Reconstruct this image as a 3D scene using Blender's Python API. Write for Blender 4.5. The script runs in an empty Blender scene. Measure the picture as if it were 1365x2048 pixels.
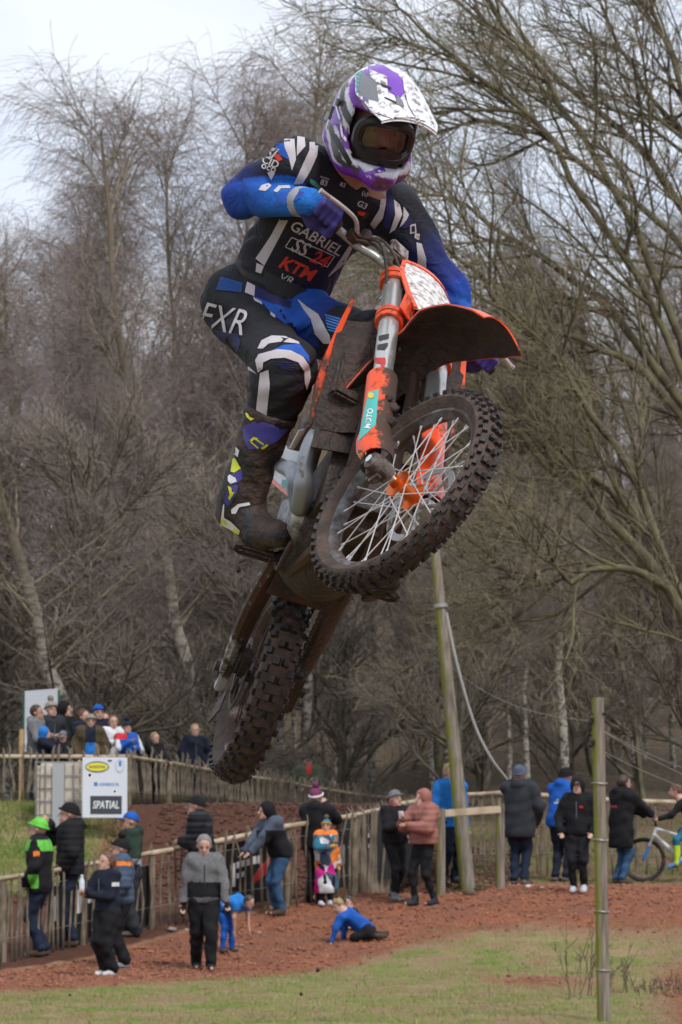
import bpy, bmesh, math, random
import numpy as np
from mathutils import Vector, Matrix
from mathutils.bvhtree import BVHTree

scene = bpy.context.scene
C = scene.collection
R = math.radians

# ------------------------------------------------------------------ camera
F_PX, CX, CY = 7680.0, 682.5, 1024.0          # focal length and centre in photograph pixels
HOR = 1600.0                                   # picture row of eye level
TILT = math.atan((HOR - CY) / F_PX)
CAM = np.array([0.0, 0.0, 2.2])
cd = bpy.data.cameras.new('camera')
cd.sensor_fit = 'VERTICAL'; cd.sensor_height = 36; cd.lens = 135
cd.clip_end = 5000; cd.clip_start = 0.5
cd.dof.use_dof = True; cd.dof.focus_distance = 11.3; cd.dof.aperture_fstop = 18
cam = bpy.data.objects.new('camera', cd); C.objects.link(cam)
cam.location = CAM; cam.rotation_euler = (math.pi / 2 + TILT, 0, 0)
scene.camera = cam

# ------------------------------------------------------------------ sky and sun
SUN_EL, SUN_AZ = R(52), R(150)                 # azimuth clockwise from +Y (behind the camera, to the right)
w = bpy.data.worlds.new('World'); scene.world = w; w.use_nodes = True
nt = w.node_tree; bg = nt.nodes['Background']
sky = nt.nodes.new('ShaderNodeTexSky'); sky.sky_type = 'NISHITA'; sky.sun_disc = False
sky.sun_elevation = SUN_EL; sky.sun_rotation = SUN_AZ; sky.dust_density = 3
tc = nt.nodes.new('ShaderNodeTexCoord'); mp = nt.nodes.new('ShaderNodeMapping'); mp.inputs['Scale'].default_value = (1.0, 1.0, 2.6)
nz = nt.nodes.new('ShaderNodeTexNoise'); nz.inputs['Scale'].default_value = 9.0; nz.inputs['Detail'].default_value = 4; nz.inputs['Roughness'].default_value = .45
mp.inputs['Location'].default_value = (0.35, 0.1, 0.22)
rp = nt.nodes.new('ShaderNodeValToRGB')
rp.color_ramp.elements[0].position = .36; rp.color_ramp.elements[0].color = (6.4, 7.2, 8.7, 1)
rp.color_ramp.elements[1].position = .60; rp.color_ramp.elements[1].color = (8.0, 8.4, 9.1, 1)
mx = nt.nodes.new('ShaderNodeMixRGB'); mx.inputs[0].default_value = .93
L = nt.links.new
L(tc.outputs['Generated'], mp.inputs['Vector']); L(mp.outputs['Vector'], nz.inputs['Vector']); L(nz.outputs['Fac'], rp.inputs['Fac'])
L(sky.outputs['Color'], mx.inputs[1]); L(rp.outputs['Color'], mx.inputs[2]); L(mx.outputs['Color'], bg.inputs['Color'])
bg.inputs['Strength'].default_value = 0.073
sd = bpy.data.lights.new('sun', 'SUN'); sd.energy = 1.5; sd.angle = R(10); sd.color = (1, .965, .92)
so = bpy.data.objects.new('sun', sd); C.objects.link(so)
so.rotation_euler = (math.pi / 2 - SUN_EL, 0, -SUN_AZ + math.pi)
sdir = Vector((math.sin(SUN_AZ) * math.cos(SUN_EL), math.cos(SUN_AZ) * math.cos(SUN_EL), math.sin(SUN_EL)))
so.rotation_euler = sdir.to_track_quat('Z', 'Y').to_euler()
vs = scene.view_settings
vs.view_transform = 'Standard'; vs.look = 'None'; vs.exposure = 0.78; vs.gamma = 1; vs.use_curve_mapping = False
scene.render.film_transparent = False
scene.cycles.adaptive_threshold = .025; scene.cycles.adaptive_min_samples = 16; scene.cycles.max_bounces = 5; scene.cycles.diffuse_bounces = 1; scene.cycles.glossy_bounces = 2; scene.cycles.transparent_max_bounces = 6

# ------------------------------------------------------------------ pixel -> place
_fw = np.array([0, math.cos(TILT), math.sin(TILT)]); _up = np.array([0, -math.sin(TILT), math.cos(TILT)]); _rt = np.array([1.0, 0, 0])
def ray(px, py):
    d = _fw + _rt * ((px - CX) / F_PX) + _up * ((CY - py) / F_PX)
    return d / d[1]                                            # per metre of Y
def at(px, py, Y):
    return CAM + ray(px, py) * Y
def sst(a, b, x):
    t = np.clip((x - a) / (b - a), 0, 1); return t * t * (3 - 2 * t)
def vnoise(x, y, s, seed=0):
    # cheap smooth noise from summed sines
    r = np.random.default_rng(seed); o = 0
    for k in range(7):
        a = r.uniform(0, 2 * math.pi); f = s * (0.6 + 0.9 * r.random()); p = r.uniform(0, 6.28)
        o = o + np.sin((x * math.cos(a) + y * math.sin(a)) * f + p)
    return o / 7
def ground_z(x, y):
    x = np.asarray(x, float); y = np.asarray(y, float)
    z = 0.90 * sst(49.0, 58.5, y + 0.25 * x + .4)
    left = 1 - sst(1.0, 2.6, x)                                  # the race track and its bank, left of the birches
    bank = 0.30 + 1.80 * sst(58.5, 64.5, y) - 0.9 * sst(68, 84, y)
    z = z * (1 - left * sst(56.5, 58.5, y + .3 * x)) + bank * left * sst(56.5, 58.5, y + .3 * x)
    right = (1 - left)
    z = z + right * 1.1 * sst(60, 76, y)
    z = z + 9.5 * sst(80, 150, y)
    z = z + .10 * np.exp(-((x - 2.2) / 1.6) ** 2 - ((y - 46.5) / 3.0) ** 2)     # the turf hump
    z = z - 0.55 * (1 - sst(0, 24, y))
    near = 1 - sst(62, 80, y)
    z = z + near * (.035 * vnoise(x, y, 1.3, 3) + .018 * vnoise(x, y, 3.6, 5))
    return z
def foot(px, py):
    """where the sight line through a pixel meets the ground"""
    d = ray(px, py); Y = np.arange(30, 120, .05); P = CAM[:, None] + d[:, None] * Y
    h = P[2] - ground_z(P[0], P[1]); i = np.argmax(h < 0)
    if i == 0: i = 1
    t = h[i - 1] / (h[i - 1] - h[i]); y = Y[i - 1] + t * .05
    return CAM + d * y
def scale_at(Y): return F_PX / (Y * math.cos(TILT))       # photograph pixels per metre

# ------------------------------------------------------------------ materials
MATS = {}
def mat(name, col, rough=.6, metal=0.0, spec=.5, var=0.0, vscale=20.0, col2=None, bump=0.0, bscale=60.0, ramp=(.4, .6), coat=0.0, detail=4.0, mud=None, mudscale=14.0, mudramp=(.5, .6), mudz=None, mudax='Z'):
    """procedural surface: base colour, optional second colour by noise, optional mud spatter with its own roughness"""
    if name in MATS: return MATS[name]
    m = bpy.data.materials.new(name); m.use_nodes = True; MATS[name] = m
    t = m.node_tree; b = t.nodes['Principled BSDF']; N = t.nodes.new; K = t.links.new
    b.inputs['Roughness'].default_value = rough; b.inputs['Metallic'].default_value = metal
    b.inputs['Specular IOR Level'].default_value = spec
    if coat: b.inputs['Coat Weight'].default_value = coat; b.inputs['Coat Roughness'].default_value = .15
    tcn = N('ShaderNodeTexCoord')
    c = None
    rgb = N('ShaderNodeRGB'); rgb.outputs[0].default_value = (*col, 1); c = rgb.outputs[0]
    if col2 is not None or var:
        n = N('ShaderNodeTexNoise'); n.inputs['Scale'].default_value = vscale; n.inputs['Detail'].default_value = detail
        K(tcn.outputs['Object'], n.inputs['Vector'])
        r = N('ShaderNodeValToRGB'); r.color_ramp.elements[0].position = ramp[0]; r.color_ramp.elements[1].position = ramp[1]
        c2 = col2 if col2 is not None else tuple(max(0, x * (1 - var)) for x in col)
        r.color_ramp.elements[0].color = (*col, 1); r.color_ramp.elements[1].color = (*c2, 1)
        K(n.outputs['Fac'], r.inputs['Fac']); c = r.outputs['Color']
    if mud is not None:
        n = N('ShaderNodeTexNoise'); n.inputs['Scale'].default_value = mudscale; n.inputs['Detail'].default_value = 7; n.inputs['Roughness'].default_value = .68
        K(tcn.outputs['Object'], n.inputs['Vector'])
        r = N('ShaderNodeValToRGB'); r.color_ramp.elements[0].position = mudramp[0]; r.color_ramp.elements[1].position = mudramp[1]
        K(n.outputs['Fac'], r.inputs['Fac']); fac = r.outputs['Color']
        if mudz is not None:                       # more mud low down: the thing itself is dirtier there
            sp = N('ShaderNodeSeparateXYZ'); K(tcn.outputs['Object'], sp.inputs[0])
            mr = N('ShaderNodeMapRange'); mr.inputs['From Min'].default_value = mudz[0]; mr.inputs['From Max'].default_value = mudz[1]
            mr.inputs['To Min'].default_value = mudz[2]; mr.inputs['To Max'].default_value = mudz[3]; K(sp.outputs[mudax], mr.inputs['Value'])
            ad = N('ShaderNodeMath'); ad.operation = 'ADD'; K(n.outputs['Fac'], ad.inputs[0]); K(mr.outputs[0], ad.inputs[1]); K(ad.outputs[0], r.inputs['Fac'])
        mm = N('ShaderNodeMixRGB'); K(fac, mm.inputs[0]); K(c, mm.inputs[1]); mm.inputs[2].default_value = (*mud, 1); c = mm.outputs[0]
        rr = N('ShaderNodeMapRange'); K(fac, rr.inputs['Value']); rr.inputs['To Min'].default_value = rough; rr.inputs['To Max'].default_value = .75; K(rr.outputs[0], b.inputs['Roughness'])
        if metal:
            r2 = N('ShaderNodeMapRange'); K(fac, r2.inputs['Value']); r2.inputs['To Min'].default_value = metal; r2.inputs['To Max'].default_value = 0; K(r2.outputs[0], b.inputs['Metallic'])
    K(c, b.inputs['Base Color'])
    if bump:
        n = N('ShaderNodeTexNoise'); n.inputs['Scale'].default_value = bscale; n.inputs['Detail'].default_value = 5
        K(tcn.outputs['Object'], n.inputs['Vector']); bp = N('ShaderNodeBump'); bp.inputs['Strength'].default_value = bump; bp.inputs['Distance'].default_value = .02
        K(n.outputs['Fac'], bp.inputs['Height']); K(bp.outputs[0], b.inputs['Normal'])
    return m

# ------------------------------------------------------------------ mesh helpers
def tag(o, label=None, cat=None, group=None, kind=None):
    if label: o['label'] = label
    if cat: o['category'] = cat
    if group: o['group'] = group
    if kind: o['kind'] = kind
    return o
def link(name, me, parent=None, m=None, smooth=True):
    o = bpy.data.objects.new(name, me); C.objects.link(o)
    if m is not None and not me.materials: me.materials.append(m)
    if smooth: me.shade_smooth()
    if parent is not None: o.parent = parent
    return o
def thing(name, label, cat, loc=(0, 0, 0), group=None, mtx=None, rz=0):
    o = bpy.data.objects.new(name, None); C.objects.link(o); o.empty_display_size = .2
    if mtx is not None: o.matrix_world = mtx
    else: o.location = tuple(float(v) for v in loc); o.rotation_euler = (0, 0, rz)
    return tag(o, label, cat, group)
def np_mesh(name, V, Q):
    """mesh from arrays; Q is (n,3) or (n,4)"""
    V = np.asarray(V, np.float32); Q = np.asarray(Q, np.int32); me = bpy.data.meshes.new(name)
    me.vertices.add(len(V)); me.vertices.foreach_set('co', V.ravel())
    n, k = Q.shape; me.loops.add(n * k); me.loops.foreach_set('vertex_index', Q.ravel())
    me.polygons.add(n); me.polygons.foreach_set('loop_start', np.arange(0, n * k, k, dtype=np.int32))
    me.update(calc_edges=True); me.validate(); return me
class MB:
    """collects shapes into one mesh"""
    def __init__(s): s.v = []; s.f = []
    def add(s, V, F):
        o = len(s.v); s.v += [tuple(float(c) for c in p) for p in V]; s.f += [tuple(i + o for i in f) for f in F]; return s
    def box(s, c, d, rot=None, bev=0.0):
        hx, hy, hz = d[0] / 2, d[1] / 2, d[2] / 2
        if bev:
            bm = bmesh.new(); bmesh.ops.create_cube(bm, size=1); bmesh.ops.scale(bm, vec=d, verts=bm.verts)
            bmesh.ops.bevel(bm, geom=bm.edges[:], offset=bev, segments=2, affect='EDGES')
            V = [v.co.copy() for v in bm.verts]; bm.verts.index_update(); F = [[v.index for v in f.verts] for f in bm.faces]; bm.free()
        else:
            V = [Vector((sx * hx, sy * hy, sz * hz)) for sx in (-1, 1) for sy in (-1, 1) for sz in (-1, 1)]
            F = [(0, 1, 3, 2), (4, 6, 7, 5), (0, 4, 5, 1), (2, 3, 7, 6), (0, 2, 6, 4), (1, 5, 7, 3)]
        if rot is not None: V = [rot @ v for v in V]
        return s.add([v + Vector(c) for v in V], F)
    def tube(s, P, r, n=8, cap=True, closed=False, flat=1.0):
        P = [Vector(p) for p in P]; m = len(P); rr = r if hasattr(r, '__len__') else [r] * m
        V = []; prev = None
        for i, p in enumerate(P):
            a = P[(i - 1) % m] if (closed or i > 0) else p; b = P[(i + 1) % m] if (closed or i < m - 1) else p
            t = (b - a).normalized()
            if prev is None:
                u = t.orthogonal().normalized()
            else:
                u = (prev - t * prev.dot(t)).normalized()
            prev = u; w_ = t.cross(u)
            for k in range(n):
                q = 2 * math.pi * k / n; V.append(p + u * (math.cos(q) * rr[i]) + w_ * (math.sin(q) * rr[i] * flat))
        F = []
        for i in range(m if closed else m - 1):
            j = (i + 1) % m
            for k in range(n): F.append((i * n + k, i * n + (k + 1) % n, j * n + (k + 1) % n, j * n + k))
        if cap and not closed: F.append(tuple(range(n))[::-1]); F.append(tuple(range((m - 1) * n, m * n)))
        return s.add(V, F)
    def lathe(s, prof, o, ax, n=32, closed=False):
        """prof: list of (radius, along axis)"""
        o = Vector(o); ax = Vector(ax).normalized(); u = ax.orthogonal().normalized(); w_ = ax.cross(u); V = []
        for k in range(n):
            q = 2 * math.pi * k / n; d = u * math.cos(q) + w_ * math.sin(q)
            for r_, h in prof: V.append(o + d * r_ + ax * h)
        m = len(prof); F = []
        for k in range(n):
            j = (k + 1) % n
            for i in range(m if closed else m - 1):
                i2 = (i + 1) % m; F.append((k * m + i, j * m + i, j * m + i2, k * m + i2))
        return s.add(V, F)
    def prism(s, poly, n, th):
        """flat outline (3D points) given thickness along n"""
        n = Vector(n).normalized(); A = [Vector(p) + n * th / 2 for p in poly]; B = [Vector(p) - n * th / 2 for p in poly]; m = len(poly)
        return s.add(A + B, [tuple(range(m)), tuple(range(m, 2 * m))[::-1]] + [(i, i + m, (i + 1) % m + m, (i + 1) % m) for i in range(m)])
    def sheet(s, G, th):
        """grid of points (rows x cols) turned into a plate with thickness"""
        G = [[Vector(p) for p in r] for r in G]; a, b = len(G), len(G[0]); T = []
        for i in range(a):
            for j in range(b):
                du = G[min(i + 1, a - 1)][j] - G[max(i - 1, 0)][j]; dv = G[i][min(j + 1, b - 1)] - G[i][max(j - 1, 0)]
                n = du.cross(dv); n = n.normalized() if n.length > 1e-9 else Vector((0, 0, 1)); T.append(n)
        V = [G[i][j] + T[i * b + j] * th / 2 for i in range(a) for j in range(b)] + [G[i][j] - T[i * b + j] * th / 2 for i in range(a) for j in range(b)]
        o = a * b; F = []
        for i in range(a - 1):
            for j in range(b - 1):
                q = (i * b + j, i * b + j + 1, (i + 1) * b + j + 1, (i + 1) * b + j); F.append(q); F.append(tuple(x + o for x in q)[::-1])
        rim = [j for j in range(b)] + [i * b + b - 1 for i in range(1, a)] + [(a - 1) * b + j for j in range(b - 2, -1, -1)] + [i * b for i in range(a - 2, 0, -1)]
        for i in range(len(rim)):
            p, q = rim[i], rim[(i + 1) % len(rim)]; F.append((p, p + o, q + o, q))
        return s.add(V, F)
    def mesh(s, name):
        me = bpy.data.meshes.new(name); me.from_pydata(s.v, [], s.f); me.update()
        bm = bmesh.new(); bm.from_mesh(me); bmesh.ops.recalc_face_normals(bm, faces=bm.faces[:]); bm.to_mesh(me); bm.free(); return me
    def build(s, name, m, parent=None, smooth=True, sharp=35):
        me = s.mesh(name); o = link(name, me, parent, m, smooth)
        if smooth and sharp: me.set_sharp_from_angle(angle=R(sharp))
        return o
def spline(P, n):
    """Catmull-Rom through points, n samples"""
    P = np.asarray(P, float); m = len(P); t = np.linspace(0, m - 1, n); out = []
    for q in t:
        i = min(int(q), m - 2); u = q - i
        p0, p1, p2, p3 = P[max(i - 1, 0)], P[i], P[i + 1], P[min(i + 2, m - 1)]
        out.append(.5 * ((2 * p1) + (-p0 + p2) * u + (2 * p0 - 5 * p1 + 4 * p2 - p3) * u * u + (-p0 + 3 * p1 - 3 * p2 + p3) * u ** 3))
    return np.array(out)
def tubes(P, Rr, sides):
    """many polylines at once: P (M,K,3), Rr (M,K) -> V, Q"""
    M, K, _ = P.shape
    T = np.empty_like(P); T[:, 1:-1] = P[:, 2:] - P[:, :-2]; T[:, 0] = P[:, 1] - P[:, 0]; T[:, -1] = P[:, -1] - P[:, -2]
    T /= np.linalg.norm(T, axis=2, keepdims=True) + 1e-9
    ref = np.where(np.abs(T[:, :1, 2:3]) > .8, np.array([1., 0, 0]), np.array([0, 0, 1.]))
    U = np.cross(T, np.broadcast_to(ref, T.shape)); U /= np.linalg.norm(U, axis=2, keepdims=True) + 1e-9; W = np.cross(T, U)
    a = np.arange(sides) * 2 * math.pi / sides
    V = P[:, :, None] + Rr[:, :, None, None] * (U[:, :, None] * np.cos(a)[:, None] + W[:, :, None] * np.sin(a)[:, None])
    idx = np.arange(M * K * sides).reshape(M, K, sides); nx = np.roll(idx, -1, 2)
    Q = np.stack([idx[:, :-1], nx[:, :-1], nx[:, 1:], idx[:, 1:]], -1).reshape(-1, 4)
    return V.reshape(-1, 3), Q
# ================================================================== GROUND
def node_ground():
    m = bpy.data.materials.new('ground'); m.use_nodes = True; t = m.node_tree; b = t.nodes['Principled BSDF']; N = t.nodes.new; K = t.links.new
    b.inputs['Roughness'].default_value = .92; b.inputs['Specular IOR Level'].default_value = .2
    tcn = N('ShaderNodeTexCoord'); va = N('ShaderNodeVertexColor'); va.layer_name = 'cover'
    sep = N('ShaderNodeSeparateColor'); K(va.outputs['Color'], sep.inputs[0])
    def noise(sc, det=5, rough=.6):
        n = N('ShaderNodeTexNoise'); n.inputs['Scale'].default_value = sc; n.inputs['Detail'].default_value = det; n.inputs['Roughness'].default_value = rough
        K(tcn.outputs['Object'], n.inputs['Vector']); return n.outputs['Fac']
    def nc(sc, lo=.42, hi=.58, det=6):
        mr = N('ShaderNodeMapRange'); mr.inputs['From Min'].default_value = lo; mr.inputs['From Max'].default_value = hi; K(noise(sc, det), mr.inputs['Value']); return mr.outputs[0]
    def ramp(f, a, ca, b_, cb):
        r = N('ShaderNodeValToRGB'); r.color_ramp.elements[0].position = a; r.color_ramp.elements[0].color = (*ca, 1)
        r.color_ramp.elements[1].position = b_; r.color_ramp.elements[1].color = (*cb, 1); K(f, r.inputs['Fac']); return r.outputs['Color']
    def mix(f, a, c):
        x = N('ShaderNodeMixRGB'); K(f, x.inputs[0]); K(a, x.inputs[1]); K(c, x.inputs[2]); return x.outputs[0]
    def mask(chan, nf, lo, hi):
        ad = N('ShaderNodeMath'); ad.operation = 'ADD'; K(sep.outputs[chan], ad.inputs[0]); K(nf, ad.inputs[1])
        mr = N('ShaderNodeMapRange'); mr.inputs['From Min'].default_value = lo; mr.inputs['From Max'].default_value = hi; K(ad.outputs[0], mr.inputs['Value']); return mr.outputs[0]
    bark = mix(nc(1.6), ramp(noise(34), .35, (.135, .047, .024), .62, (.42, .165, .085)), ramp(noise(70), .35, (.10, .037, .022), .65, (.36, .155, .095)))
    soil = ramp(noise(22), .3, (.06, .026, .017), .7, (.15, .066, .042))
    grass = mix(nc(1.3, .40, .60, 9), ramp(noise(45), .32, (.075, .125, .016), .68, (.24, .30, .065)), ramp(noise(60), .3, (.20, .13, .065), .7, (.44, .33, .19)))
    litter = mix(nc(1.2), ramp(noise(26), .35, (.07, .085, .02), .65, (.20, .20, .055)), ramp(noise(40), .35, (.085, .05, .032), .65, (.30, .19, .12)))
    tan = ramp(noise(30), .3, (.17, .095, .05), .7, (.40, .26, .16)); turf = mix(mask(0, noise(.9, 9, .75), 1.14, 1.24), tan, grass); c = mix(mask(0, noise(1.4, 9, .72), .92, 1.14), bark, turf)
    c = mix(mask(1, noise(1.6, 7), .80, 1.15), c, soil)
    c = mix(mask(2, noise(1.6, 7), .80, 1.15), c, litter)
    wood_floor = ramp(noise(9, 8), .35, (.055, .042, .026), .65, (.17, .125, .08)); xm = N('ShaderNodeMixRGB'); K(va.outputs['Alpha'], xm.inputs[0]); K(c, xm.inputs[1]); K(wood_floor, xm.inputs[2]); c = xm.outputs[0]
    K(c, b.inputs['Base Color'])
    bp = N('ShaderNodeBump'); bp.inputs['Strength'].default_value = .9; bp.inputs['Distance'].default_value = .05; K(noise(28, 6, .7), bp.inputs['Height']); K(bp.outputs[0], b.inputs['Normal'])
    return m
def axis(parts):
    return np.unique(np.concatenate([np.arange(a, b, s) for a, b, s in parts] + [[parts[-1][1]]]).round(4))
gx = axis([(-900, -60, 60), (-60, -12, 4), (-12, -6.5, .5), (-6.5, 6.5, .07), (6.5, 12, .5), (12, 60, 4), (60, 900, 60)])
gy = axis([(-300, -20, 40), (-20, 34, 2), (34, 68, .10), (68, 90, .5), (90, 160, 4), (160, 1800, 80)])
GX, GY = np.meshgrid(gx, gy); GZ = ground_z(GX, GY)
rg = np.random.default_rng(5)
fine = ((np.abs(GX) < 6.4) & (GY > 35) & (GY < 67))
GZ = GZ + fine * rg.normal(0, .012, GZ.shape)
nx_, ny_ = len(gx), len(gy); idx = np.arange(nx_ * ny_).reshape(ny_, nx_)
me = np_mesh('ground', np.stack([GX, GY, GZ], -1).reshape(-1, 3), np.stack([idx[:-1, :-1], idx[:-1, 1:], idx[1:, 1:], idx[1:, :-1]], -1).reshape(-1, 4))
def fence_line_y(x):            # where the near fence runs
    return np.interp(x, [-30, -4.5, -2.6, -.9, .2, 1.45, 2.3, 5, 30], [34, 49.4, 52.6, 55.2, 57.4, 58.6, 59.6, 59.6, 59.6])
def grass_amount(x, y):
    edge = np.interp(x, [-30, -4.5, -3, -1.5, 0, 1.4, 2.6, 4.4, 30], [44, 44.8, 46.2, 48.0, 50.6, 53.0, 53.6, 52.6, 50])
    g = .72 * (1 - sst(-1.6, 1.2, y - edge))
    g = g - .40 * np.exp(-((x - 2.35) / .55) ** 2 - ((y - 45.4) / 1.1) ** 2)        # worn hollow
    g = g - .45 * sst(3.5, 4.3, x - (y - 46) * .08) * (1 - sst(48, 50.5, y))
    return g
gr = grass_amount(GX, GY)
fy = fence_line_y(GX); left = 1 - sst(1.2, 2.2, GX)
behind = sst(-.2, .5, GY - fy)
soil = behind * left * (1 - sst(66.5, 67.5, GY))
gr2 = .85 * sst(0, .8, -3.3 - (GY - 60) * .05 - GX + .3 * vnoise(GX, GY, 1.1, 8)) * sst(56.5, 58, GY) * (1 - sst(65.5, 66.5, GY)) * left
strip = .55 * np.exp(-((GY - fy - .15) / .45) ** 2) * left
soil = np.clip(soil - gr2 - strip * 1.2, 0, 1)
lit = np.clip((behind * (1 - left) + sst(66.8, 67.5, GY)) * (1 - sst(70, 76, GY)), 0, 1)
col = np.ones((ny_, nx_, 4), np.float32); col[..., 0] = np.clip(np.maximum(np.maximum(gr, gr2), strip), 0, 1); col[..., 1] = soil; col[..., 2] = lit; col[..., 3] = sst(69, 75, GY)
ca = me.color_attributes.new('cover', 'FLOAT_COLOR', 'POINT'); ca.data.foreach_set('color', col.ravel())
ground = tag(link('ground', me, None, node_ground()), 'red brown trodden bark ground with a worn turf strip in front', 'ground', kind='structure')

def scatter(n, x0, x1, y0, y1, seed, dens=None):
    r = np.random.default_rng(seed); x = r.uniform(x0, x1, n); y = r.uniform(y0, y1, n)
    keep = np.abs(x) < y * .093
    if dens is not None: keep &= r.random(n) < dens(x, y)
    return x[keep], y[keep], r
# grass blades: nobody could count them
x, y, r = scatter(150000, -6, 6, 36, 53, 1, lambda x, y: np.clip(grass_amount(x, y) + .55 * vnoise(x, y, 1.6, 9) + .25 * vnoise(x, y, 4.5, 10) - .22, 0, 1) ** 1.3)
n = len(x); z = ground_z(x, y); h = r.uniform(.015, .06, n); a = r.uniform(0, 6.28, n); wd = r.uniform(.003, .007, n)
lx, ly = r.normal(0, .022, n), r.normal(0, .022, n)
V = np.stack([np.stack([x - wd * np.cos(a), y - wd * np.sin(a), z - .01], -1), np.stack([x + wd * np.cos(a), y + wd * np.sin(a), z - .01], -1), np.stack([x + lx, y + ly, z + h], -1)], 1)
gm = mat('grass_blade', (.11, .185, .03), .7, col2=(.32, .30, .10), vscale=2.0, ramp=(.3, .7))
tag(link('grass', np_mesh('grass', V.reshape(-1, 3), np.arange(n * 3).reshape(-1, 3)), None, gm), 'short worn grass on the turf strip in front', 'grass', kind='stuff')
x, y, r = scatter(26000, -6, -2.6, 57, 66, 31, lambda x, y: sst(0, .8, -3.2 - (y - 60) * .05 - x + .3 * vnoise(x, y, 1.1, 8)))
n = len(x); z = ground_z(x, y); h = r.uniform(.03, .13, n); a = r.uniform(0, 6.28, n); wd = r.uniform(.005, .011, n); lx, ly = r.normal(0, .04, n), r.normal(0, .04, n)
V = np.stack([np.stack([x - wd * np.cos(a), y - wd * np.sin(a), z - .01], -1), np.stack([x + wd * np.cos(a), y + wd * np.sin(a), z - .01], -1), np.stack([x + lx, y + ly, z + h], -1)], 1)
tag(link('grass', np_mesh('bank_grass', V.reshape(-1, 3), np.arange(n * 3).reshape(-1, 3)), None, mat('bank_blade', (.11, .17, .03), .7, col2=(.24, .25, .07), vscale=1.5, ramp=(.3, .7))), 'rough green grass on the bank below the tank', 'grass', kind='stuff')
# bark chips and crumbs of soil
def crumbs(name, label, cat, xs, ys, r, smin, smax, m, flat=.6, lift=.3):
    n = len(xs); zs = ground_z(xs, ys); s = r.uniform(smin, smax, n) * r.uniform(.5, 1, n)
    base = np.array([[1, 0, 0], [-1, 0, 0], [0, 1, 0], [0, -1, 0], [0, 0, 1], [0, 0, -1]], float)
    D = base[None] * r.uniform(.5, 1.2, (n, 6, 1)) * np.stack([s, s * r.uniform(.4, 1, n), s * flat], -1)[:, None]
    a = r.uniform(0, 6.28, n); ca_, sa = np.cos(a), np.sin(a)
    X = D[..., 0] * ca_[:, None] - D[..., 1] * sa[:, None]; Y = D[..., 0] * sa[:, None] + D[..., 1] * ca_[:, None]
    V = np.stack([X + xs[:, None], Y + ys[:, None], D[..., 2] + zs[:, None] + (s * lift)[:, None]], -1)
    f = np.array([[0, 2, 4], [2, 1, 4], [1, 3, 4], [3, 0, 4], [2, 0, 5], [1, 2, 5], [3, 1, 5], [0, 3, 5]])
    Q = (f[None] + 6 * np.arange(n)[:, None, None]).reshape(-1, 3)
    return tag(link(name, np_mesh(name, V.reshape(-1, 3), Q), None, m, False), label, cat, kind='stuff')
x, y, r = scatter(26000, -6, 6, 42, 60, 2, lambda x, y: np.clip(1 - grass_amount(x, y) * 1.6, 0, 1) * (y < fence_line_y(x)))
crumbs('bark_chips', 'red brown bark chips strewn over the spectators path', 'bark', x, y, r, .012, .05, mat('bark_chip', (.38, .155, .09), .9, col2=(.16, .06, .035), vscale=4))
x, y, r = scatter(16000, -6, 3, 56, 67, 4, lambda x, y: (y > fence_line_y(x) + .4) & ~((x < -3.0) & (y > 57.5)))
crumbs('soil_clods', 'dark brown clods of soil on the banked race track', 'soil', x, y, r, .02, .07, mat('soil_clod', (.125, .055, .035), .95, col2=(.06, .027, .018), vscale=3))
x, y, r = scatter(1600, -4, 5, 37, 50, 6, lambda x, y: sst(-2, 2.5, x) * .9)
crumbs('fallen_leaves', 'pale dead leaves and small stones scattered on the turf', 'leaves', x, y, r, .012, .032, mat('dead_leaf', (.42, .32, .22), .8, col2=(.2, .12, .07), vscale=5), .35)
x, y, r = scatter(9000, 1, 8, 58, 84, 7, lambda x, y: y > fence_line_y(x))
crumbs('leaf_litter', 'brown leaf litter under the trees behind the right fence', 'leaves', x, y, r, .02, .06, mat('litter_leaf', (.33, .2, .12), .85, col2=(.12, .07, .04), vscale=3), .3)

# ================================================================== TREES
def grow(rng, P, Rr, cnt, t0, t1, ang, ln, K, rad, grav, wob, wind=(0, 0, 0), lenfall=.5, min_r=.004, jit=.45):
    """children for every parent polyline; returns polylines and radii"""
    M, Kp, _ = P.shape; n = M * cnt
    pi = np.repeat(np.arange(M), cnt); t = rng.uniform(t0, t1, n); q = t * (Kp - 1); i = np.minimum(q.astype(int), Kp - 2); u = (q - i)[:, None]
    S = P[pi, i] * (1 - u) + P[pi, i + 1] * u; pr = Rr[pi, i] * (1 - u[:, 0]) + Rr[pi, i + 1] * u[:, 0]
    T = P[pi, i + 1] - P[pi, i]; T /= np.linalg.norm(T, axis=1, keepdims=True) + 1e-9
    rnd = rng.normal(size=(n, 3)); rnd -= T * (rnd * T).sum(1, keepdims=True); rnd /= np.linalg.norm(rnd, axis=1, keepdims=True) + 1e-9
    a = np.radians(ang) * rng.uniform(1 - jit, 1 + jit, n)[:, None]
    D = T * np.cos(a) + rnd * np.sin(a)
    Ls = ln * (1 - lenfall * (t - t0) / max(t1 - t0, 1e-6)) * rng.uniform(.55, 1.25, n)
    O = np.empty((n, K, 3)); O[:, 0] = S; W = np.asarray(wind, float)
    for k in range(1, K):
        D = D + np.array([0, 0, grav]) / (K - 1) + W / (K - 1) + rng.normal(0, wob, (n, 3)) / math.sqrt(K - 1)
        D /= np.linalg.norm(D, axis=1, keepdims=True); O[:, k] = O[:, k - 1] + D * (Ls / (K - 1))[:, None]
    r0 = np.minimum(pr * .75, rad * rng.uniform(.7, 1.3, n)); RR = r0[:, None] * np.linspace(1, .35, K)[None]
    return O, np.maximum(RR, min_r)
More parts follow.
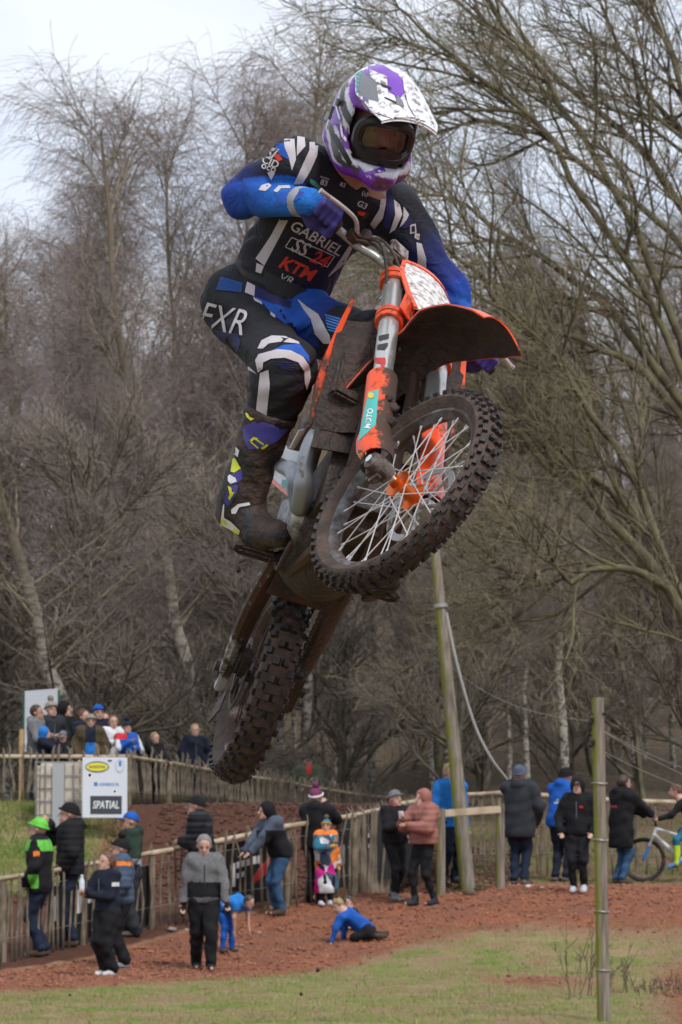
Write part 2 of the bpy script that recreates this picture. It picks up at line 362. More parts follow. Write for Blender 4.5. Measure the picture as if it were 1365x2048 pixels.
def trunk_line(rng, path, r0, r1, K=14):
    P = spline(path, K); P[1:] += rng.normal(0, .04, (K - 1, 3)); t = np.linspace(0, 1, K)
    return P[None], (r0 * (1 - t) ** .8 + r1)[None]
def node_bark(name, a, b_, c=None, vs=6):
    return mat(name, a, .9, col2=b_, vscale=vs, ramp=(.38, .62), bump=.5, bscale=25)
def birch_bark():
    m = bpy.data.materials.new('birch_bark'); m.use_nodes = True; t = m.node_tree; b = t.nodes['Principled BSDF']; N = t.nodes.new; K = t.links.new
    tcn = N('ShaderNodeTexCoord'); mp_ = N('ShaderNodeMapping'); mp_.inputs['Scale'].default_value = (3, 3, 5); K(tcn.outputs['Object'], mp_.inputs[0])
    n = N('ShaderNodeTexNoise'); n.inputs['Scale'].default_value = 1.6; n.inputs['Detail'].default_value = 9; n.inputs['Roughness'].default_value = .7; K(mp_.outputs[0], n.inputs['Vector'])
    r = N('ShaderNodeValToRGB'); r.color_ramp.elements[0].position = .44; r.color_ramp.elements[0].color = (.075, .062, .05, 1); r.color_ramp.elements[1].position = .56; r.color_ramp.elements[1].color = (.40, .37, .31, 1)
    K(n.outputs['Fac'], r.inputs['Fac']); sp = N('ShaderNodeSeparateXYZ'); K(tcn.outputs['Object'], sp.inputs[0])
    mr = N('ShaderNodeMapRange'); mr.inputs['From Min'].default_value = 4; mr.inputs['From Max'].default_value = 9; K(sp.outputs['Z'], mr.inputs['Value'])
    mx_ = N('ShaderNodeMixRGB'); K(mr.outputs[0], mx_.inputs[0]); K(r.outputs[0], mx_.inputs[1]); mx_.inputs[2].default_value = (.16, .13, .09, 1)
    K(mx_.outputs[0], b.inputs['Base Color']); b.inputs['Roughness'].default_value = .85; return m
M_BIRCH = birch_bark(); M_BTWIG = node_bark('birch_twig', (.29, .225, .21), (.18, .14, .13)); M_BLIMB = node_bark('birch_limb', (.30, .25, .17), (.16, .135, .09))
M_MOSS = node_bark('mossy_bark', (.145, .13, .065), (.07, .06, .038), vs=3); M_MTWIG = node_bark('mossy_twig', (.28, .235, .145), (.16, .135, .085), vs=1.5)
M_DARK = node_bark('dark_bark', (.15, .13, .09), (.08, .07, .048)); M_DTWIG = node_bark('dark_twig', (.32, .265, .21), (.20, .165, .135), vs=1.5)
def tree_proto(kind, seed, path, r0, cfg):
    """meshes of one tree about its own foot: trunk, limbs, twigs"""
    rng = np.random.default_rng(seed); TP, TR = trunk_line(rng, path, r0, .02)
    V, Q = tubes(TP, TR, 10); out = [('trunk', np_mesh(kind + '_trunk', V, Q), cfg['mt'])]
    A, AR = grow(rng, TP, TR, *cfg['l1']); B, BR = grow(rng, A, AR, *cfg['l2']); D, DR = grow(rng, B, BR, *cfg['l3'])
    V1, Q1 = tubes(A, AR, 6); V2, Q2 = tubes(B, BR, 4)
    out.append(('limbs', np_mesh(kind + '_limbs', np.concatenate([V1, V2]), np.concatenate([Q1, Q2 + len(V1)])), cfg['ml']))
    V3, Q3 = tubes(D, DR, 3); out.append(('crown', np_mesh(kind + '_crown', V3, Q3), cfg['mw']))
    return out
#            cnt t0  t1  ang len  K rad  grav  wob wind lenfall
def birch_cfg(H, wind=(0, 0, 0)):
    return dict(mt=M_BIRCH, ml=M_BLIMB, mw=M_BTWIG,
        l1=(32, .28, .99, 36, .24 * H, 8, .026, .50, .16, wind, .55, .008),
        l2=(13, .12, 1.0, 40, .115 * H, 6, .0095, -.2, .22, wind, .4, .005),
        l3=(11, .1, 1.0, 44, .062 * H, 5, .0045, -1.3, .22, wind, .2, .0032))
def bushy_cfg(H, mt, ml, mw, wind=(0, 0, 0), n1=28, n3=10, tw=.0042, t0=.12, a1=42, l1=.36):
    return dict(mt=mt, ml=ml, mw=mw,
        l1=(n1, t0, .99, a1, l1 * H, 9, .040, .28, .25, wind, .55, .010),
        l2=(14, .12, 1.0, 36, .17 * H, 7, .0165, .2, .36, wind, .4, .006),
        l3=(n3, .1, 1.0, 42, .062 * H, 5, .0056, .1, .42, wind, .2, tw))
PROTO = {}
PROTO['birch0'] = tree_proto('birch', 11, [(0, 0, 0), (-.55, 0, 4), (-1.3, 0, 8.5), (-1.8, 0, 12.5), (-2.1, 0, 16)], .125, birch_cfg(16))
PROTO['birch1'] = tree_proto('birch', 12, [(0, 0, 0), (.2, .1, 5), (-.1, .2, 10), (.2, 0, 16.5)], .10, birch_cfg(16.5))
PROTO['birch2'] = tree_proto('birch', 13, [(0, 0, 0), (-.3, 0, 5), (.2, .2, 10), (.5, 0, 15)], .10, birch_cfg(15))
PROTO['lean0'] = tree_proto('lean', 21, [(0, 0, 0), (-1.3, 0, 2.6), (-3.6, .2, 5.4), (-6.0, .3, 8.2), (-8.4, .2, 11)], .16, bushy_cfg(12.5, M_MOSS, M_MOSS, M_MTWIG, (-.34, 0, .14), 32, 9, a1=34, l1=.40))
PROTO['lean1'] = tree_proto('lean', 22, [(0, 0, 0), (-.8, 0, 3.0), (-2.6, .2, 6.0), (-4.8, .3, 9.2), (-7.2, .2, 12.5)], .15, bushy_cfg(13.5, M_MOSS, M_MOSS, M_MTWIG, (-.28, 0, .18), 32, 9, a1=34, l1=.38))
PROTO['wood0'] = tree_proto('wood', 31, [(0, 0, 0), (.3, 0, 4), (-.2, 0, 9), (.2, 0, 15)], .13, bushy_cfg(15, M_DARK, M_DARK, M_DTWIG))
PROTO['wood1'] = tree_proto('wood', 32, [(0, 0, 0), (-.5, 0, 4), (-.2, 0, 8), (-.9, 0, 14)], .12, bushy_cfg(14, M_MOSS, M_DARK, M_DTWIG, t0=.10))
PROTO['scrub'] = tree_proto('scrub', 41, [(0, 0, 0), (.2, 0, 1.2), (-.1, 0, 2.8), (.3, 0, 5.2)], .05, bushy_cfg(6.5, M_DARK, M_DARK, M_DTWIG, n1=20, n3=9, tw=.0042, t0=.06, l1=.42))
def plant_tree(key, name, label, x, y, s=1.0, rz=0.0, group=None, sx=1):
    t = thing(name, label, 'tree', (x, y, float(ground_z(x, y)) - .1), group, rz=rz); t.scale = (s * sx, s, s)
    for nm, me_, m in PROTO[key]: link(nm, me_, t, m)
    return t
def px_x(px, Y): return (px - CX) / F_PX * Y * math.cos(TILT)

SKY_Y = lambda px: float(np.interp(px, [-100, 60, 110, 160, 300, 560, 640, 700, 800, 900, 1100, 1400, 1700], [470, 450, 400, 230, 190, 190, 150, 260, 330, 200, 120, 40, 40]))     # where the tree tops end in the photograph
WOOD_Y = lambda px: float(np.interp(px, [-100, 60, 160, 300, 600, 800, 1000, 1400, 1700], [470, 460, 430, 400, 430, 520, 470, 400, 380]))
HT = dict(birch0=16.3, birch1=16.8, birch2=15.3, lean0=13.2, lean1=14.5, wood0=16.5, wood1=15.5, scrub=6.5)
def fit_scale(key, px, y, top=None):
    return (2.2 + (HOR - (WOOD_Y(px) if top is None else top)) * y / F_PX - float(ground_z(px_x(px, y), y))) / HT[key]
FRONT = [('birch0', 'birch_tree', 'white barked birch leaning left behind the crowd on the bank', 192, 76, 560, -.1, 1.9),
  ('birch0', 'birch_tree', 'tall birch with drooping twigs leaning towards the open sky on the left', 440, 84, 215, .0, 1.3),
  ('birch2', 'birch_tree', 'birch with the highest thin top rising beside the helmet', 620, 86, 110, 1.3, 1),
  ('birch1', 'birch_tree', 'slender birch crown behind the elbow of the rider', 500, 92, 200, 2.6, 1),
  ('birch1', 'birch_tree', 'birch crown left of the rider with the palest haze of twigs', 330, 90, 260, 4.4, 1),
  ('birch2', 'birch_tree', 'low birch at the left edge of the picture', 25, 92, 500, 4.0, 1),
  ('birch0', 'birch_tree', 'birch with flaking white trunk behind the blue jacketed spectator', 1135, 70, 620, 1.2, .8),
  ('birch1', 'birch_tree', 'pale birch trunk to the left of the flaking white one', 1058, 76, 700, 3.6, 1),
  ('birch2', 'birch_tree', 'pale birch trunk behind the man in the dark cap on the bank', 618, 90, 480, 5.2, 1),
  ('birch1', 'birch_tree', 'thin pale birch stem above the right end of the bank fence', 745, 96, 520, .9, 1),
  ('birch2', 'birch_tree', 'hazy birch crown above the white sponsor board', 250, 98, 330, 2.2, 1),
  ('birch0', 'birch_tree', 'hazy birch crown above the woman standing alone on the bank', 400, 100, 270, 3.3, 1),
  ('birch1', 'birch_tree', 'hazy birch crown behind the chest of the rider', 560, 102, 240, .4, 1),
  ('birch2', 'birch_tree', 'hazy birch crown left of the lone leaning birch', 150, 104, 400, 5.4, 1),
  ('lean1', 'leaning_tree', 'mossy leaning tree behind the cyclist at the right edge', 1400, 75, 240, .1, .5),
  ('lean1', 'leaning_tree', 'mossy leaning tree arching over the grey parka man', 1290, 84, 520, -.15, .5),
  ('lean0', 'leaning_tree', 'mossy leaning tree low behind the leaning pole', 1190, 92, 700, .2, .5)]
for k in FRONT: plant_tree(k[0], k[1], k[2], px_x(k[3], k[4]), k[4], fit_scale(k[0], k[3], k[4], k[5]), k[6], 'trees behind the spectators', sx=k[7])
def bough_tree(label, Y, paths, seed, n1=15, n2=12, n3=8):
    rng = np.random.default_rng(seed); K = 16; P, Rr = [], []; fy_ = None
    b0 = at(paths[0][0][0], paths[0][0][1], Y); O = np.array([b0[0], Y, float(ground_z(b0[0], Y))])
    for q, path in enumerate(paths):
        dy = rng.uniform(-1.5, 1.5); pts = [at(px, py, Y + dy * (i / (len(path) - 1))) - O for i, (px, py) in enumerate(path)]
        if q == 0: pts[0] = np.array([0, 0, -.2])
        L_ = spline(pts, K); L_[1:-1] += rng.normal(0, .06, (K - 2, 3)); P.append(L_); u = np.linspace(0, 1, K); r0 = .115 if q == 0 else .066; Rr.append(r0 * (1 - u) ** .75 + .016)
    P, Rr = np.array(P), np.array(Rr); t = thing('leaning_tree', label, 'tree', O, 'trees behind the spectators')
    V, Q = tubes(P[:1], Rr[:1], 10); link('trunk', np_mesh('trunk', V, Q), t, M_MOSS)
    for q in range(1, len(paths)): V, Q = tubes(P[q:q + 1], Rr[q:q + 1], 8); link('bough', np_mesh('bough', V, Q), t, M_MOSS)
    A, AR = grow(rng, P, Rr, n1, .22, 1.0, 34, 3.6, 10, .034, .10, .30, (-.30, 0, .10), .45, .010); B, BR = grow(rng, A, AR, n2, .1, 1.0, 38, 1.7, 7, .014, .12, .40, (-.15, 0, .1), .4, .0055); D, DR = grow(rng, B, BR, n3, .1, 1.0, 42, .75, 5, .0055, .05, .45, (-.05, 0, .05), .2, .0040)
    V1, Q1 = tubes(A, AR, 6); V2, Q2 = tubes(B, BR, 4); link('limbs', np_mesh('limbs', np.concatenate([V1, V2]), np.concatenate([Q1, Q2 + len(V1)])), t, M_MOSS); V3, Q3 = tubes(D, DR, 3); link('crown', np_mesh('crown', V3, Q3), t, M_MTWIG); return t
bough_tree('mossy leaning tree with low bare boughs, its trunk at the right edge', 64, [[(1530, 1620), (1450, 1380), (1340, 1180), (1190, 1020), (1040, 870), (930, 770), (840, 700)], [(1450, 1380), (1330, 1100), (1230, 900), (1120, 740), (1000, 600), (900, 500), (830, 430)], [(1340, 1180), (1240, 1130), (1130, 1155), (990, 1160)], [(1400, 1280), (1250, 1010), (1100, 900), (960, 870)]], 61)
bough_tree('mossy leaning tree whose long boughs sweep from the right edge to the helmet', 68, [[(1640, 1620), (1540, 1200), (1420, 900), (1290, 700), (1150, 560), (1000, 460), (880, 390)], [(1540, 1200), (1400, 820), (1270, 560), (1130, 330), (1000, 180), (880, 90), (790, 10)], [(1420, 900), (1310, 560), (1200, 330), (1090, 160), (990, 20), (950, -60)], [(1480, 1040), (1330, 800), (1180, 680), (1020, 640), (900, 600)]], 62)
bough_tree('mossy leaning tree with the highest boughs in the upper right corner', 72, [[(1800, 1620), (1650, 1000), (1500, 640), (1370, 420), (1230, 260), (1090, 120), (980, -20)], [(1650, 1000), (1480, 520), (1370, 300), (1260, 120), (1180, -40)], [(1500, 640), (1400, 300), (1330, 80), (1290, -60)], [(1560, 780), (1430, 560), (1280, 420), (1120, 300), (960, 240), (840, 210)]], 63)
rng = np.random.default_rng(77); wood = ['wood0', 'wood1', 'birch1', 'birch2', 'wood1', 'wood0', 'lean1']
for i in range(26):
    y = 92 + (i % 15) * 3.2 + rng.uniform(0, 2.5); px = (i * 377.7 + rng.uniform(-40, 40)) % 1560 - 90; kd = wood[i % 7]
    plant_tree(kd, 'woodland_tree', 'bare winter tree standing deep in the wood', px_x(px, y), y, fit_scale(kd, px, y) * rng.uniform(.72, .98), rng.uniform(0, 6.28), 'bare trees deep in the wood')
for i in range(24):
    y = 74 + (i % 15) * 2.4 + rng.uniform(0, 1.6); px = (i * 263.3 + rng.uniform(-50, 50)) % 1500 - 60
    plant_tree('scrub', 'scrub_bush', 'thin bare undergrowth bush among the tree trunks', px_x(px, y), y, rng.uniform(.8, 1.5), rng.uniform(0, 6.28), 'bare undergrowth bushes in the wood')

for i in range(13):
    y = 79 + (i * 5.3) % 17; px = (40 + i * 217.0 + rng.uniform(-30, 30)) % 1380; kd = ('birch1', 'birch2')[i % 2]
    plant_tree(kd, 'birch_sapling', 'slim birch pole standing among the undergrowth', px_x(px, y), y, rng.uniform(.5, .68), rng.uniform(0, 6.28), 'slim birch poles in the wood')

# the wood goes on beyond the frame on both sides
for i in range(30):
    sd_ = -1 if i % 2 else 1; y = 74 + (i * 7.3) % 60; px = (-130 - (i * 61) % 1100) if sd_ < 0 else (1600 + (i * 67) % 1100); kd = wood[i % 6]
    plant_tree(kd, 'woodland_tree', 'bare winter tree standing deep in the wood', px_x(px, y), y, rng.uniform(.75, 1.05), rng.uniform(0, 6.28), 'bare trees deep in the wood')
# ================================================================== FENCES, POSTS, PROPS
M_PALE = mat('paling_wood', (.225, .18, .13), .9, col2=(.11, .088, .062), vscale=5, bump=.4, bscale=40)
M_POSTW = mat('post_wood', (.24, .19, .13), .9, col2=(.13, .105, .065), vscale=6, bump=.5, bscale=30)
M_ALGAE = mat('algae_wood', (.215, .185, .14), .92, col2=(.15, .15, .045), vscale=1.6, ramp=(.40, .66), bump=.8, bscale=45, detail=9, mud=(.10, .085, .06), mudscale=22, mudramp=(.52, .68))
def algae():
    m = bpy.data.materials.new('algae_timber'); m.use_nodes = True; t = m.node_tree; b = t.nodes['Principled BSDF']; N = t.nodes.new; K = t.links.new; b.inputs['Roughness'].default_value = .92; b.inputs['Specular IOR Level'].default_value = .2
    tcn = N('ShaderNodeTexCoord'); mp_ = N('ShaderNodeMapping'); mp_.inputs['Scale'].default_value = (30, 30, 2.2); K(tcn.outputs['Object'], mp_.inputs[0]); g_ = N('ShaderNodeTexNoise'); g_.inputs['Scale'].default_value = 1.0; g_.inputs['Detail'].default_value = 6; K(mp_.outputs[0], g_.inputs['Vector'])
    r = N('ShaderNodeValToRGB'); r.color_ramp.elements[0].position = .3; r.color_ramp.elements[0].color = (.11, .09, .07, 1); r.color_ramp.elements[1].position = .65; r.color_ramp.elements[1].color = (.27, .235, .19, 1); K(g_.outputs['Fac'], r.inputs['Fac'])
    sp = N('ShaderNodeSeparateXYZ'); K(tcn.outputs['Normal'], sp.inputs[0]); n2 = N('ShaderNodeTexNoise'); n2.inputs['Scale'].default_value = 3.0; n2.inputs['Detail'].default_value = 8; K(tcn.outputs['Object'], n2.inputs['Vector'])
    ad = N('ShaderNodeMath'); ad.operation = 'MULTIPLY_ADD'; ad.inputs[1].default_value = -.45; K(sp.outputs['X'], ad.inputs[0]); K(n2.outputs['Fac'], ad.inputs[2]); mr = N('ShaderNodeMapRange'); mr.inputs['From Min'].default_value = .52; mr.inputs['From Max'].default_value = .85; K(ad.outputs[0], mr.inputs['Value'])
    x = N('ShaderNodeMixRGB'); K(mr.outputs[0], x.inputs[0]); K(r.outputs[0], x.inputs[1]); x.inputs[2].default_value = (.17, .17, .03, 1); K(x.outputs[0], b.inputs['Base Color'])
    bp = N('ShaderNodeBump'); bp.inputs['Strength'].default_value = .6; bp.inputs['Distance'].default_value = .01; K(g_.outputs['Fac'], bp.inputs['Height']); K(bp.outputs[0], b.inputs['Normal']); return m
M_ALGAE = algae()
M_RAIL = mat('rail_wood', (.46, .37, .26), .85, col2=(.29, .23, .15), vscale=4, bump=.3, bscale=40)
M_WIRE = mat('wire', (.32, .31, .29), .5, metal=.6)
rngf = np.random.default_rng(8)
def picket_mesh(h, w_, seed):
    r = np.random.default_rng(seed); m = MB(); x0 = r.normal(0, .012)
    P = [(0, 0, -.08), (x0, 0, h * .35), (x0 * .6 + r.normal(0, .01), 0, h * .7), (r.normal(0, .015), 0, h - .05), (r.normal(0, .015), 0, h)]
    m.tube(P, [w_ * .55, w_ * .55, w_ * .5, w_ * .46, w_ * .12], 6, flat=.55)
    me_ = m.mesh('picket'); me_.materials.append(M_PALE); me_.shade_smooth(); return me_
PICK = [picket_mesh(1.0, .031 + .006 * (i % 3), i) for i in range(8)]
def fence(name, label, nodes, spacing, wire_h=(.28, .85), post_r=.05, over=.10, rails=True, hmul=1.0, group=None, skip=None, pw=1.25, pm=None):
    """nodes: (x, y, ground z, rail z, post?)"""
    N = [np.array(n[:4], float) for n in nodes]; o = N[0]
    t = thing(name, label, 'fence', (o[0], o[1], o[2]), group); O = np.array([o[0], o[1], o[2]])
    for n in nodes:
        if n[4]:
            m = MB(); hgt = n[3] - n[2]; jx = rngf.normal(0, .01, 2)
            m.tube([(n[0] - O[0], n[1] - O[1], n[2] - O[2] - .3), (n[0] - O[0] + jx[0], n[1] - O[1] + jx[1], n[2] - O[2] + hgt + .01)], [post_r * 1.05, post_r * .95], 10)
            m.build('post', M_POSTW, t)
    for a, b in zip(N[:-1], N[1:]):
        A = np.array([a[0], a[1] - post_r * .9, a[3]]) - O; B = np.array([b[0], b[1] - post_r * .9, b[3]]) - O; d = (B - A) / np.linalg.norm(B - A)
        if rails:
            m = MB(); mid = (A + B) / 2 + [0, 0, -.008]; m.tube([A - d * .03, mid, B - d * .004], [.041, .039, .041], 8, flat=.8); m.build('rail', M_RAIL, t)
        for wh in wire_h:
            m = MB(); a0 = np.array([a[0], a[1] - post_r - .03, a[2] + (a[3] - a[2]) * wh]) - O; b0 = np.array([b[0], b[1] - post_r - .03, b[2] + (b[3] - b[2]) * wh]) - O
            m.tube([a0, (a0 + b0) / 2 - [0, 0, .01], b0], .004, 4); m.build('wire', M_WIRE, t)
        Ln = math.hypot(b[0] - a[0], b[1] - a[1]); k = max(1, int(Ln / spacing))
        for i in range(k):
            u = (i + .5 + rngf.uniform(-.22, .22)) / k; x = a[0] + (b[0] - a[0]) * u; y = a[1] + (b[1] - a[1]) * u; zr = a[3] + (b[3] - a[3]) * u
            if skip and skip(x): continue
            gz = float(ground_z(x, y)); p = bpy.data.objects.new('picket', PICK[rngf.integers(8)]); C.objects.link(p); p.parent = t
            h = (zr - gz) * hmul + over * rngf.uniform(.3, 1.5)
            p.location = (x - O[0], y - O[1] - post_r - .012, gz - O[2]); p.scale = (pw, pw, h); p.rotation_euler = (rngf.normal(0, .02), rngf.normal(0, .035), 0)
    return t
def fnode(px, fy, ry, post=1):
    p = foot(px, fy); return (p[0], p[1], float(ground_z(p[0], p[1])), at(px, ry, p[1])[2], post)
NEAR = [fnode(*a) for a in [(-480, 2040, 1822), (-260, 1988, 1795), (-60, 1942, 1768), (7, 1926, 1757), (165, 1888, 1731), (303, 1856, 1706), (440, 1830, 1681), (575, 1812, 1652), (709, 1794, 1631), (800, 1772, 1608), (880, 1760, 1593)]]
fence('paling_fence', 'weathered chestnut paling fence with round top rail running behind the front spectators', NEAR, .12)
RIGHT = [fnode(*a) for a in [(905, 1756, 1590), (1000, 1752, 1586), (1085, 1750, 1590), (1178, 1748, 1596), (1275, 1748, 1602), (1410, 1748, 1604), (1640, 1748, 1606)]]
fence('paling_fence', 'sparse dark paling fence with thin rail along the wood on the right', RIGHT, .21, post_r=.04, over=.02)
def hnode(px, Y, ry, post=1):
    p = at(px, ry, Y); return (p[0], p[1], float(ground_z(p[0], p[1])), p[2], post)
HILL = [hnode(*a) for a in [(-420, 65, 1512), (-220, 65.1, 1512), (-30, 65.2, 1512), (145, 65.4, 1513), (256, 65.8, 1513), (337, 67.5, 1525), (460, 71, 1547), (560, 74, 1562), (667, 78, 1582), (760, 82, 1594), (850, 86, 1601)]]
fence('paling_fence', 'grey paling fence along the top of the bank in front of the far crowd', HILL, .13, post_r=.055, over=.16, pw=1.6, wire_h=(.3,))
# ---- dark banners tied to the near fence
M_BAN = mat('banner_black', (.012, .012, .013), .7); M_BANW = mat('banner_white', (.6, .6, .6), .7); M_BANR = mat('banner_red', (.5, .03, .03), .7)
def banner(label, px0, px1, f0, f1, shapes):
    """vinyl banner hanging just behind the pickets; shapes in (u 0..1, v 0..1) of the banner"""
    def nd(px):
        xs = [n for n in NEAR]; X = np.array([n[0] for n in xs]); pr = np.array([CX + F_PX * n[0] / (n[1] * math.cos(TILT)) for n in xs])
        return [float(np.interp(px, pr, [n[k] for n in xs])) for k in range(4)]
    a, b = nd(px0), nd(px1); O = np.array(a[:3]); t = thing('banner', label, 'banner', O)
    def pt(u, v, off=0.0):
        x = a[0] + (b[0] - a[0]) * u; y = a[1] + (b[1] - a[1]) * u; g = a[2] + (b[2] - a[2]) * u; h = a[3] + (b[3] - a[3]) * u
        return np.array([x, y + .075 + .012 * math.sin(u * 23) * (1 - v) - off, g + (f0 + (f1 - f0) * v) * (h - g)]) - O
    m = MB(); m.sheet([[pt(i / 24, j / 6) for j in range(7)] for i in range(25)], .004); m.build('cloth', M_BAN, t)
    for nm, mt_, poly in shapes:
        m = MB(); k = 10; us = [p[0] for p in poly]; m.prism([pt(u, v, .006) for u, v in poly], (0, 1, 0), .003); m.build(nm, mt_, t, False)
    return t
Wb, Rb = M_BANW, M_BANR
banner('black banner with white block letters and a red stripe left of the leaning jeans man', 432, 566, .10, .93,
  [('letter', Wb, [(.22, .30), (.22, .66), (.29, .68), (.29, .30)]), ('letter', Wb, [(.30, .58), (.30, .68), (.52, .70), (.52, .60)]), ('letter', Wb, [(.30, .42), (.30, .50), (.44, .52), (.44, .44)]),
   ('letter', Wb, [(.55, .60), (.55, .72), (.66, .72), (.66, .60)]), ('stripe', Rb, [(.50, .30), (.62, .50), (.86, .76), (.94, .76), (.74, .40), (.58, .30)]), ('letter', Wb, [(.80, .34), (.88, .50), (.98, .36)])])
banner('black banner with white letters and a red slash behind the grey hatted woman', 672, 842, .13, .96,
  [('letter', Wb, [(.03, .34), (.03, .62), (.10, .63), (.10, .34)]), ('letter', Wb, [(.11, .52), (.11, .62), (.20, .62), (.20, .52)]), ('letter', Wb, [(.28, .50), (.28, .72), (.34, .72), (.34, .50)]), ('letter', Wb, [(.34, .66), (.34, .72), (.44, .73), (.44, .67)]),
   ('letter', Wb, [(.35, .50), (.35, .56), (.44, .58), (.44, .52)]), ('letter', Wb, [(.56, .62), (.62, .80), (.74, .76), (.66, .60)]), ('stripe', Rb, [(.58, .40), (.66, .58), (.88, .76), (.90, .60), (.70, .40)]), ('letter', Wb, [(.84, .46), (.90, .60), (.95, .46)])])
banner('black banner with white patches behind the legs of the black puffer man', 96, 196, .06, .80,
  [('letter', Wb, [(.08, .40), (.08, .82), (.18, .84), (.18, .42)]), ('letter', Wb, [(.55, .46), (.55, .86), (.68, .88), (.68, .46)]), ('letter', Wb, [(.80, .60), (.80, .82), (.90, .82), (.90, .60)])])
banner('plain black banner edge beside the round post left of the walking man', 250, 300, .05, .85, [('letter', Wb, [(.05, .50), (.05, .62), (.12, .62), (.12, .50)])])
# ---- leaning pole with cable
b = foot(936, 1778); top = at(862, 1010, b[1] + .3); O = b.copy()
t = thing('leaning_pole', 'tall leaning timber pole stained green with algae beside the blond boy', 'pole', O)
m = MB(); m.tube([(0, 0, -.4)] + [tuple((top - b) * q) for q in (0, .25, .5, .75, 1.0)], [.130, .122, .110, .096, .082, .068], 16); m.build('shaft', M_ALGAE, t)
cab = spline([at(893, 1225, b[1] - .2) - O, at(915, 1330, b[1] - .2) - O, at(950, 1450, b[1] - .1) - O, at(985, 1520, b[1]) - O, at(1022, 1572, b[1] + .3) - O, at(1040, 1640, b[1] + .9) - O], 22)
m = MB(); m.tube(cab, .022, 6); m.build('cable', mat('cable_grey', (.33, .32, .30), .6), t)
m = MB(); bb = (top - b) * .735
m.lathe([(.115, -.03), (.115, .03)], bb, top - b, 14); m.build('cable_band', M_WIRE, t)
# ---- post and rail guard round the pole
p0, p1 = foot(882, 1789), foot(1001, 1778); O = p0
t = thing('post_and_rail_guard', 'low guard of two round posts and one flat rail in front of the leaning pole', 'barrier', O)
for p, ry in ((p0, 1617), (p1, 1607)):
    z1 = at(CX, ry, p[1])[2]; m = MB(); m.tube([p - O - [0, 0, .3], (p[0] - O[0], p[1] - O[1], z1 - O[2])], [.072, .068], 12); m.build('post', M_ALGAE, t)
a_, b_ = at(872, 1620, p0[1] - .09) - O, at(1001, 1611, p1[1] - .09) - O
m = MB(); d = b_ - a_; rot = Vector((1, 0, 0)).rotation_difference(Vector(d)).to_matrix(); m.box((a_ + b_) / 2 - [0, 0, .06], (np.linalg.norm(d), .05, .11), rot, .012); m.build('rail', M_RAIL, t)
# ---- tall near post with insulators and wires
b = foot(1208, 2044); O = b; zt = at(CX, 1395, b[1])[2]; H = zt - b[2]
t = thing('wire_post', 'tall round timber post with black insulators and wire rings in the right foreground', 'post', O)
dx = px_x(1197, b[1]) - b[0]
m = MB(); m.tube([(0, 0, -.4), (0, 0, 0), (dx * .5, 0, H * .5), (dx, 0, H)], [.068, .067, .064, .061], 18); m.build('shaft', M_ALGAE, t)
for fr in (.16, .34, .56, .735):
    m = MB(); m.tube([(dx * fr + .078 * math.cos(q), .078 * math.sin(q), H * fr + .006 * math.sin(q * 2)) for q in np.linspace(0, 6.28, 22)], .005, 5); m.build('wire_ring', M_WIRE, t)
M_BLK = mat('black_plastic', (.012, .012, .013), .45)
for (ipx, ipy) in ((1181, 1443), (1183, 1488)):
    c = at(ipx, ipy, b[1] - .05) - O; m = MB(); m.lathe([(0, -.03), (.022, -.03), (.026, 0), (.018, .012), (.026, .024), (.02, .045), (0, .045)], c, (.4, -.3, 1), 14)
    m.tube([c + np.array([.01, 0, 0]), (dx, 0, c[2])], .012, 6); ins = m.build('insulator', M_BLK, t)
m = MB(); m.tube([(dx - .08, -.02, H - .165), (dx + .08, -.05, H - .165)], .011, 6); m.build('strap', M_BLK, t)
for (ax_, ay_, bx_, by_, yy, dp) in ((1183, 1448, 1420, 1552, b[1] + 8, 0.05), (1185, 1490, 1420, 1590, b[1] + 8, .05), (1180, 1442, 900, 1330, b[1] + 30, .2), (1206, 1462, 1420, 1570, b[1] + 6, .04)):
    A, B = at(ax_, ay_, b[1] - .05) - O, at(bx_, by_, yy) - O; Pm = [A * (1 - q) + B * q - np.array([0, 0, dp * 4 * q * (1 - q)]) for q in np.linspace(0, 1, 9)]
    m = MB(); m.tube(Pm, .0042, 4); m.build('wire', M_WIRE, t)
# ---- liquid container with sponsor board on the bank
c0 = at(160, 1632, 62.6); gz = float(ground_z(c0[0], c0[1])); c0 = np.array([c0[0], c0[1], gz])
t = thing('liquid_container', 'white plastic tank in a wire cage standing against the bank fence', 'tank', c0 - [.33, 0, 0])
M_TANK = mat('tank_plastic', (.62, .56, .46), .5, col2=(.45, .39, .31), vscale=2.5, mud=(.09, .045, .03), mudscale=4, mudramp=(.58, .72)); M_CAGE = mat('cage_steel', (.30, .29, .28), .5, metal=.5)
z1 = at(CX, 1522, c0[1])[2] - gz
m = MB(); m.box((0, .5, z1 * .5 + .04), (.74, .95, z1 - .10), None, .06); m.build('tank_body', M_TANK, t)
for i in range(6):
    m = MB(); zz = .1 + (z1 - .12) * i / 5; m.tube([(-.40, -.0, zz), (.40, .0, zz), (.40, 1.0, zz), (-.40, 1.0, zz)], .011, 6, closed=True); m.build('cage_bar', M_CAGE, t)
for i in range(6):
    m = MB(); xx = -.38 + .76 * i / 5; m.tube([(xx, -.012, .05), (xx, -.012, z1 - .02)], .011, 6); m.build('cage_bar', M_CAGE, t)
m = MB(); m.box((-.02, -.028, z1 * .5), (.19, .012, z1 - .06)); m.build('plate', mat('tank_plate', (.42, .43, .44), .5, metal=.4), t, False)
m = MB(); m.box((0, .5, -.02), (.86, 1.05, .10)); m.build('pallet', M_POSTW, t, False)
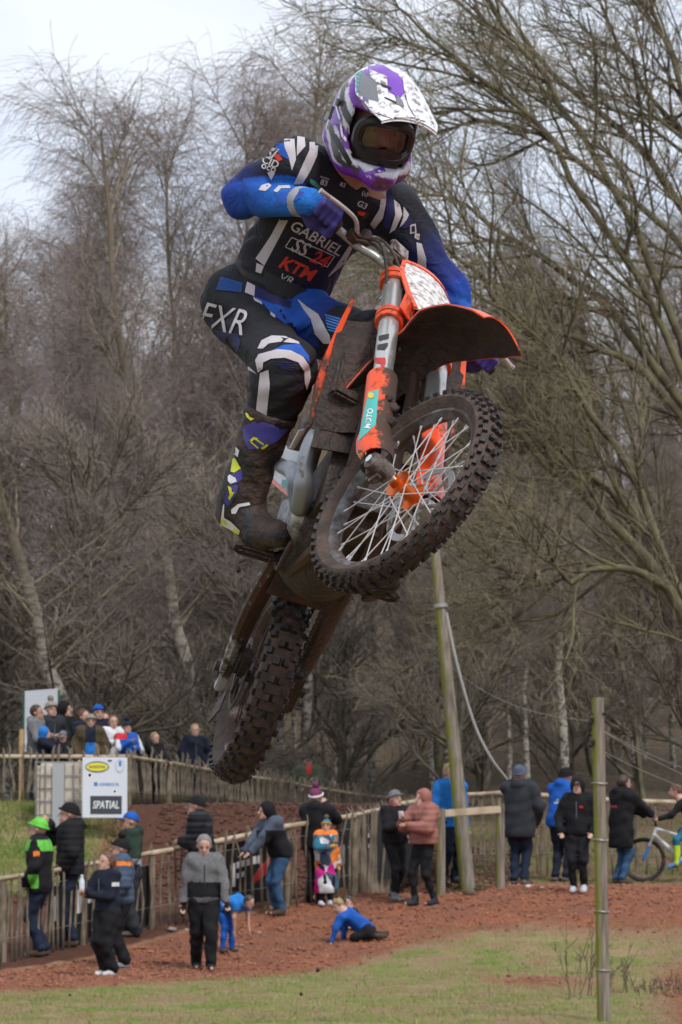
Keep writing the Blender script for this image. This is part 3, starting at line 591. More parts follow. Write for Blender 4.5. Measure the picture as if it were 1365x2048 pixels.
# sponsor board
bz = at(CX, 1636, 62.2)[2]; tz = at(CX, 1515, 62.2)[2]; x0, x1 = px_x(165, 62.2), px_x(255, 62.2); W, Hh = x1 - x0, tz - bz
O = np.array([(x0 + x1) / 2, 62.2, bz]); t = thing('sponsor_board', 'white sponsor board with yellow oval logo and dark panel, fixed to the tank', 'sign', O)
M_SIGN = mat('sign_white', (.66, .68, .73), .5)
me_ = MB(); me_.box((0, 0, Hh / 2), (W, .03, Hh), None, .008); me_.build('panel', M_SIGN, t)
def disc(cx, cz, rx, rz_, y, mt_, nm, th=.004):
    m = MB(); m.prism([(cx + rx * math.cos(q), y, cz + rz_ * math.sin(q)) for q in np.linspace(0, 2 * math.pi, 28, endpoint=False)], (0, 1, 0), th); return m.build(nm, mt_, t, False)
def font_mesh(txt, size=1.0, shear=0.0, bold=0.0, spacing=1.0):
    cu = bpy.data.curves.new('lettering', 'FONT'); cu.body = txt; cu.size = size; cu.align_x = 'CENTER'; cu.align_y = 'CENTER'; cu.shear = shear; cu.offset = bold; cu.space_character = spacing; cu.resolution_u = 3
    ob = bpy.data.objects.new('lettering', cu); C.objects.link(ob); dg = bpy.context.evaluated_depsgraph_get(); mm_ = bpy.data.meshes.new_from_object(ob.evaluated_get(dg)); bpy.data.objects.remove(ob); bpy.data.curves.remove(cu); return mm_
def sign_text(txt, cx, cz, w_, mt_, y, parent, shear=0, bold=.012, hscale=1.0):
    me2 = font_mesh(txt, 1, shear, bold); xs = [v.co.x for v in me2.vertices]; ys = [v.co.y for v in me2.vertices]; k = w_ / (max(xs) - min(xs)); mx_, my_ = (max(xs) + min(xs)) / 2, (max(ys) + min(ys)) / 2
    for v in me2.vertices: v.co = Vector((cx + (v.co.x - mx_) * k, y, cz + (v.co.y - my_) * k * hscale))
    me2.materials.append(mt_); return link('lettering', me2, parent, None, False)
M_YEL = mat('print_yellow', (.75, .66, .03), .6); M_NAVY = mat('print_navy', (.02, .05, .18), .6); M_PBLUE = mat('print_blue', (.05, .22, .55), .6); M_PGREY = mat('print_charcoal', (.045, .055, .065), .6); M_PW = mat('print_white', (.75, .75, .75), .6); M_PBK = mat('print_black', (.012, .012, .013), .6)
disc(-W * .17, Hh * .845, W * .265, Hh * .092, -.018, M_NAVY, 'logo_oval'); disc(-W * .17, Hh * .845, W * .245, Hh * .072, -.0215, M_YEL, 'logo_oval'); sign_text('HAWKSTONE', -W * .17, Hh * .845, W * .36, M_NAVY, -.026, t, .1, hscale=1.5)
disc(W * .33, Hh * .86, W * .10, Hh * .115, -.018, mat('print_pale', (.45, .52, .66), .6), 'logo_ring'); disc(W * .33, Hh * .86, W * .08, Hh * .095, -.0215, M_SIGN, 'logo_ring')
m = MB(); m.box((W * .34, -.026, Hh * .90), (W * .06, .004, Hh * .09)); m.build('logo_mark', M_PBLUE, t, False); m = MB(); m.box((W * .11, -.018, Hh * .945), (W * .09, .004, Hh * .03)); m.build('logo_mark', M_PGREY, t, False)
sign_text('ASHBROOK', W * .10, Hh * .555, W * .46, M_PBLUE, -.018, t, hscale=1.2); disc(-W * .20, Hh * .56, W * .045, Hh * .035, -.018, M_PBLUE, 'logo_mark')
m = MB(); m.box((W * .03, -.0175, Hh * .215), (W * .70, .005, Hh * .30)); m.build('dark_panel', M_PGREY, t, False); sign_text('SPATIAL', W * .03, Hh * .22, W * .58, M_PW, -.0225, t, .15, .02, 1.5)
# white panel behind the crowd, with its stake
O = np.array([px_x(82, 74), 74, float(ground_z(px_x(82, 74), 74))]); zt = at(CX, 1381, 74)[2] - O[2]; t = thing('white_panel', 'tall plain white panel with green edges behind the bank crowd', 'sign', O)
ww = 66 / scale_at(74); zb = at(CX, 1462, 74)[2] - O[2]
m = MB(); m.prism([(-ww / 2, 0, zb - .4), (ww / 2, 0, zb - .4), (ww / 2, 0, zt + .04), (-ww / 2, 0, zt - .01)], (0, 1, 0), .03); m.build('panel', mat('panel_white', (.52, .54, .58), .5), t, False)
for sx in (-1, 1):
    m = MB(); m.box((sx * (ww / 2 + .022), 0, (zt + zb - .4) / 2), (.04, .05, zt - zb + .4)); m.build('edge_strip', mat('edge_green', (.02, .09, .06), .6), t, False)
    m = MB(); m.tube([(sx * ww * .3, .05, -.2), (sx * ww * .3, .05, zb)], .035, 8); m.build('leg', M_POSTW, t)
p = at(43, 1585, 66.5); O = np.array([p[0], p[1], float(ground_z(p[0], p[1]))]); zt = at(CX, 1458, 66.5)[2] - O[2]
t = thing('timber_stake', 'pale yellow timber stake at the left end of the bank crowd', 'stake', O); m = MB(); m.box((0, 0, zt / 2 - .1), (.085, .06, zt + .2), None, .008); m.build('stake', mat('new_timber', (.42, .29, .13), .8, col2=(.3, .2, .1), vscale=6), t)
# stones and rubbish on the path
for i, (px, py, s, lab, c_) in enumerate([(345, 1862, .07, 'grey stone lying on the path left of the walking man', (.3, .28, .26)), (373, 1861, .03, 'small pale stone right of the grey stone on the path', (.55, .45, .36)), (520, 1866, .03, 'pale stone on the path right of the digging child', (.6, .45, .33)), (1058, 1775, .05, 'white scrap at the feet of the grey parka man', (.7, .68, .64)), (1085, 1777, .035, 'beige stone right of the grey parka man', (.5, .4, .3)), (940, 1790, .10, 'mossy lump at the foot of the leaning pole', (.13, .09, .05))]):
    p = foot(px, py); rr = np.random.default_rng(60 + i); bm = bmesh.new(); bmesh.ops.create_icosphere(bm, subdivisions=2, radius=s)
    for v in bm.verts: v.co = v.co * float(rr.uniform(.8, 1.15)); v.co.z *= .6
    me_ = bpy.data.meshes.new('stone'); bm.to_mesh(me_); bm.free(); o = link('stone', me_, None, mat('stone%d' % i, c_, .85, var=.4, vscale=30)); o.location = (p[0], p[1], float(ground_z(p[0], p[1])) + s * .3); tag(o, lab, 'stone')
# dry stems round the foot of the near post
def stems(label, px, py, n, h, spread, seed):
    p = foot(px, py); r = np.random.default_rng(seed); O = np.array([p[0], p[1], float(ground_z(p[0], p[1]))]); t = thing('dry_plant', label, 'plant', O, 'dry plants by the near post')
    P = np.empty((n, 6, 3)); a = r.uniform(0, 6.28, n); q = r.uniform(0, spread, n); P[:, 0] = np.stack([q * np.cos(a), q * np.sin(a), -.03 + 0 * q], -1); D = np.stack([r.normal(0, .22, n), r.normal(0, .22, n), np.ones(n)], -1); Ln = h * r.uniform(.4, 1.1, n)
    for k in range(1, 6): D = D + r.normal(0, .10, (n, 3)); D /= np.linalg.norm(D, axis=1, keepdims=True); P[:, k] = P[:, k - 1] + D * (Ln / 5)[:, None]
    RR = np.full((n, 6), .005) * np.linspace(1, .5, 6); V, Q = tubes(P, RR, 3); tag(link('stems', np_mesh('stems', V, Q), t, mat('dry_stem', (.16, .115, .075), .9, col2=(.09, .06, .04), vscale=6)), kind='stuff')
    B, BR = grow(r, P, RR, 5, .3, 1, 40, h * .22, 4, .003, .1, .2); V, Q = tubes(B, BR, 3); tag(link('twigs', np_mesh('twigs', V, Q), t, MATS['dry_stem']), kind='stuff')
stems('thin dry bramble stems left of the tall near post', 1172, 1996, 12, 1.05, .22, 3)
stems('short dry stems right of the tall near post', 1240, 1985, 10, .6, .2, 4)
stems('brown dry weeds at the right edge of the turf', 1335, 1990, 40, .30, .5, 5)
# ================================================================== SOFT BODIES (smooth blended volumes turned into one surface)
class SDF:
    def __init__(s): s.p = []; s.cut = []; s.disp = None; s.sub = None
    def cone(s, a, b, ra, rb, k=.03, sq=None): s.p.append(('c', np.array(a, float), np.array(b, float), ra, rb, k, sq)); return s
    def ell(s, c, r, rot=None, k=.03): s.p.append(('e', np.array(c, float), np.array(r, float), None if rot is None else np.array(rot, float), 0, k, None)); return s
    def plane(s, p, n): s.cut.append((np.array(p, float), np.array(n, float) / np.linalg.norm(n))); return s
    def mesh(s, name, res, smooth=1):
        lo = np.full(3, 1e9); hi = -lo; B = []
        for q in s.p:
            if q[0] == 'c':
                r = max(q[3], q[4]); sqf = 1.0 if q[6] is None else max(1.0, 1 / q[6][1]); l = np.minimum(q[1], q[2]) - r * sqf; h = np.maximum(q[1], q[2]) + r * sqf
            else: r = q[2].max() if q[3] is not None else q[2]; l = q[1] - r; h = q[1] + r
            B.append((l, h)); lo = np.minimum(lo, l); hi = np.maximum(hi, h)
        lo -= res * 3 + .02; hi += res * 3 + .02; n = np.ceil((hi - lo) / res).astype(int) + 1
        F = np.full(n, .25, np.float32); ax = [lo[i] + res * np.arange(n[i]) for i in range(3)]
        for q, (l, h) in zip(s.p, B):
            pad = q[5] * 1.2 + res * 3; i0 = np.maximum(((l - pad - lo) / res).astype(int), 0); i1 = np.minimum(np.ceil((h + pad - lo) / res).astype(int) + 1, n)
            sl = tuple(slice(a, b) for a, b in zip(i0, i1)); X, Y, Z = np.meshgrid(ax[0][sl[0]], ax[1][sl[1]], ax[2][sl[2]], indexing='ij'); P = np.stack([X, Y, Z], -1)
            if q[0] == 'c':
                a, b = q[1], q[2]; p = P - a; d = b - a
                if q[6] is not None:
                    nn, fc = q[6]; nn = np.array(nn, float); p = p + (p @ nn)[..., None] * nn * (fc - 1); d = d + nn * (d @ nn) * (fc - 1)
                t = np.clip((p @ d) / max(d @ d, 1e-9), 0, 1); D = np.linalg.norm(p - t[..., None] * d, axis=-1) - (q[3] + t * (q[4] - q[3]))
            else:
                p = P - q[1]
                if q[3] is not None: p = p @ q[3]
                k0 = np.linalg.norm(p / q[2], axis=-1); k1 = np.linalg.norm(p / q[2] ** 2, axis=-1); D = k0 * (k0 - 1) / np.maximum(k1, 1e-6)
            k = max(q[5], 1e-4); A = F[sl]; hh = np.clip(.5 + .5 * (A - D) / k, 0, 1); F[sl] = A * (1 - hh) + D * hh - k * hh * (1 - hh)
        if s.disp is not None or s.cut or s.sub is not None:
            X, Y, Z = np.meshgrid(*ax, indexing='ij')
            if s.disp is not None: F = F + s.disp(X, Y, Z)
            for p, nn in s.cut: F = np.maximum(F, (X - p[0]) * nn[0] + (Y - p[1]) * nn[1] + (Z - p[2]) * nn[2])
            if s.sub is not None: F = np.maximum(F, -s.sub(X, Y, Z))
        F[0] = F[-1] = .2; F[:, 0] = F[:, -1] = .2; F[:, :, 0] = F[:, :, -1] = .2
        ins = F < 0; c = np.zeros(n - 1, np.int8)
        for dx in (0, 1):
            for dy in (0, 1):
                for dz in (0, 1): c += ins[dx:n[0] - 1 + dx, dy:n[1] - 1 + dy, dz:n[2] - 1 + dz]
        act = (c > 0) & (c < 8); I = np.argwhere(act); vid = np.full(n - 1, -1, np.int32); vid[act] = np.arange(len(I))
        acc = np.zeros((len(I), 3)); cnt = np.zeros(len(I)); cor = [np.array(q) for q in np.ndindex(2, 2, 2)]
        for a in cor:
            for axx in range(3):
                if a[axx]: continue
                b = a.copy(); b[axx] = 1; fa = F[tuple((I + a).T)]; fb = F[tuple((I + b).T)]; m_ = (fa < 0) != (fb < 0)
                t = np.where(m_, fa / np.where(fa == fb, 1, fa - fb), 0); acc += m_[:, None] * (a + t[:, None] * (b - a)); cnt += m_
        V = lo + (I + acc / cnt[:, None]) * res; Q = []
        for axx in range(3):
            o1, o2 = [q for q in range(3) if q != axx]; e = [slice(1, -1)] * 3; e[axx] = slice(0, -1); e2 = list(e); e2[axx] = slice(1, None)
            A = ins[tuple(e)]; Bm = ins[tuple(e2)]; E = np.argwhere(A != Bm)
            if not len(E): continue
            E[:, o1] += 1; E[:, o2] += 1; d1 = np.zeros(3, int); d1[o1] = 1; d2 = np.zeros(3, int); d2[o2] = 1
            q = np.stack([vid[tuple((E - d1 - d2).T)], vid[tuple((E - d2).T)], vid[tuple(E.T)], vid[tuple((E - d1).T)]], -1)
            flip = ins[tuple(E.T)] == (axx == 1); q[flip] = q[flip][:, ::-1]; Q.append(q)
        Q = np.concatenate(Q); Q = Q[(Q >= 0).all(1)]
        for _ in range(smooth):                             # even the surface out a little
            S = np.zeros_like(V); N_ = np.zeros(len(V))
            for k in range(4):
                i, j = Q[:, k], Q[:, (k + 1) % 4]; np.add.at(S, i, V[j]); np.add.at(N_, i, 1); np.add.at(S, j, V[i]); np.add.at(N_, j, 1)
            V = V * .5 + .5 * S / np.maximum(N_, 1)[:, None]
        return np_mesh(name, V, Q[:, ::-1])
def ik(a, c, l1, l2, pole):
    a, c, pole = (np.array(q, float) for q in (a, c, pole)); d = c - a; L_ = np.linalg.norm(d)
    if L_ > (l1 + l2) * .999: c = a + d / L_ * (l1 + l2) * .999; d = c - a; L_ = np.linalg.norm(d)
    u = d / L_; x = (l1 * l1 - l2 * l2 + L_ * L_) / (2 * L_); h = math.sqrt(max(l1 * l1 - x * x, 1e-6)); p = pole - u * (pole @ u); p /= np.linalg.norm(p) + 1e-9
    return a + u * x + p * h, c
def folds(amp, f, seed, ribs=0.0, ribf=0.0):
    r = np.random.default_rng(seed); ph = r.uniform(0, 6.28, 8)
    def fn(X, Y, Z):
        d = amp * (np.sin(X * f * .9 + Z * f * .6 + 2 * np.sin(Y * f * .4 + ph[0]) + ph[1]) + .7 * np.sin(Y * f * 1.1 - Z * f * .8 + 1.5 * np.sin(X * f * .5 + ph[2]) + ph[3]) + .6 * np.sin(Z * f * 1.5 + X * f * .3 + ph[4] + np.sin(Y * f + ph[5])))
        if ribs: d = d - ribs * np.abs(np.sin(Z * ribf))
        return d
    return fn
SKIN = [mat('skin_fair', (.52, .30, .225), .5, var=.15, vscale=30), mat('skin_tan', (.42, .23, .16), .5, var=.15, vscale=30)]
CL = {}
def cloth(name, c, rough=.85, var=.25, vs=9.0): return mat('cloth_' + name, c, rough, var=var, vscale=vs, spec=.25)
BLACK = cloth('black', (.010, .010, .012)); DNAVY = cloth('dark_navy', (.012, .016, .032)); CHAR = cloth('charcoal', (.028, .031, .038)); GREY = cloth('grey', (.16, .165, .175)); LGREY = cloth('light_grey', (.30, .31, .34)); DJEAN = cloth('dark_jean', (.012, .02, .042)); JEAN = cloth('jean', (.035, .085, .17))
BLUE = cloth('blue', (.012, .095, .42)); BRBLUE = cloth('bright_blue', (.02, .18, .55)); GREEN = cloth('bottle_green', (.022, .042, .028)); LIME = cloth('lime', (.14, .52, .07)); KHAKI = cloth('khaki', (.075, .055, .03)); PINK = cloth('dusty_pink', (.30, .125, .10)); RED = cloth('red', (.5, .03, .04)); WHITE = cloth('white', (.66, .66, .68)); BROWN = cloth('brown', (.085, .058, .042)); ORANGE = cloth('orange', (.75, .2, .03)); MAG = cloth('magenta', (.62, .02, .26)); CYAN = cloth('cyan', (.08, .42, .55)); SLATE = cloth('slate', (.06, .09, .14)); TEAL = cloth('teal', (.03, .17, .24)); YELLOW = cloth('yellow', (.72, .62, .03)); GOLD = cloth('gold', (.62, .32, .02)); OLIVE = cloth('olive', (.07, .08, .05)); MARB = cloth('grey_blue', (.08, .10, .14)); PURPLE = cloth('plum', (.16, .035, .09)); TAUPE = cloth('taupe', (.13, .10, .085)); STONE_ = cloth('stone_knit', (.26, .24, .20))
H_BR = mat('hair_brown', (.05, .028, .017), .55, var=.5, vscale=60); H_FAIR = mat('hair_fair', (.36, .24, .11), .55, var=.5, vscale=60); H_GREY = mat('hair_grey', (.22, .20, .19), .6, var=.4, vscale=60); H_RED = mat('hair_auburn', (.13, .055, .025), .55, var=.5, vscale=60)
M_EYE = mat('eye_dark', (.02, .015, .012), .3); M_LIP = mat('lip', (.35, .12, .10), .5)
def rotz(p, a): return np.array([p[0] * math.cos(a) - p[1] * math.sin(a), p[0] * math.sin(a) + p[1] * math.cos(a), p[2]])
ARMS = dict(down=((.155, .0, .47), (.2, .6, 0)), pocket=((.135, -.075, .535), (.8, .7, 0)), fold=((-.03, -.145, .665), (.6, .3, -.8)), rail=((.06, -.30, .655), (.8, .1, -.5)), face=((.03, -.15, .855), (.7, .0, -.8)), hold=((.05, -.19, .69), (.7, .2, -.8)), swing=((.17, -.10, .48), (.3, .8, 0)), back=((.19, .07, .49), (.3, 1, 0)), hips=((.11, -.06, .60), (1, .5, 0)), reach=((.10, -.36, .70), (.5, .2, -.9)), phone=((.02, -.20, .76), (.7, .1, -.8)))
def person(px, label, yaw, top=BLACK, legs=DJEAN, shoe=BROWN, head_y=None, foot_y=None, Y=None, H=None, arms=('down', 'down'), stance='stand', lean=0, bulk=.028, hem=.47, puffer=False, hat=None, hat_m=BLACK, hair=H_BR, hair_len=0, hood=None, skin=0, group=None, regions=None, head_yaw=0, head_pitch=0, glove=None, leg_bulk=.0, pom=None, collar=None, twist=0, scale_w=1.0, foot_dx=0):
    """one spectator; facing the camera at yaw 0, to the right of the picture at yaw 90"""
    if Y is None:
        p = foot(px, foot_y); Y = p[1]; x = p[0]
    else: x = px_x(px, Y)
    z = float(ground_z(x, Y))
    if H is None: H = (at(px, head_y, Y)[2] - z) / (math.cos(R(lean)) * .45 + .55)
    t = thing('person', label, 'person', (x, Y, z), group, rz=R(yaw)); s = H; bulk = bulk if puffer else bulk * .82
    seed = int(px * 13 + H * 100) % 9999
    def J(a, b, c): return np.array([a * s, b * s, c * s])
    la = R(lean); piv = J(0, 0, .53)
    def T(p):                                                   # lean the upper body forward about the hips
        q = p - piv; return piv + np.array([q[0], q[1] * math.cos(la) - q[2] * math.sin(la), q[1] * math.sin(la) + q[2] * math.cos(la)])
    def Tl(p): return T(rotz(p, R(twist)))
    feet = {'stand': ((.055, -.0), (-.055, .01)), 'apart': ((.085, -.01), (-.085, .01)), 'walk': ((.05, -.10), (-.05, .11)), 'step': ((.06, .05), (-.06, -.07)), 'close': ((.045, 0), (-.045, .0))}[stance]
    wz = scale_w; hips = [J(.052, 0, .52), J(-.052, 0, .52)]; sh = [Tl(J(.096 * wz, .0, .815)), Tl(J(-.096 * wz, 0, .815))]
    ank, kne = [], []
    for hp, f in zip(hips, feet):
        lift = .02 * max(0, f[1]) * 10; k_, a_ = ik(hp, J(f[0], f[1] + .02 - .10 * math.sin(la), .045 + lift * .15), .25 * s, .245 * s, J(0, -1, 0)); ank.append(a_); kne.append(k_)
    wri, elb = [], []
    for i, sgn in ((0, 1), (1, -1)):
        tg, pole = ARMS[arms[i]] if isinstance(arms[i], str) else arms[i]
        e_, w_ = ik(sh[i], Tl(J(tg[0] * sgn, tg[1], tg[2])), .172 * s, .15 * s, rotz(J(pole[0] * sgn, pole[1], pole[2]), R(twist))); elb.append(e_); wri.append(w_)
    neck = Tl(J(0, .005, .845)); hc = Tl(J(0, -.012, .925)); hy = R(head_yaw); hpit = R(head_pitch) + la * .35
    Rh = np.array([[math.cos(hy), -math.sin(hy), 0], [math.sin(hy), math.cos(hy), 0], [0, 0, 1]]) @ np.array([[1, 0, 0], [0, math.cos(hpit), -math.sin(hpit)], [0, math.sin(hpit), math.cos(hpit)]])
    hc = hc + np.array([0, 0, .004 * s]); hs = s * 1.10
    def HH(a, b, c): return hc + Rh @ (np.array([a, b, c]) * hs)
    # ---- body: one skin from head to foot
    g = SDF(); sq = ((0, 1, 0), 1.55)
    g.ell(HH(0, .006, .012), np.array([.046, .057, .056]) * hs, Rh, .02); g.ell(HH(0, -.018, -.03), np.array([.034, .037, .04]) * hs, Rh, .02)
    g.cone(HH(0, -.056, .006), HH(0, -.068, -.012), .006 * s, .0095 * s, .008); g.ell(HH(0, -.048, -.052), np.array([.018, .016, .012]) * s, Rh, .01)
    for sx in (-1, 1): g.ell(HH(.047 * sx, .006, -.005), np.array([.007, .012, .018]) * s, Rh, .004)
    g.cone(neck - J(0, 0, .02), HH(0, .008, -.03), .034 * s, .03 * s, .02); g.cone(T(J(0, 0, .56)), Tl(J(0, .0, .78)), .075 * s, .095 * s, .04, sq)
    g.cone(sh[0], sh[1], .042 * s, .042 * s, .04)
    for i in (0, 1):
        g.cone(hips[i], kne[i], .046 * s, .026 * s, .03); g.cone(kne[i], ank[i], .025 * s, .018 * s, .02)
        g.cone(sh[i], elb[i], .03 * s, .024 * s, .02); g.cone(elb[i], wri[i], .022 * s, .015 * s, .015)
        d = wri[i] - elb[i]; d /= np.linalg.norm(d); bend = Tl(J(0, -1, 0)) - T(J(0, 0, 0)); bend /= np.linalg.norm(bend); sd_ = np.cross(d, bend); sd_ /= np.linalg.norm(sd_) + 1e-9
        hnd = d * .8 + bend * .25; hnd /= np.linalg.norm(hnd); pc = wri[i] + hnd * .028 * s; g.cone(wri[i], pc + hnd * .022 * s, .014 * s, .017 * s, .01, (np.cross(hnd, sd_), 1.5))
        for fi in range(4):
            off = sd_ * (fi - 1.5) * .0105 * s; ln = (.036, .042, .039, .03)[fi] * s; p1 = pc + hnd * .022 * s + off; p2 = p1 + hnd * ln * .55 + bend * .004 * s; p3 = p2 + (hnd * .6 + bend * .6) * ln * .5
            g.cone(p1, p2, .0062 * s, .0058 * s, .003); g.cone(p2, p3, .0058 * s, .005 * s, .003)
        th = pc - hnd * .012 * s + sd_ * .016 * s; g.cone(th, th + (hnd * .6 + sd_ * .5 + bend * .5) * .03 * s, .007 * s, .0055 * s, .004)
        fd = np.array([feet[i][0] * .6, -1, 0]); fd /= np.linalg.norm(fd); g.cone(ank[i] + [0, .012 * s, -.018 * s], ank[i] + fd * .095 * s + [0, 0, -.028 * s], .022 * s, .018 * s, .01)
    link('body', g.mesh('body', .0125), t, SKIN[skin])
    for sx in (-1, 1):
        m = MB(); m.lathe([(0, -.004 * s), (.007 * s, -.002 * s), (.008 * s, 0), (0, .003 * s)], HH(.019 * sx, -.0485, .006), Rh @ np.array([sx * .2, -1, 0]), 8); m.build('eye', M_EYE, t)
    m = MB(); m.tube([HH(-.013, -.0575, -.036), HH(0, -.0615, -.0375), HH(.013, -.0575, -.036)], [.002 * s, .0036 * s, .002 * s], 6); m.build('mouth', M_LIP, t)
    # ---- trousers
    g = SDF(); lb = leg_bulk; g.cone(T(J(0, .004, .60)), J(0, .0, .51), .082 * s, .088 * s, .03, ((0, 1, 0), 1.35))
    for i in (0, 1):
        g.cone(hips[i] - J(0, 0, .005), kne[i], (.066 + lb) * s, (.046 + lb) * s, .03); an = ank[i] + [0, .004 * s, .012 * s]; g.cone(kne[i], an, (.044 + lb) * s, (.034 + lb * 1.1) * s, .02)
        g.ell(an + [0, 0, .012 * s], np.array([.037 + lb, .039 + lb, .02]) * s, None, .015)
    g.disp = folds(.0065, 30, seed); g.plane(T(J(0, 0, .615)), T(J(0, 0, 1)) - T(J(0, 0, .6)))
    tr = link('trousers', g.mesh('trousers', .017), t, legs)
    # ---- shoes
    for i in (0, 1):
        fd = np.array([feet[i][0] * .6, -1, 0]); fd /= np.linalg.norm(fd); h_ = ank[i] + [0, .014 * s, -.02 * s]; g = SDF(); g.cone(h_, h_ + fd * .10 * s + [0, 0, -.008 * s], .027 * s, .023 * s, .02); g.cone(ank[i] + [0, 0, .022 * s], h_ + fd * .03 * s, .031 * s, .028 * s, .02)
        g.plane(ank[i] + [0, 0, -.042 * s], (0, 0, -1)); link('shoe', g.mesh('shoe', .010), t, shoe)
    # ---- jacket
    g = SDF(); bk = bulk; sq = ((0, 1, 0), 1.42); g.cone(Tl(J(0, .0, .57)), Tl(J(0, .0, .76)), (.094 + bk * .9) * s, (.104 * wz + bk * .9) * s, .04, sq)
    if hem < .56: g.cone(J(0, -.0, hem + .05), T(J(0, 0, .58)), (.10 + bk * 1.1) * s, (.098 + bk) * s, .04, sq)
    for i in (0, 1):
        m0 = Tl(J(0, 0, .80)); g.cone(m0, sh[i], (.050 + bk * .35) * s, (.040 + bk * .5) * s, .04); g.cone(sh[i], elb[i], (.044 + bk * .6) * s, (.035 + bk * .5) * s, .03); g.cone(elb[i], wri[i], (.035 + bk * .5) * s, (.026 + bk * .35) * s, .02)
    g.cone(Tl(J(0, .010, .81)), Tl(J(0, .004, .850)), .048 * s, .041 * s + bk * .15 * s, .02)
    if hood == 'down': g.ell(Tl(J(0, .062, .85)), np.array([.066, .045, .045]) * s, None, .03)
    g.disp = folds(.0075 if not puffer else .004, 24, seed + 3, .012 * (1 if puffer else 0), math.pi / .085); dn = T(J(0, 0, 0)) - T(J(0, 0, 1))
    g.plane(J(0, 0, hem) if hem < .53 else T(J(0, 0, hem)), (0, 0, -1) if hem < .53 else dn)
    jm = g.mesh('jacket', .0165); j = link('jacket', jm, t, top)
    if abs(((yaw + 180) % 360) - 180) < 75 and abs(lean) < 10 and hood != 'none':
        m = MB(); m.tube([Tl(J(0, -((.094 + .9 * bk) + (.010) * (q - .57) / .19 + .002) / 1.42 - (.012 if q > .75 else 0) * 0, q)) for q in np.linspace(max(hem + .02, .50), .79, 6)], .004 * s, 6); m.build('zip', CHAR if top not in (BLACK, CHAR, DNAVY) else GREY, t)
    if regions:
        ms = []
        for mt_, fn in regions: jm.materials.append(mt_)
        cc = np.empty(len(jm.polygons) * 3, np.float32); jm.polygons.foreach_get('center', cc); cc = cc.reshape(-1, 3) / s; mi = np.zeros(len(cc), np.int32)
        for q, (mt_, fn) in enumerate(regions): mi[np.array(fn(cc[:, 0], cc[:, 1], cc[:, 2]), bool)] = q + 1
        jm.polygons.foreach_set('material_index', mi)
    if collar is not None:
        g = SDF(); g.cone(Tl(J(0, .004, .848)), Tl(J(0, -.002, .872)), .050 * s, .047 * s, .02); link('scarf', g.mesh('scarf', .012), t, collar)
    if glove is not None:
        for i in (0, 1):
            d = wri[i] - elb[i]; d /= np.linalg.norm(d); g = SDF(); g.cone(wri[i] - d * .02 * s, wri[i] + d * .05 * s, .021 * s, .024 * s, .02); g.cone(wri[i] + d * .05 * s, wri[i] + d * .085 * s + T(J(0, -.012, 0)) - T(J(0, 0, 0)), .021 * s, .014 * s, .02); g.cone(wri[i] + d * .02 * s, wri[i] + d * .05 * s + J(0, -.026, 0), .01 * s, .008 * s, .01); link('glove', g.mesh('glove', .010), t, glove)
    # ---- head wear
    def hp_(f, n): return HH(*f), Rh @ np.array(n, float)
    if hood == 'up':
        g = SDF(); g.ell(HH(0, .014, .010), np.array([.062, .070, .071]) * hs, Rh, .02); g.cone(HH(0, .028, -.03), Tl(J(0, .02, .83)), .056 * s, .07 * s, .03); g.plane(*hp_((0, -.040, .0), (0, -1, -.12))); link('hood', g.mesh('hood', .013), t, hat_m if hat == 'hood' else top)
    if hat in ('beanie', 'cap', 'knit') or (hat == 'hood' and False):
        g = SDF(); g.ell(HH(0, .008, .016), np.array([.053, .064, .062]) * hs, Rh, .02); g.plane(*hp_((0, -.03, .028), (0, -.34, -1)))
        if hat != 'cap': g.disp = folds(.0012, 90, seed)
        link('hat', g.mesh('hat', .010), t, hat_m)
        if hat != 'cap':
            m = MB(); rr_ = [];
            for q in np.linspace(0, 2 * math.pi, 24, endpoint=False): rr_.append(HH(.0525 * math.cos(q), .007 + .064 * math.sin(q), .018 - .020 * math.sin(q)))
            m.tube(rr_, .010 * s, 8, closed=True); m.build('hat_band', hat_m if pom is None else pom[1], t)
        else:
            g = SDF(); g.ell(HH(0, -.075, .022), np.array([.044, .042, .006]) * s, Rh, .005); link('brim', g.mesh('brim', .008), t, hat_m)
        if pom is not None:
            bm = bmesh.new(); bmesh.ops.create_icosphere(bm, subdivisions=3, radius=.030 * s); rr = np.random.default_rng(seed)
            c_ = HH(0, .016, .098)
            for v in bm.verts: v.co = v.co * float(rr.uniform(.82, 1.15)) + Vector(c_)
            me_ = bpy.data.meshes.new('pompom'); bm.to_mesh(me_); bm.free(); link('pompom', me_, t, pom[0])
    if hair is not None and hood != 'up':
        g = SDF(); lo_ = hat is not None
        g.ell(HH(0, .013, .015), np.array([.0515, .061, .0605]) * hs, Rh, .02); g.plane(*hp_((0, -.024, .036), (0, -1, -.50)))
        if not lo_ or hair_len: pass
        if hair_len > 0: g.cone(HH(0, .046, .0), HH(0, .058, -hair_len), .045 * s, .03 * s, .03); g.cone(HH(.042, .01, .0), HH(.042, .006, -hair_len * .8), .016 * s, .014 * s, .02); g.cone(HH(-.042, .01, .0), HH(-.042, .006, -hair_len * .8), .016 * s, .014 * s, .02)
        else: g.plane(*hp_((0, .04, -.03), (0, .1, -1)))
        g.disp = folds(.0022, 85, seed + 1)
        if not (lo_ and hair_len == 0): link('hair', g.mesh('hair', .010), t, hair)
    t['_j'] = 0; del t['_j']
    return t, dict(wri=wri, elb=elb, sh=sh, hc=hc, s=s, T=Tl, HH=HH, Rh=Rh, yaw=R(yaw), loc=np.array([x, Y, z]))
GN, GH, GR_ = 'spectators at the near fence', 'spectators on the bank', 'spectators at the right fence'
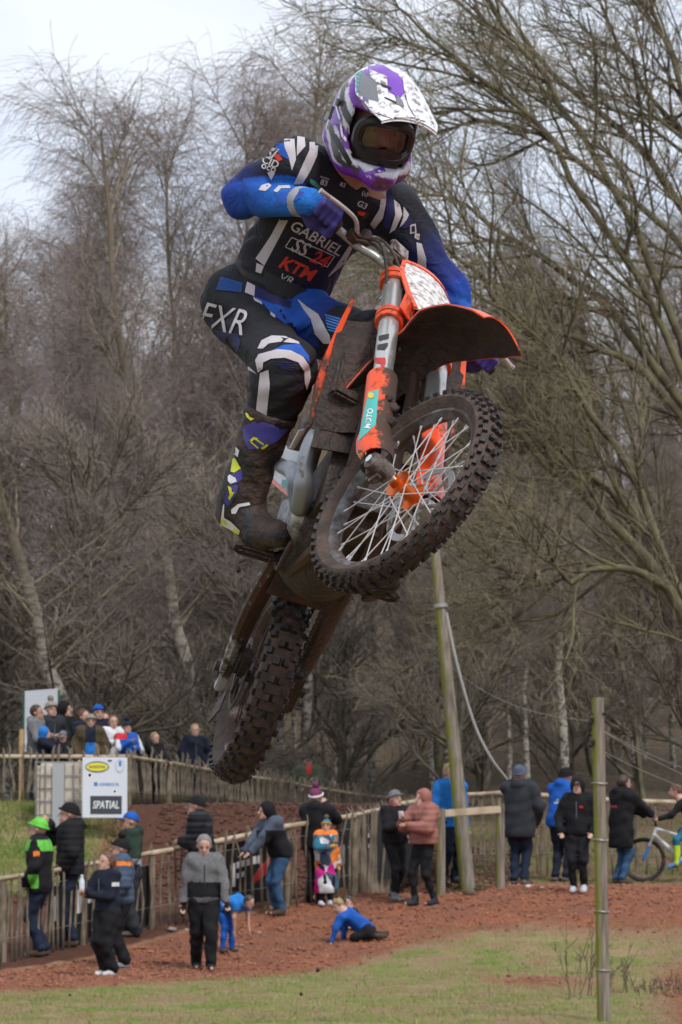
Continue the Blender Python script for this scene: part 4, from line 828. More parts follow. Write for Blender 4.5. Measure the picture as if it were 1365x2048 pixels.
def held(name, label, cat, info, i, build, off=(0, 0, 0)):
    """a thing in a hand: top-level, placed at the wrist"""
    p = info['wri'][i] + np.array(off); w_ = rotz(p, info['yaw']) + info['loc']; t = thing(name, label, cat, w_); build(t); return t
# ---- near fence, left to right
kl = [(LIME, lambda x, y, z: (z > .765) & (np.abs(x) < .16)), (LIME, lambda x, y, z: (z > .50) & (z < .60) & (x > .05) & (y < .02) & (y > -.04)), (ORANGE, lambda x, y, z: (z > .735) & (z < .77) & (x > .12) & (np.abs(y - .02) < .02)), (BLACK, lambda x, y, z: z > .85)]
person(78, 'spectator in bright green beanie and black jacket with green shoulders', -98, BLACK, DJEAN, BROWN, 1638, 1913, arms=('pocket', 'pocket'), hem=.46, bulk=.035, hat='beanie', hat_m=LIME, regions=kl, group=GN, hair=None, scale_w=1.1)
_, i_ = person(140, 'spectator in black beanie and black hooded puffer holding a yellow can', -85, BLACK, DJEAN, BROWN, 1608, 1893, arms=('pocket', 'face'), hem=.50, bulk=.04, puffer=True, hat='beanie', hood='down', group=GN, hair=None)
def can(mt_, r_=.033, h=.14):
    def f(t): m = MB(); m.lathe([(0, -h / 2), (r_ * .9, -h / 2), (r_, -h * .42), (r_, h * .42), (r_ * .85, h / 2), (0, h / 2)], (0, 0, 0), (0, 0, 1), 14); m.build('can_body', mt_, t); m = MB(); m.lathe([(r_ * .80, h / 2 + .001), (r_ * .84, h / 2 + .006), (r_ * .78, h / 2 + .007)], (0, 0, 0), (0, 0, 1), 14); m.build('rim', M_WIRE, t)
    return f
held('drink_can', 'yellow can held by the black puffer man', 'can', i_, 1, can(mat('can_yellow', (.7, .55, .02), .35)), (0, -.10, .03))
nv = [(WHITE, lambda x, y, z: (z > .735) & (z < .765) & (x > .13)), (ORANGE, lambda x, y, z: (z > .665) & (z < .70) & (x > .15)), (YELLOW, lambda x, y, z: (z > .70) & (z < .72) & (x > .15))]
_, i_ = person(214, 'girl with long brown hair in navy top hugging herself, white trainers', -48, DNAVY, BLACK, WHITE, 1706, 1952, arms=('fold', 'hold'), hem=.53, bulk=.026, hair=H_RED, hair_len=.12, leg_bulk=.012, regions=nv, group=GN, stance='close')
held('drinks_bottle', 'clear drinks bottle in the arms of the brown haired girl', 'bottle', i_, 1, lambda t: (MB().lathe([(0, -.10), (.033, -.10), (.035, -.06), (.035, .05), (.016, .09), (.016, .105), (0, .105)], (0, 0, 0), (0, 0, 1), 14).build('bottle_body', mat('bottle_clear', (.55, .60, .66), .15, spec=.8), t), MB().lathe([(0, .106), (.018, .106), (.018, .128), (0, .128)], (0, 0, 0), (0, 0, 1), 12).build('cap', M_BANW, t)), (0, -.05, .08))
person(242, 'spectator in black bobble hat and slate puffer half hidden behind the girl', -80, SLATE, BLACK, LGREY, 1679, 1936, arms=('pocket', 'pocket'), puffer=True, bulk=.04, hem=.50, hat='beanie', hat_m=BLACK, pom=(BLACK, BLACK), group=GN, hair=None, leg_bulk=.012, regions=[(ORANGE, lambda x, y, z: (z > .80) & (z < .83) & (x > .06))])
person(262, 'spectator in blue cap, bottle green hoodie and baggy grey joggers', -75, GREEN, CHAR, TAUPE, 1626, 1872, arms=('pocket', 'pocket'), hem=.56, bulk=.032, hat='cap', hat_m=BLUE, hood='down', leg_bulk=.022, group=GN, skin=1, hair=None, regions=[(LGREY, lambda x, y, z: z < .63)])
person(405, 'spectator in black beanie and quilted puffer leaning on the rail behind the walking man', -95, BLACK, BLACK, BLACK, 1593, 1852, arms=('fold', 'hips'), puffer=True, bulk=.045, hem=.48, hat='beanie', hair=None, group=GN, lean=6, regions=[(CHAR, lambda x, y, z: np.sin(z * 74) > .5)])
an = [(BLACK, lambda x, y, z: (z < .66) & (z > .545) & (np.abs(x) < .125)), (BLACK, lambda x, y, z: (z < .66) & (z > .50) & (np.abs(x) < .15) & (np.abs(x) > .125) & (y > -.03))]
person(408, 'grey haired man walking forward in grey and black anorak with dark gloves', 4, mat('cloth_heather', (.145, .145, .145), .9, col2=(.10, .10, .105), vscale=40), BLACK, CHAR, 1672, 1940, arms=('swing', 'down'), stance='walk', hem=.50, bulk=.03, hair=H_GREY, glove=BLACK, hood='down', group='people out on the path', regions=an, skin=0, head_pitch=22, leg_bulk=.008)
person(562, 'spectator in dark hood and grey shouldered jacket with jeans leaning far over the rail', -62, BLACK, JEAN, BROWN, 1605, 1830, arms=('rail', 'rail'), lean=20, hem=.50, bulk=.038, hood='up', hat='hood', hat_m=BLACK, group=GN, stance='close', regions=[(MARB, lambda x, y, z: (z > .735) | (y < -.22))])
person(632, 'spectator in striped red bobble hat and black padded coat with raised arms', 160, BLACK, BLACK, BLACK, 1578, 1806, arms=('face', 'face'), hem=.47, bulk=.045, hat='beanie', hat_m=PURPLE, pom=(PURPLE, WHITE), hood='down', group=GN, hair=None)
cs = np.random.default_rng(4); sd3 = cs.uniform([-.2, -.15, .25], [.2, .15, .88], (95, 3)); cm = [MAG, CYAN, ORANGE, WHITE, SLATE, GREY, TEAL, WHITE, SLATE]; ci = cs.integers(0, 9, 95)
def cell(k): return lambda x, y, z: ci[((np.stack([x, y, z * .9], -1)[:, None] - sd3[None] * [1, 1, .9]) ** 2).sum(-1).argmin(1)] == k
person(652, 'child in long patchwork coat of many bright colours and teal bobble hat', 28, WHITE, DNAVY, WHITE, 1640, 1812, arms=('down', 'hold'), hem=.15, bulk=.045, hat='beanie', hat_m=TEAL, pom=(TAUPE, GOLD), hood='down', group=GN, hair=None, glove=GOLD, regions=[(m_, cell(k)) for k, m_ in enumerate(cm)] + [(ORANGE, lambda x, y, z: z > .83)], head_yaw=-35)
person(790, 'woman in grey beanie and sunglasses with red scarf, black jacket and grey ankle boots', 38, BLACK, BLACK, GREY, 1582, 1802, arms=('hips', 'hold'), hem=.52, bulk=.032, hat='beanie', hat_m=GREY, collar=RED, group=GN, hair=None, stance='step', leg_bulk=-.006)
_, i_ = person(848, 'woman in dusty pink hooded puffer holding a cup', -52, PINK, BLACK, CHAR, 1580, 1811, arms=('hold', 'phone'), puffer=True, hem=.53, bulk=.045, hood='up', hat='hood', hat_m=PINK, group=GN, stance='step', leg_bulk=-.006)
held('paper_cup', 'white paper cup in the hands of the pink puffer woman', 'cup', i_, 1, lambda t: (MB().lathe([(0, -.05), (.028, -.05), (.04, .05), (.036, .05)], (0, 0, 0), (0, 0, 1), 14).build('cup_wall', M_BANW, t), MB().lathe([(0, .056), (.041, .056), (.041, .049)], (0, 0, 0), (0, 0, 1), 14).build('lid', M_BANW, t)), (0, -.06, .04))
# ---- right fence
person(901, 'blond boy in bright blue coat standing behind the leaning pole', 30, BRBLUE, DNAVY, CHAR, 1528, 1768, arms=('down', 'down'), hem=.47, bulk=.03, hair=H_FAIR, group=GR_)
person(1040, 'man in navy beanie and long charcoal parka seen from behind', 165, CHAR, DJEAN, TAUPE, 1532, 1771, arms=('rail', 'pocket'), hem=.40, bulk=.045, hat='beanie', hat_m=MARB, hood='down', group=GR_, hair=None, stance='close')
person(1122, 'man in royal blue jacket with white lettering leaning on the fence', 150, BLUE, DNAVY, TAUPE, 1537, 1764, arms=('rail', 'rail'), hem=.48, bulk=.036, hat='beanie', hat_m=BLACK, hood='down', lean=14, group=GR_, hair=None, regions=[(WHITE, lambda x, y, z: (y > .05) & (np.abs(x) < .09) & (z > .68) & (z < .76) & (np.sin(z * 230) > .2))])
person(1157, 'young man in black cap, hood and tracksuit with pale trainers', -12, BLACK, BLACK, mat('cloth_pale_shoe', (.42, .47, .52), .7), 1556, 1786, arms=('pocket', 'pocket'), hem=.50, bulk=.026, hat='cap', hood='up', hat_m=BLACK, group=GR_, hair=None, stance='close', leg_bulk=-.002, regions=[(RED, lambda x, y, z: (y < 0) & (z > .735) & (z < .76) & (x > .03) & (x < .06))])
person(1243, 'person in long black padded coat and jeans with arms on the rail', 120, BLACK, JEAN, BROWN, 1551, 1768, arms=('rail', 'rail'), hem=.33, bulk=.05, hood='down', hair=H_BR, group=GR_, lean=4, regions=[(RED, lambda x, y, z: (y > .05) & (z > .70) & (z < .725) & (np.abs(x) < .05))])
# ---- the crowd on the bank
def bank(px, hy, Y, label, yaw, top, **k): return person(px, label, yaw, top, k.pop('legs', DNAVY), BLACK, hy, None, Y=Y, group=GH, **k)
bank(128, 1404, 70.5, 'hooded figure in black at the edge of the white panel', 60, BLACK, hood='up', hat='hood', bulk=.035)
bank(196, 1411, 70, 'spectator in royal blue beanie at the back of the bank crowd', 20, DNAVY, hat='beanie', hat_m=BLUE, hair=None)
bank(209, 1425, 70.4, 'brown haired head just right of the royal blue beanie', 10, DNAVY, hair=H_BR, hair_len=.06, H=None)
bank(166, 1420, 69.2, 'woman in navy quilted puffer with light brown hair pulled back', 55, DNAVY, puffer=True, bulk=.045, hair=H_RED, arms=('hold', 'hold'))
bank(101, 1404, 69.3, 'spectator in pale green bobble hat and grey hoodie', 30, CHAR, hat='beanie', hat_m=STONE_, pom=(STONE_, STONE_), hair=None, arms=('pocket', 'pocket'))
bank(72, 1411, 68.2, 'dark haired young man in grey hoodie at the left end of the bank crowd', 70, GREY, hair=H_BR, skin=1, hood='down', arms=('down', 'hold'))
bank(226, 1431, 68.4, 'girl in white fleece with fair brown hair pulled back', 15, WHITE, hair=H_RED, hair_len=.05, arms=('hold', 'hold'))
bank(88, 1455, 67.0, 'child in bright blue hood at the bank fence', 80, DNAVY, hood='up', hat='hood', hat_m=BRBLUE, arms=('rail', 'rail'))
bank(126, 1463, 67.0, 'spectator in grey cap bending to the bank fence', -5, BLACK, hat='cap', hat_m=GREY, arms=('rail', 'rail'), head_pitch=15, hair=None)
bank(181, 1430, 66.9, 'man in stone knit hat and open khaki coat over a blue top', 5, KHAKI, hat='knit', hat_m=STONE_, bulk=.055, arms=('pocket', 'pocket'), skin=1, hair=None, regions=[(BRBLUE, lambda x, y, z: (y < -.03) & (np.abs(x) < .055) & (z < .70)), (DNAVY, lambda x, y, z: (y < -.03) & (np.abs(x) < .055) & (z >= .70))])
bank(254, 1444, 66.9, 'spectator in navy bobble hat and red, white and blue race jacket', 20, BLUE, hat='beanie', hat_m=DNAVY, pom=(DNAVY, DNAVY), arms=('hold', 'phone'), legs=BLUE, hair=None, regions=[(WHITE, lambda x, y, z: np.abs(x) > .125), (RED, lambda x, y, z: (z > .79) & (x < -.02))])
bank(301, 1466, 67.6, 'fair haired man in black coat leaning on the bank fence', 45, BLACK, hair=H_FAIR, lean=12, arms=('rail', 'rail'))
bank(390, 1449, 70.6, 'woman with long fair hair in navy jacket standing alone at the bank fence', 12, DNAVY, hair=H_FAIR, hair_len=.09, arms=('pocket', 'pocket'), collar=STONE_)
bank(616, 1512, 77.6, 'man in dark cap and olive jacket at the right of the bank fence', 8, OLIVE, hat='cap', hat_m=CHAR, arms=('hold', 'hips'), skin=0, hair=None, bulk=.055, scale_w=1.2, regions=[(RED, lambda x, y, z: (y < -.02) & (np.abs(x) < .03) & (z > .77))])
# ---- children at play on the path, and the young cyclist
person(444, 'child in blue hoodie bending down to dig in the bark behind the walking man', 58, BRBLUE, BLUE, BROWN, None, 1905, H=1.12, arms=((( .09, -.33, .80), (1, 0, .3)), ((.10, -.30, .72), (1, 0, .3))), lean=78, hem=.50, bulk=.03, hair=H_BR, group='children playing on the path', stance='apart')
p = foot(462, 1900); t = thing('wooden_trowel', 'short pale wooden stick at the feet of the digging child', 'stick', p)
m = MB(); m.tube([(-.09, 0, .05), (.10, -.03, .015)], [.016, .013], 8); m.build('shaft', M_RAIL, t); m = MB(); m.tube([(.10, -.03, .015), (.15, -.04, .008)], [.013, .004], 8, flat=.5); m.build('tip', M_RAIL, t)
def figure(label, O, J, cl, hatm=None, hairm=None, group=None, sc=1.0):
    """a figure given by its joints (local metres); cl: colours for top, legs, shoes"""
    t = thing('person', label, 'person', O, group); J = {k: np.array(v, float) for k, v in J.items()}; top, legs, shoe = cl; hc_ = J['head']; fwd = J['look'] / np.linalg.norm(J['look']); up = np.array([0, 0, 1.0]); up = up - fwd * (fwd @ up); up /= np.linalg.norm(up); rt = np.cross(fwd, up); RR = np.stack([rt, fwd, up], 1)
    def hh(a, b, c): return hc_ + RR @ (np.array([a, b, c]) * sc)
    g = SDF(); g.ell(hh(0, -.01, .015), np.array([.075, .09, .098]) * sc, RR, .03); g.ell(hh(0, .03, -.05), np.array([.055, .06, .06]) * sc, RR, .03); g.cone(hh(0, .085, .0), hh(0, .105, -.025), .010 * sc, .015 * sc, .01); g.cone(J['neck'], hh(0, 0, -.05), .05 * sc, .045 * sc, .03)
    for sx in (-1, 1): g.ell(hh(.076 * sx, 0, -.01), np.array([.012, .02, .03]) * sc, RR, .005)
    g.cone(J['neck'], J['pel'], .09 * sc, .10 * sc, .05)
    for s2 in 'RL':
        g.cone(J['sh' + s2], J['el' + s2], .04 * sc, .034 * sc, .03); g.cone(J['el' + s2], J['wr' + s2], .032 * sc, .022 * sc, .02); g.cone(J['hip' + s2], J['kn' + s2], .075 * sc, .05 * sc, .03); g.cone(J['kn' + s2], J['an' + s2], .045 * sc, .03 * sc, .02); g.cone(J['an' + s2], J['toe' + s2], .03 * sc, .022 * sc, .02)
        d = J['wr' + s2] - J['el' + s2]; d /= np.linalg.norm(d); sd_ = np.cross(d, up); sd_ /= np.linalg.norm(sd_) + 1e-9; pc = J['wr' + s2] + d * .05 * sc; g.cone(J['wr' + s2], pc, .024 * sc, .028 * sc, .02)
        for k in range(4): q = pc + sd_ * (k - 1.5) * .017 * sc; g.cone(q, q + d * (.045, .055, .05, .04)[k] * sc - np.array([0, 0, .008]), .0095 * sc, .008 * sc, .004)
        g.cone(pc + sd_ * .02 * sc, pc + sd_ * .05 * sc + d * .02 * sc, .011 * sc, .009 * sc, .006)
    link('body', g.mesh('body', .012), t, SKIN[0])
    g = SDF(); g.cone(J['neck'] * .8 + J['pel'] * .2, J['pel'], .125 * sc, .135 * sc, .05)
    for s2 in 'RL': g.cone(J['neck'] * .8 + J['pel'] * .2, J['sh' + s2], .09 * sc, .07 * sc, .04); g.cone(J['sh' + s2], J['el' + s2], .066 * sc, .054 * sc, .04); g.cone(J['el' + s2], J['wr' + s2], .054 * sc, .038 * sc, .02)
    g.disp = folds(.004, 30, 7); link('jacket', g.mesh('jacket', .015), t, top)
    g = SDF(); g.cone(J['hipR'], J['hipL'], .11 * sc, .11 * sc, .04); g.cone(J['pel'], (J['hipR'] + J['hipL']) / 2, .12 * sc, .12 * sc, .04)
    for s2 in 'RL': g.cone(J['hip' + s2], J['kn' + s2], .09 * sc, .066 * sc, .04); g.cone(J['kn' + s2], J['an' + s2], .062 * sc, .045 * sc, .03)
    g.disp = folds(.004, 30, 8); tm_ = g.mesh('trousers', .015); tr_ = link('trousers', tm_, t, legs[0])
    if len(legs) > 1:
        tm_.materials.append(legs[1]); cc = np.empty(len(tm_.polygons) * 3, np.float32); tm_.polygons.foreach_get('center', cc); cc = cc.reshape(-1, 3); tm_.polygons.foreach_set('material_index', ((cc[:, 2] < legs[2])).astype(np.int32))
    for s2 in 'RL':
        g = SDF(); d = J['toe' + s2] - J['an' + s2]; g.cone(J['an' + s2] - d * .15, J['toe' + s2], .042 * sc, .036 * sc, .02); link('shoe', g.mesh('shoe', .010), t, shoe)
    for sx in (-1, 1): m = MB(); m.lathe([(0, -.005 * sc), (.011 * sc, -.002), (.012 * sc, 0), (0, .004 * sc)], hh(.03 * sx, .078, .012), fwd, 8); m.build('eye', M_EYE, t)
    g = SDF(); g.ell(hh(0, -.018, .022), np.array([.086, .10, .106]) * sc, RR, .02); g.plane(hh(0, .05, .035), RR @ np.array([0, 1, -.5])); g.plane(hh(0, -.05, -.06), RR @ np.array([0, 0, -1])); g.disp = folds(.005, 60, 4)
    link('hat' if hatm is not None else 'hair', g.mesh('hair', .011), t, hatm if hatm is not None else hairm); return t
c0 = foot(705, 1884); Y0 = c0[1]
def lp(px, py, dy=0.0): return at(px, py, Y0 + dy) - c0
figure('fair haired child in blue sweatshirt crawling on hands and knees on the bark', c0,
  dict(head=lp(676, 1812, .05), look=(-.5, -.45, -.35), neck=lp(688, 1824, .05), pel=lp(733, 1858, .1), shR=lp(682, 1836, -.10), elR=lp(672, 1858, -.14), wrR=lp(664, 1882, -.14), shL=lp(692, 1828, .2), elL=lp(690, 1856, .26), wrL=lp(686, 1880, .26), hipR=lp(735, 1864, .02), knR=lp(708, 1884, -.02) + [0, 0, .06], anR=lp(752, 1876, .0) + [0, 0, .03], toeR=lp(772, 1872, .02), hipL=lp(738, 1862, .2), knL=lp(716, 1880, .3) + [0, 0, .06], anL=lp(756, 1872, .3) + [0, 0, .03], toeL=lp(775, 1866, .3)), (BLUE, (BLACK,), BROWN), None, H_FAIR, 'children playing on the path', .85)
c0 = foot(700, 1858); Y0 = c0[1]
figure('small child in olive hat crouching behind the crawling child', c0,
  dict(head=lp(697, 1806), look=(.2, -.9, -.3), neck=lp(697, 1820, .02), pel=lp(697, 1846, .1), shR=lp(684, 1826), elR=lp(680, 1840, -.1), wrR=lp(690, 1850, -.2), shL=lp(710, 1826), elL=lp(714, 1840, -.1), wrL=lp(704, 1850, -.2), hipR=lp(688, 1848, .08), knR=lp(684, 1838, -.2), anR=lp(686, 1856, -.08), toeR=lp(686, 1859, -.22), hipL=lp(706, 1848, .08), knL=lp(712, 1838, -.2), anL=lp(710, 1856, -.08), toeL=lp(712, 1859, -.22)), (CHAR, (BLACK,), BLACK), OLIVE, None, 'children playing on the path', .8)
# ---- mountain bike and its rider
o = foot(1288, 1764); YB = R(-6)
t = thing('mountain_bike', 'white mountain bike with blue fork standing at the right fence', 'bicycle', o, rz=YB); M_MTY = mat('bike_tyre', (.02, .018, .017), .8, mud=(.12, .06, .04), mudscale=8, mudramp=(.5, .65)); M_MWH = mat('bike_white', (.6, .62, .65), .35); M_MBL = mat('bike_blue', (.02, .16, .5), .35); M_MBK = M_BLK
for nm, cx in (('wheel', 0), ('wheel', 1.08)):
    wh = thing(nm, None, None, (0, 0, 0)); wh.parent = t; c = Vector((cx, 0, .35)); m = MB(); m.lathe([(.325 + .026 * math.cos(q), .026 * math.sin(q)) for q in np.linspace(0, 6.283, 10, endpoint=False)], c, (0, 1, 0), 40, closed=True); m.build('tyre', M_MTY, wh)
    m = MB(); m.lathe([(.300, -.013), (.306, 0), (.300, .013), (.285, .008), (.285, -.008)], c, (0, 1, 0), 40, closed=True); m.build('rim', M_MBK, wh); m = MB(); m.lathe([(0, -.05), (.014, -.05), (.022, -.03), (.012, 0), (.022, .03), (.014, .05), (0, .05)], c, (0, 1, 0), 12); m.build('hub', M_MBL, wh)
    for k in range(20):
        a = k * math.pi / 10; m = MB(); m.tube([c + Vector((.018 * math.cos(a + .9), .028 * (1 if k % 2 else -1), .018 * math.sin(a + .9))), c + Vector((.288 * math.cos(a), 0, .288 * math.sin(a)))], .0022, 4); m.build('spoke', M_WIRE, wh)
m = MB()
for sy in (-1, 1): m.tube([(0, .06 * sy, .35), (.03, .06 * sy, .42), (.085, .055 * sy, .56)], [.022, .024, .022], 10)
m.tube([(.085, -.06, .56), (.10, 0, .60), (.085, .06, .56)], .022, 8); m.build('fork_lower', M_MBL, t)
m = MB()
for sy in (-1, 1): m.tube([(.085, .055 * sy, .56), (.155, .055 * sy, .73)], .016, 10)
m.tube([(.155, -.065, .73), (.165, 0, .75), (.155, .065, .73)], .022, 8); m.build('fork_upper', M_MWH, t)
m = MB(); m.tube([(.155, 0, .72), (.205, 0, .86)], .026, 10); m.tube([(.165, 0, .75), (.62, 0, .33)], [.03, .034], 10); m.tube([(.20, 0, .84), (.74, 0, .68)], .022, 10); m.tube([(.62, 0, .33), (.80, 0, .78)], .019, 10)
for sy in (-1, 1): m.tube([(.62, .04 * sy, .33), (1.08, .065 * sy, .35)], .012, 8); m.tube([(.74, .03 * sy, .66), (1.08, .065 * sy, .35)], .010, 8)
m.build('frame', M_MWH, t)
m = MB(); m.tube(spline([(.16, -.37, .98), (.17, -.15, .96), (.19, 0, .93), (.17, .15, .96), (.16, .37, .98)], 18), .015, 8); m.tube([(.205, 0, .86), (.19, 0, .93)], .02, 8); m.build('handlebar', M_MBK, t)
for sy in (-1, 1): m = MB(); m.tube([(.16, .38 * sy, .98), (.165, .26 * sy, .972)], .019, 8); m.build('grip', M_MBK, t)
g = SDF(); g.cone((.72, 0, .86), (.92, 0, .875), .02, .055, .03, ((0, 0, 1), 2)); link('saddle', g.mesh('saddle', .010), t, M_MBK); m = MB(); m.tube([(.79, 0, .74), (.815, 0, .86)], .014, 8); m.build('seat_post', M_MBK, t)
m = MB(); m.lathe([(.07, -.004), (.085, -.004), (.085, .004), (.07, .004)], (.62, -.05, .33), (0, 1, 0), 24, closed=True); m.tube([(.62, -.07, .33), (.50, -.075, .24)], .012, 6); m.tube([(.62, .07, .33), (.74, .075, .42)], .012, 6); m.box((.50, -.12, .235), (.09, .08, .02)); m.box((.74, .12, .425), (.09, .08, .02)); m.build('crank_set', M_MBK, t)
def bp2(x, y, z): return rotz(np.array([x, y, z]), YB)
figure('young cyclist in black jacket and lime shin guards at the right edge', o,
  {k: bp2(*v) for k, v in dict(head=(.50, -.02, 1.43), look=(-1, -.2, -.1), neck=(.60, 0, 1.29), pel=(.84, 0, .98), shR=(.60, -.16, 1.23), elR=(.44, -.25, 1.05), wrR=(.26, -.29, 1.0), shL=(.60, .16, 1.23), elL=(.44, .26, 1.05), wrL=(.26, .29, 1.0), hipR=(.82, -.09, .93), knR=(.52, -.14, .66), anR=(.53, -.13, .30), toeR=(.40, -.13, .24), hipL=(.82, .09, .93), knL=(.60, .14, .78), anL=(.74, .13, .47), toeL=(.62, .13, .43)).items()}, (BLACK, (TEAL, mat('cloth_fluo', (.45, .62, .02), .8), .58), mat('cloth_shoe_blue', (.10, .22, .42), .8)), None, H_RED, GR_, .95)
# ================================================================== MOTORCYCLE (x forward, y left, z up; rear axle line at the origin)
_Rc = np.array([[0.26447055, -0.36134587, -0.89413896], [0.93927937, 0.3067233, 0.15386706], [0.21865403, -0.88053959, 0.420524]]).T
_Tc = np.array([-0.23813712, 0.4739737, 11.94236916])
C2W = np.stack([_rt, -_up, _fw], 1)                                   # camera axes (right, down, away) in the world
BR_, BT_ = C2W @ _Rc, CAM + C2W @ _Tc
BIKE = Matrix([[*BR_[0], BT_[0]], [*BR_[1], BT_[1]], [*BR_[2], BT_[2]], [0, 0, 0, 1]])
STEER = R(27.187); HA = R(26.1)
s_ = np.array([-math.sin(HA), 0, math.cos(HA)]); f_ = np.array([s_[2], 0, -s_[0]]); l_ = np.array([0, 1.0, 0])
ST0 = np.array([1.485, 0, .01]) - f_ * .055
def _rod(v):
    t = np.linalg.norm(v); k = v / t; K = np.array([[0, -k[2], k[1]], [k[2], 0, -k[0]], [-k[1], k[0], 0]]); return np.eye(3) + math.sin(t) * K + (1 - math.cos(t)) * K @ K
_S = _rod(s_ * STEER); fu, lv, sw = _S @ f_, _S @ l_, _S @ s_
def st(u, v, w_): return ST0 + fu * u + lv * v + sw * w_              # fork frame: u ahead, v left, w up the fork
MUD = (.058, .030, .020)
M_OR = mat('orange_plastic', (.80, .075, .012), .38, mud=MUD, mudscale=16, mudramp=(.56, .66), coat=.2)
M_ORM = mat('orange_plastic_muddy', (.78, .075, .012), .4, mud=(.16, .05, .03), mudscale=50, mudramp=(.46, .66))
M_ORA = mat('orange_anodised', (.72, .13, .012), .3, metal=.75, mud=MUD, mudscale=30, mudramp=(.55, .68))
M_ALU = mat('aluminium_dirty', (.42, .41, .40), .38, metal=.8, mud=MUD, mudscale=18, mudramp=(.5, .64))
M_FORK = mat('fork_tube', (.56, .55, .52), .28, metal=.75, mud=(.16, .10, .075), mudscale=26, mudramp=(.55, .70))
M_MUDDY = mat('muddy_black', (.014, .012, .012), .5, mud=MUD, mudscale=9, mudramp=(.40, .58), bump=.5, bscale=60)
M_UNDER = mat('muddy_underside', (.02, .014, .012), .7, col2=(.055, .028, .02), vscale=26, ramp=(.35, .7), bump=.8, bscale=55, detail=8)
M_TYRE = mat('tyre_rubber', (.040, .027, .021), .8, col2=(.085, .052, .037), vscale=22, ramp=(.35, .65), bump=.3, bscale=90)
M_TREAD = mat('tread_rubber', (.016, .012, .011), .6, col2=(.046, .028, .022), vscale=30, ramp=(.45, .7), bump=.3, bscale=90)
M_RIM = mat('rim_grey', (.22, .23, .24), .42, metal=.5, mud=(.06, .038, .03), mudscale=9, mudramp=(.36, .54))
M_SPOKE = mat('spoke_steel', (.62, .60, .58), .35, metal=.5); M_CHROME = mat('chrome', (.7, .7, .7), .18, metal=1.0)
M_PIPE = mat('exhaust_steel', (.27, .285, .31), .38, metal=.75, mud=MUD, mudscale=12, mudramp=(.60, .72))
M_PLATE = mat('plate_white', (.70, .68, .66), .45, mud=(.13, .08, .06), mudscale=46, mudramp=(.45, .66))
M_WPL = mat('panel_white_plastic', (.72, .73, .75), .4, mud=MUD, mudscale=14, mudramp=(.66, .75)); M_TEALP = mat('decal_teal', (.06, .40, .36), .45, mud=MUD, mudscale=16, mudramp=(.62, .72)); M_DW = mat('decal_white', (.72, .72, .72), .45, mud=MUD, mudscale=20, mudramp=(.62, .72))
M_DBK = mat('decal_black', (.03, .03, .035), .45); M_DRED = mat('decal_red', (.45, .03, .03), .45); M_DY = mat('decal_yellow', (.7, .45, .02), .45)
bike = thing('motocross_bike', 'mud covered orange motocross bike flying through the air, front wheel turned', 'motorcycle', mtx=BIKE)
def part(m, name, mt_, parent=None, **k): return m.build(name, mt_, bike if parent is None else parent, **k)
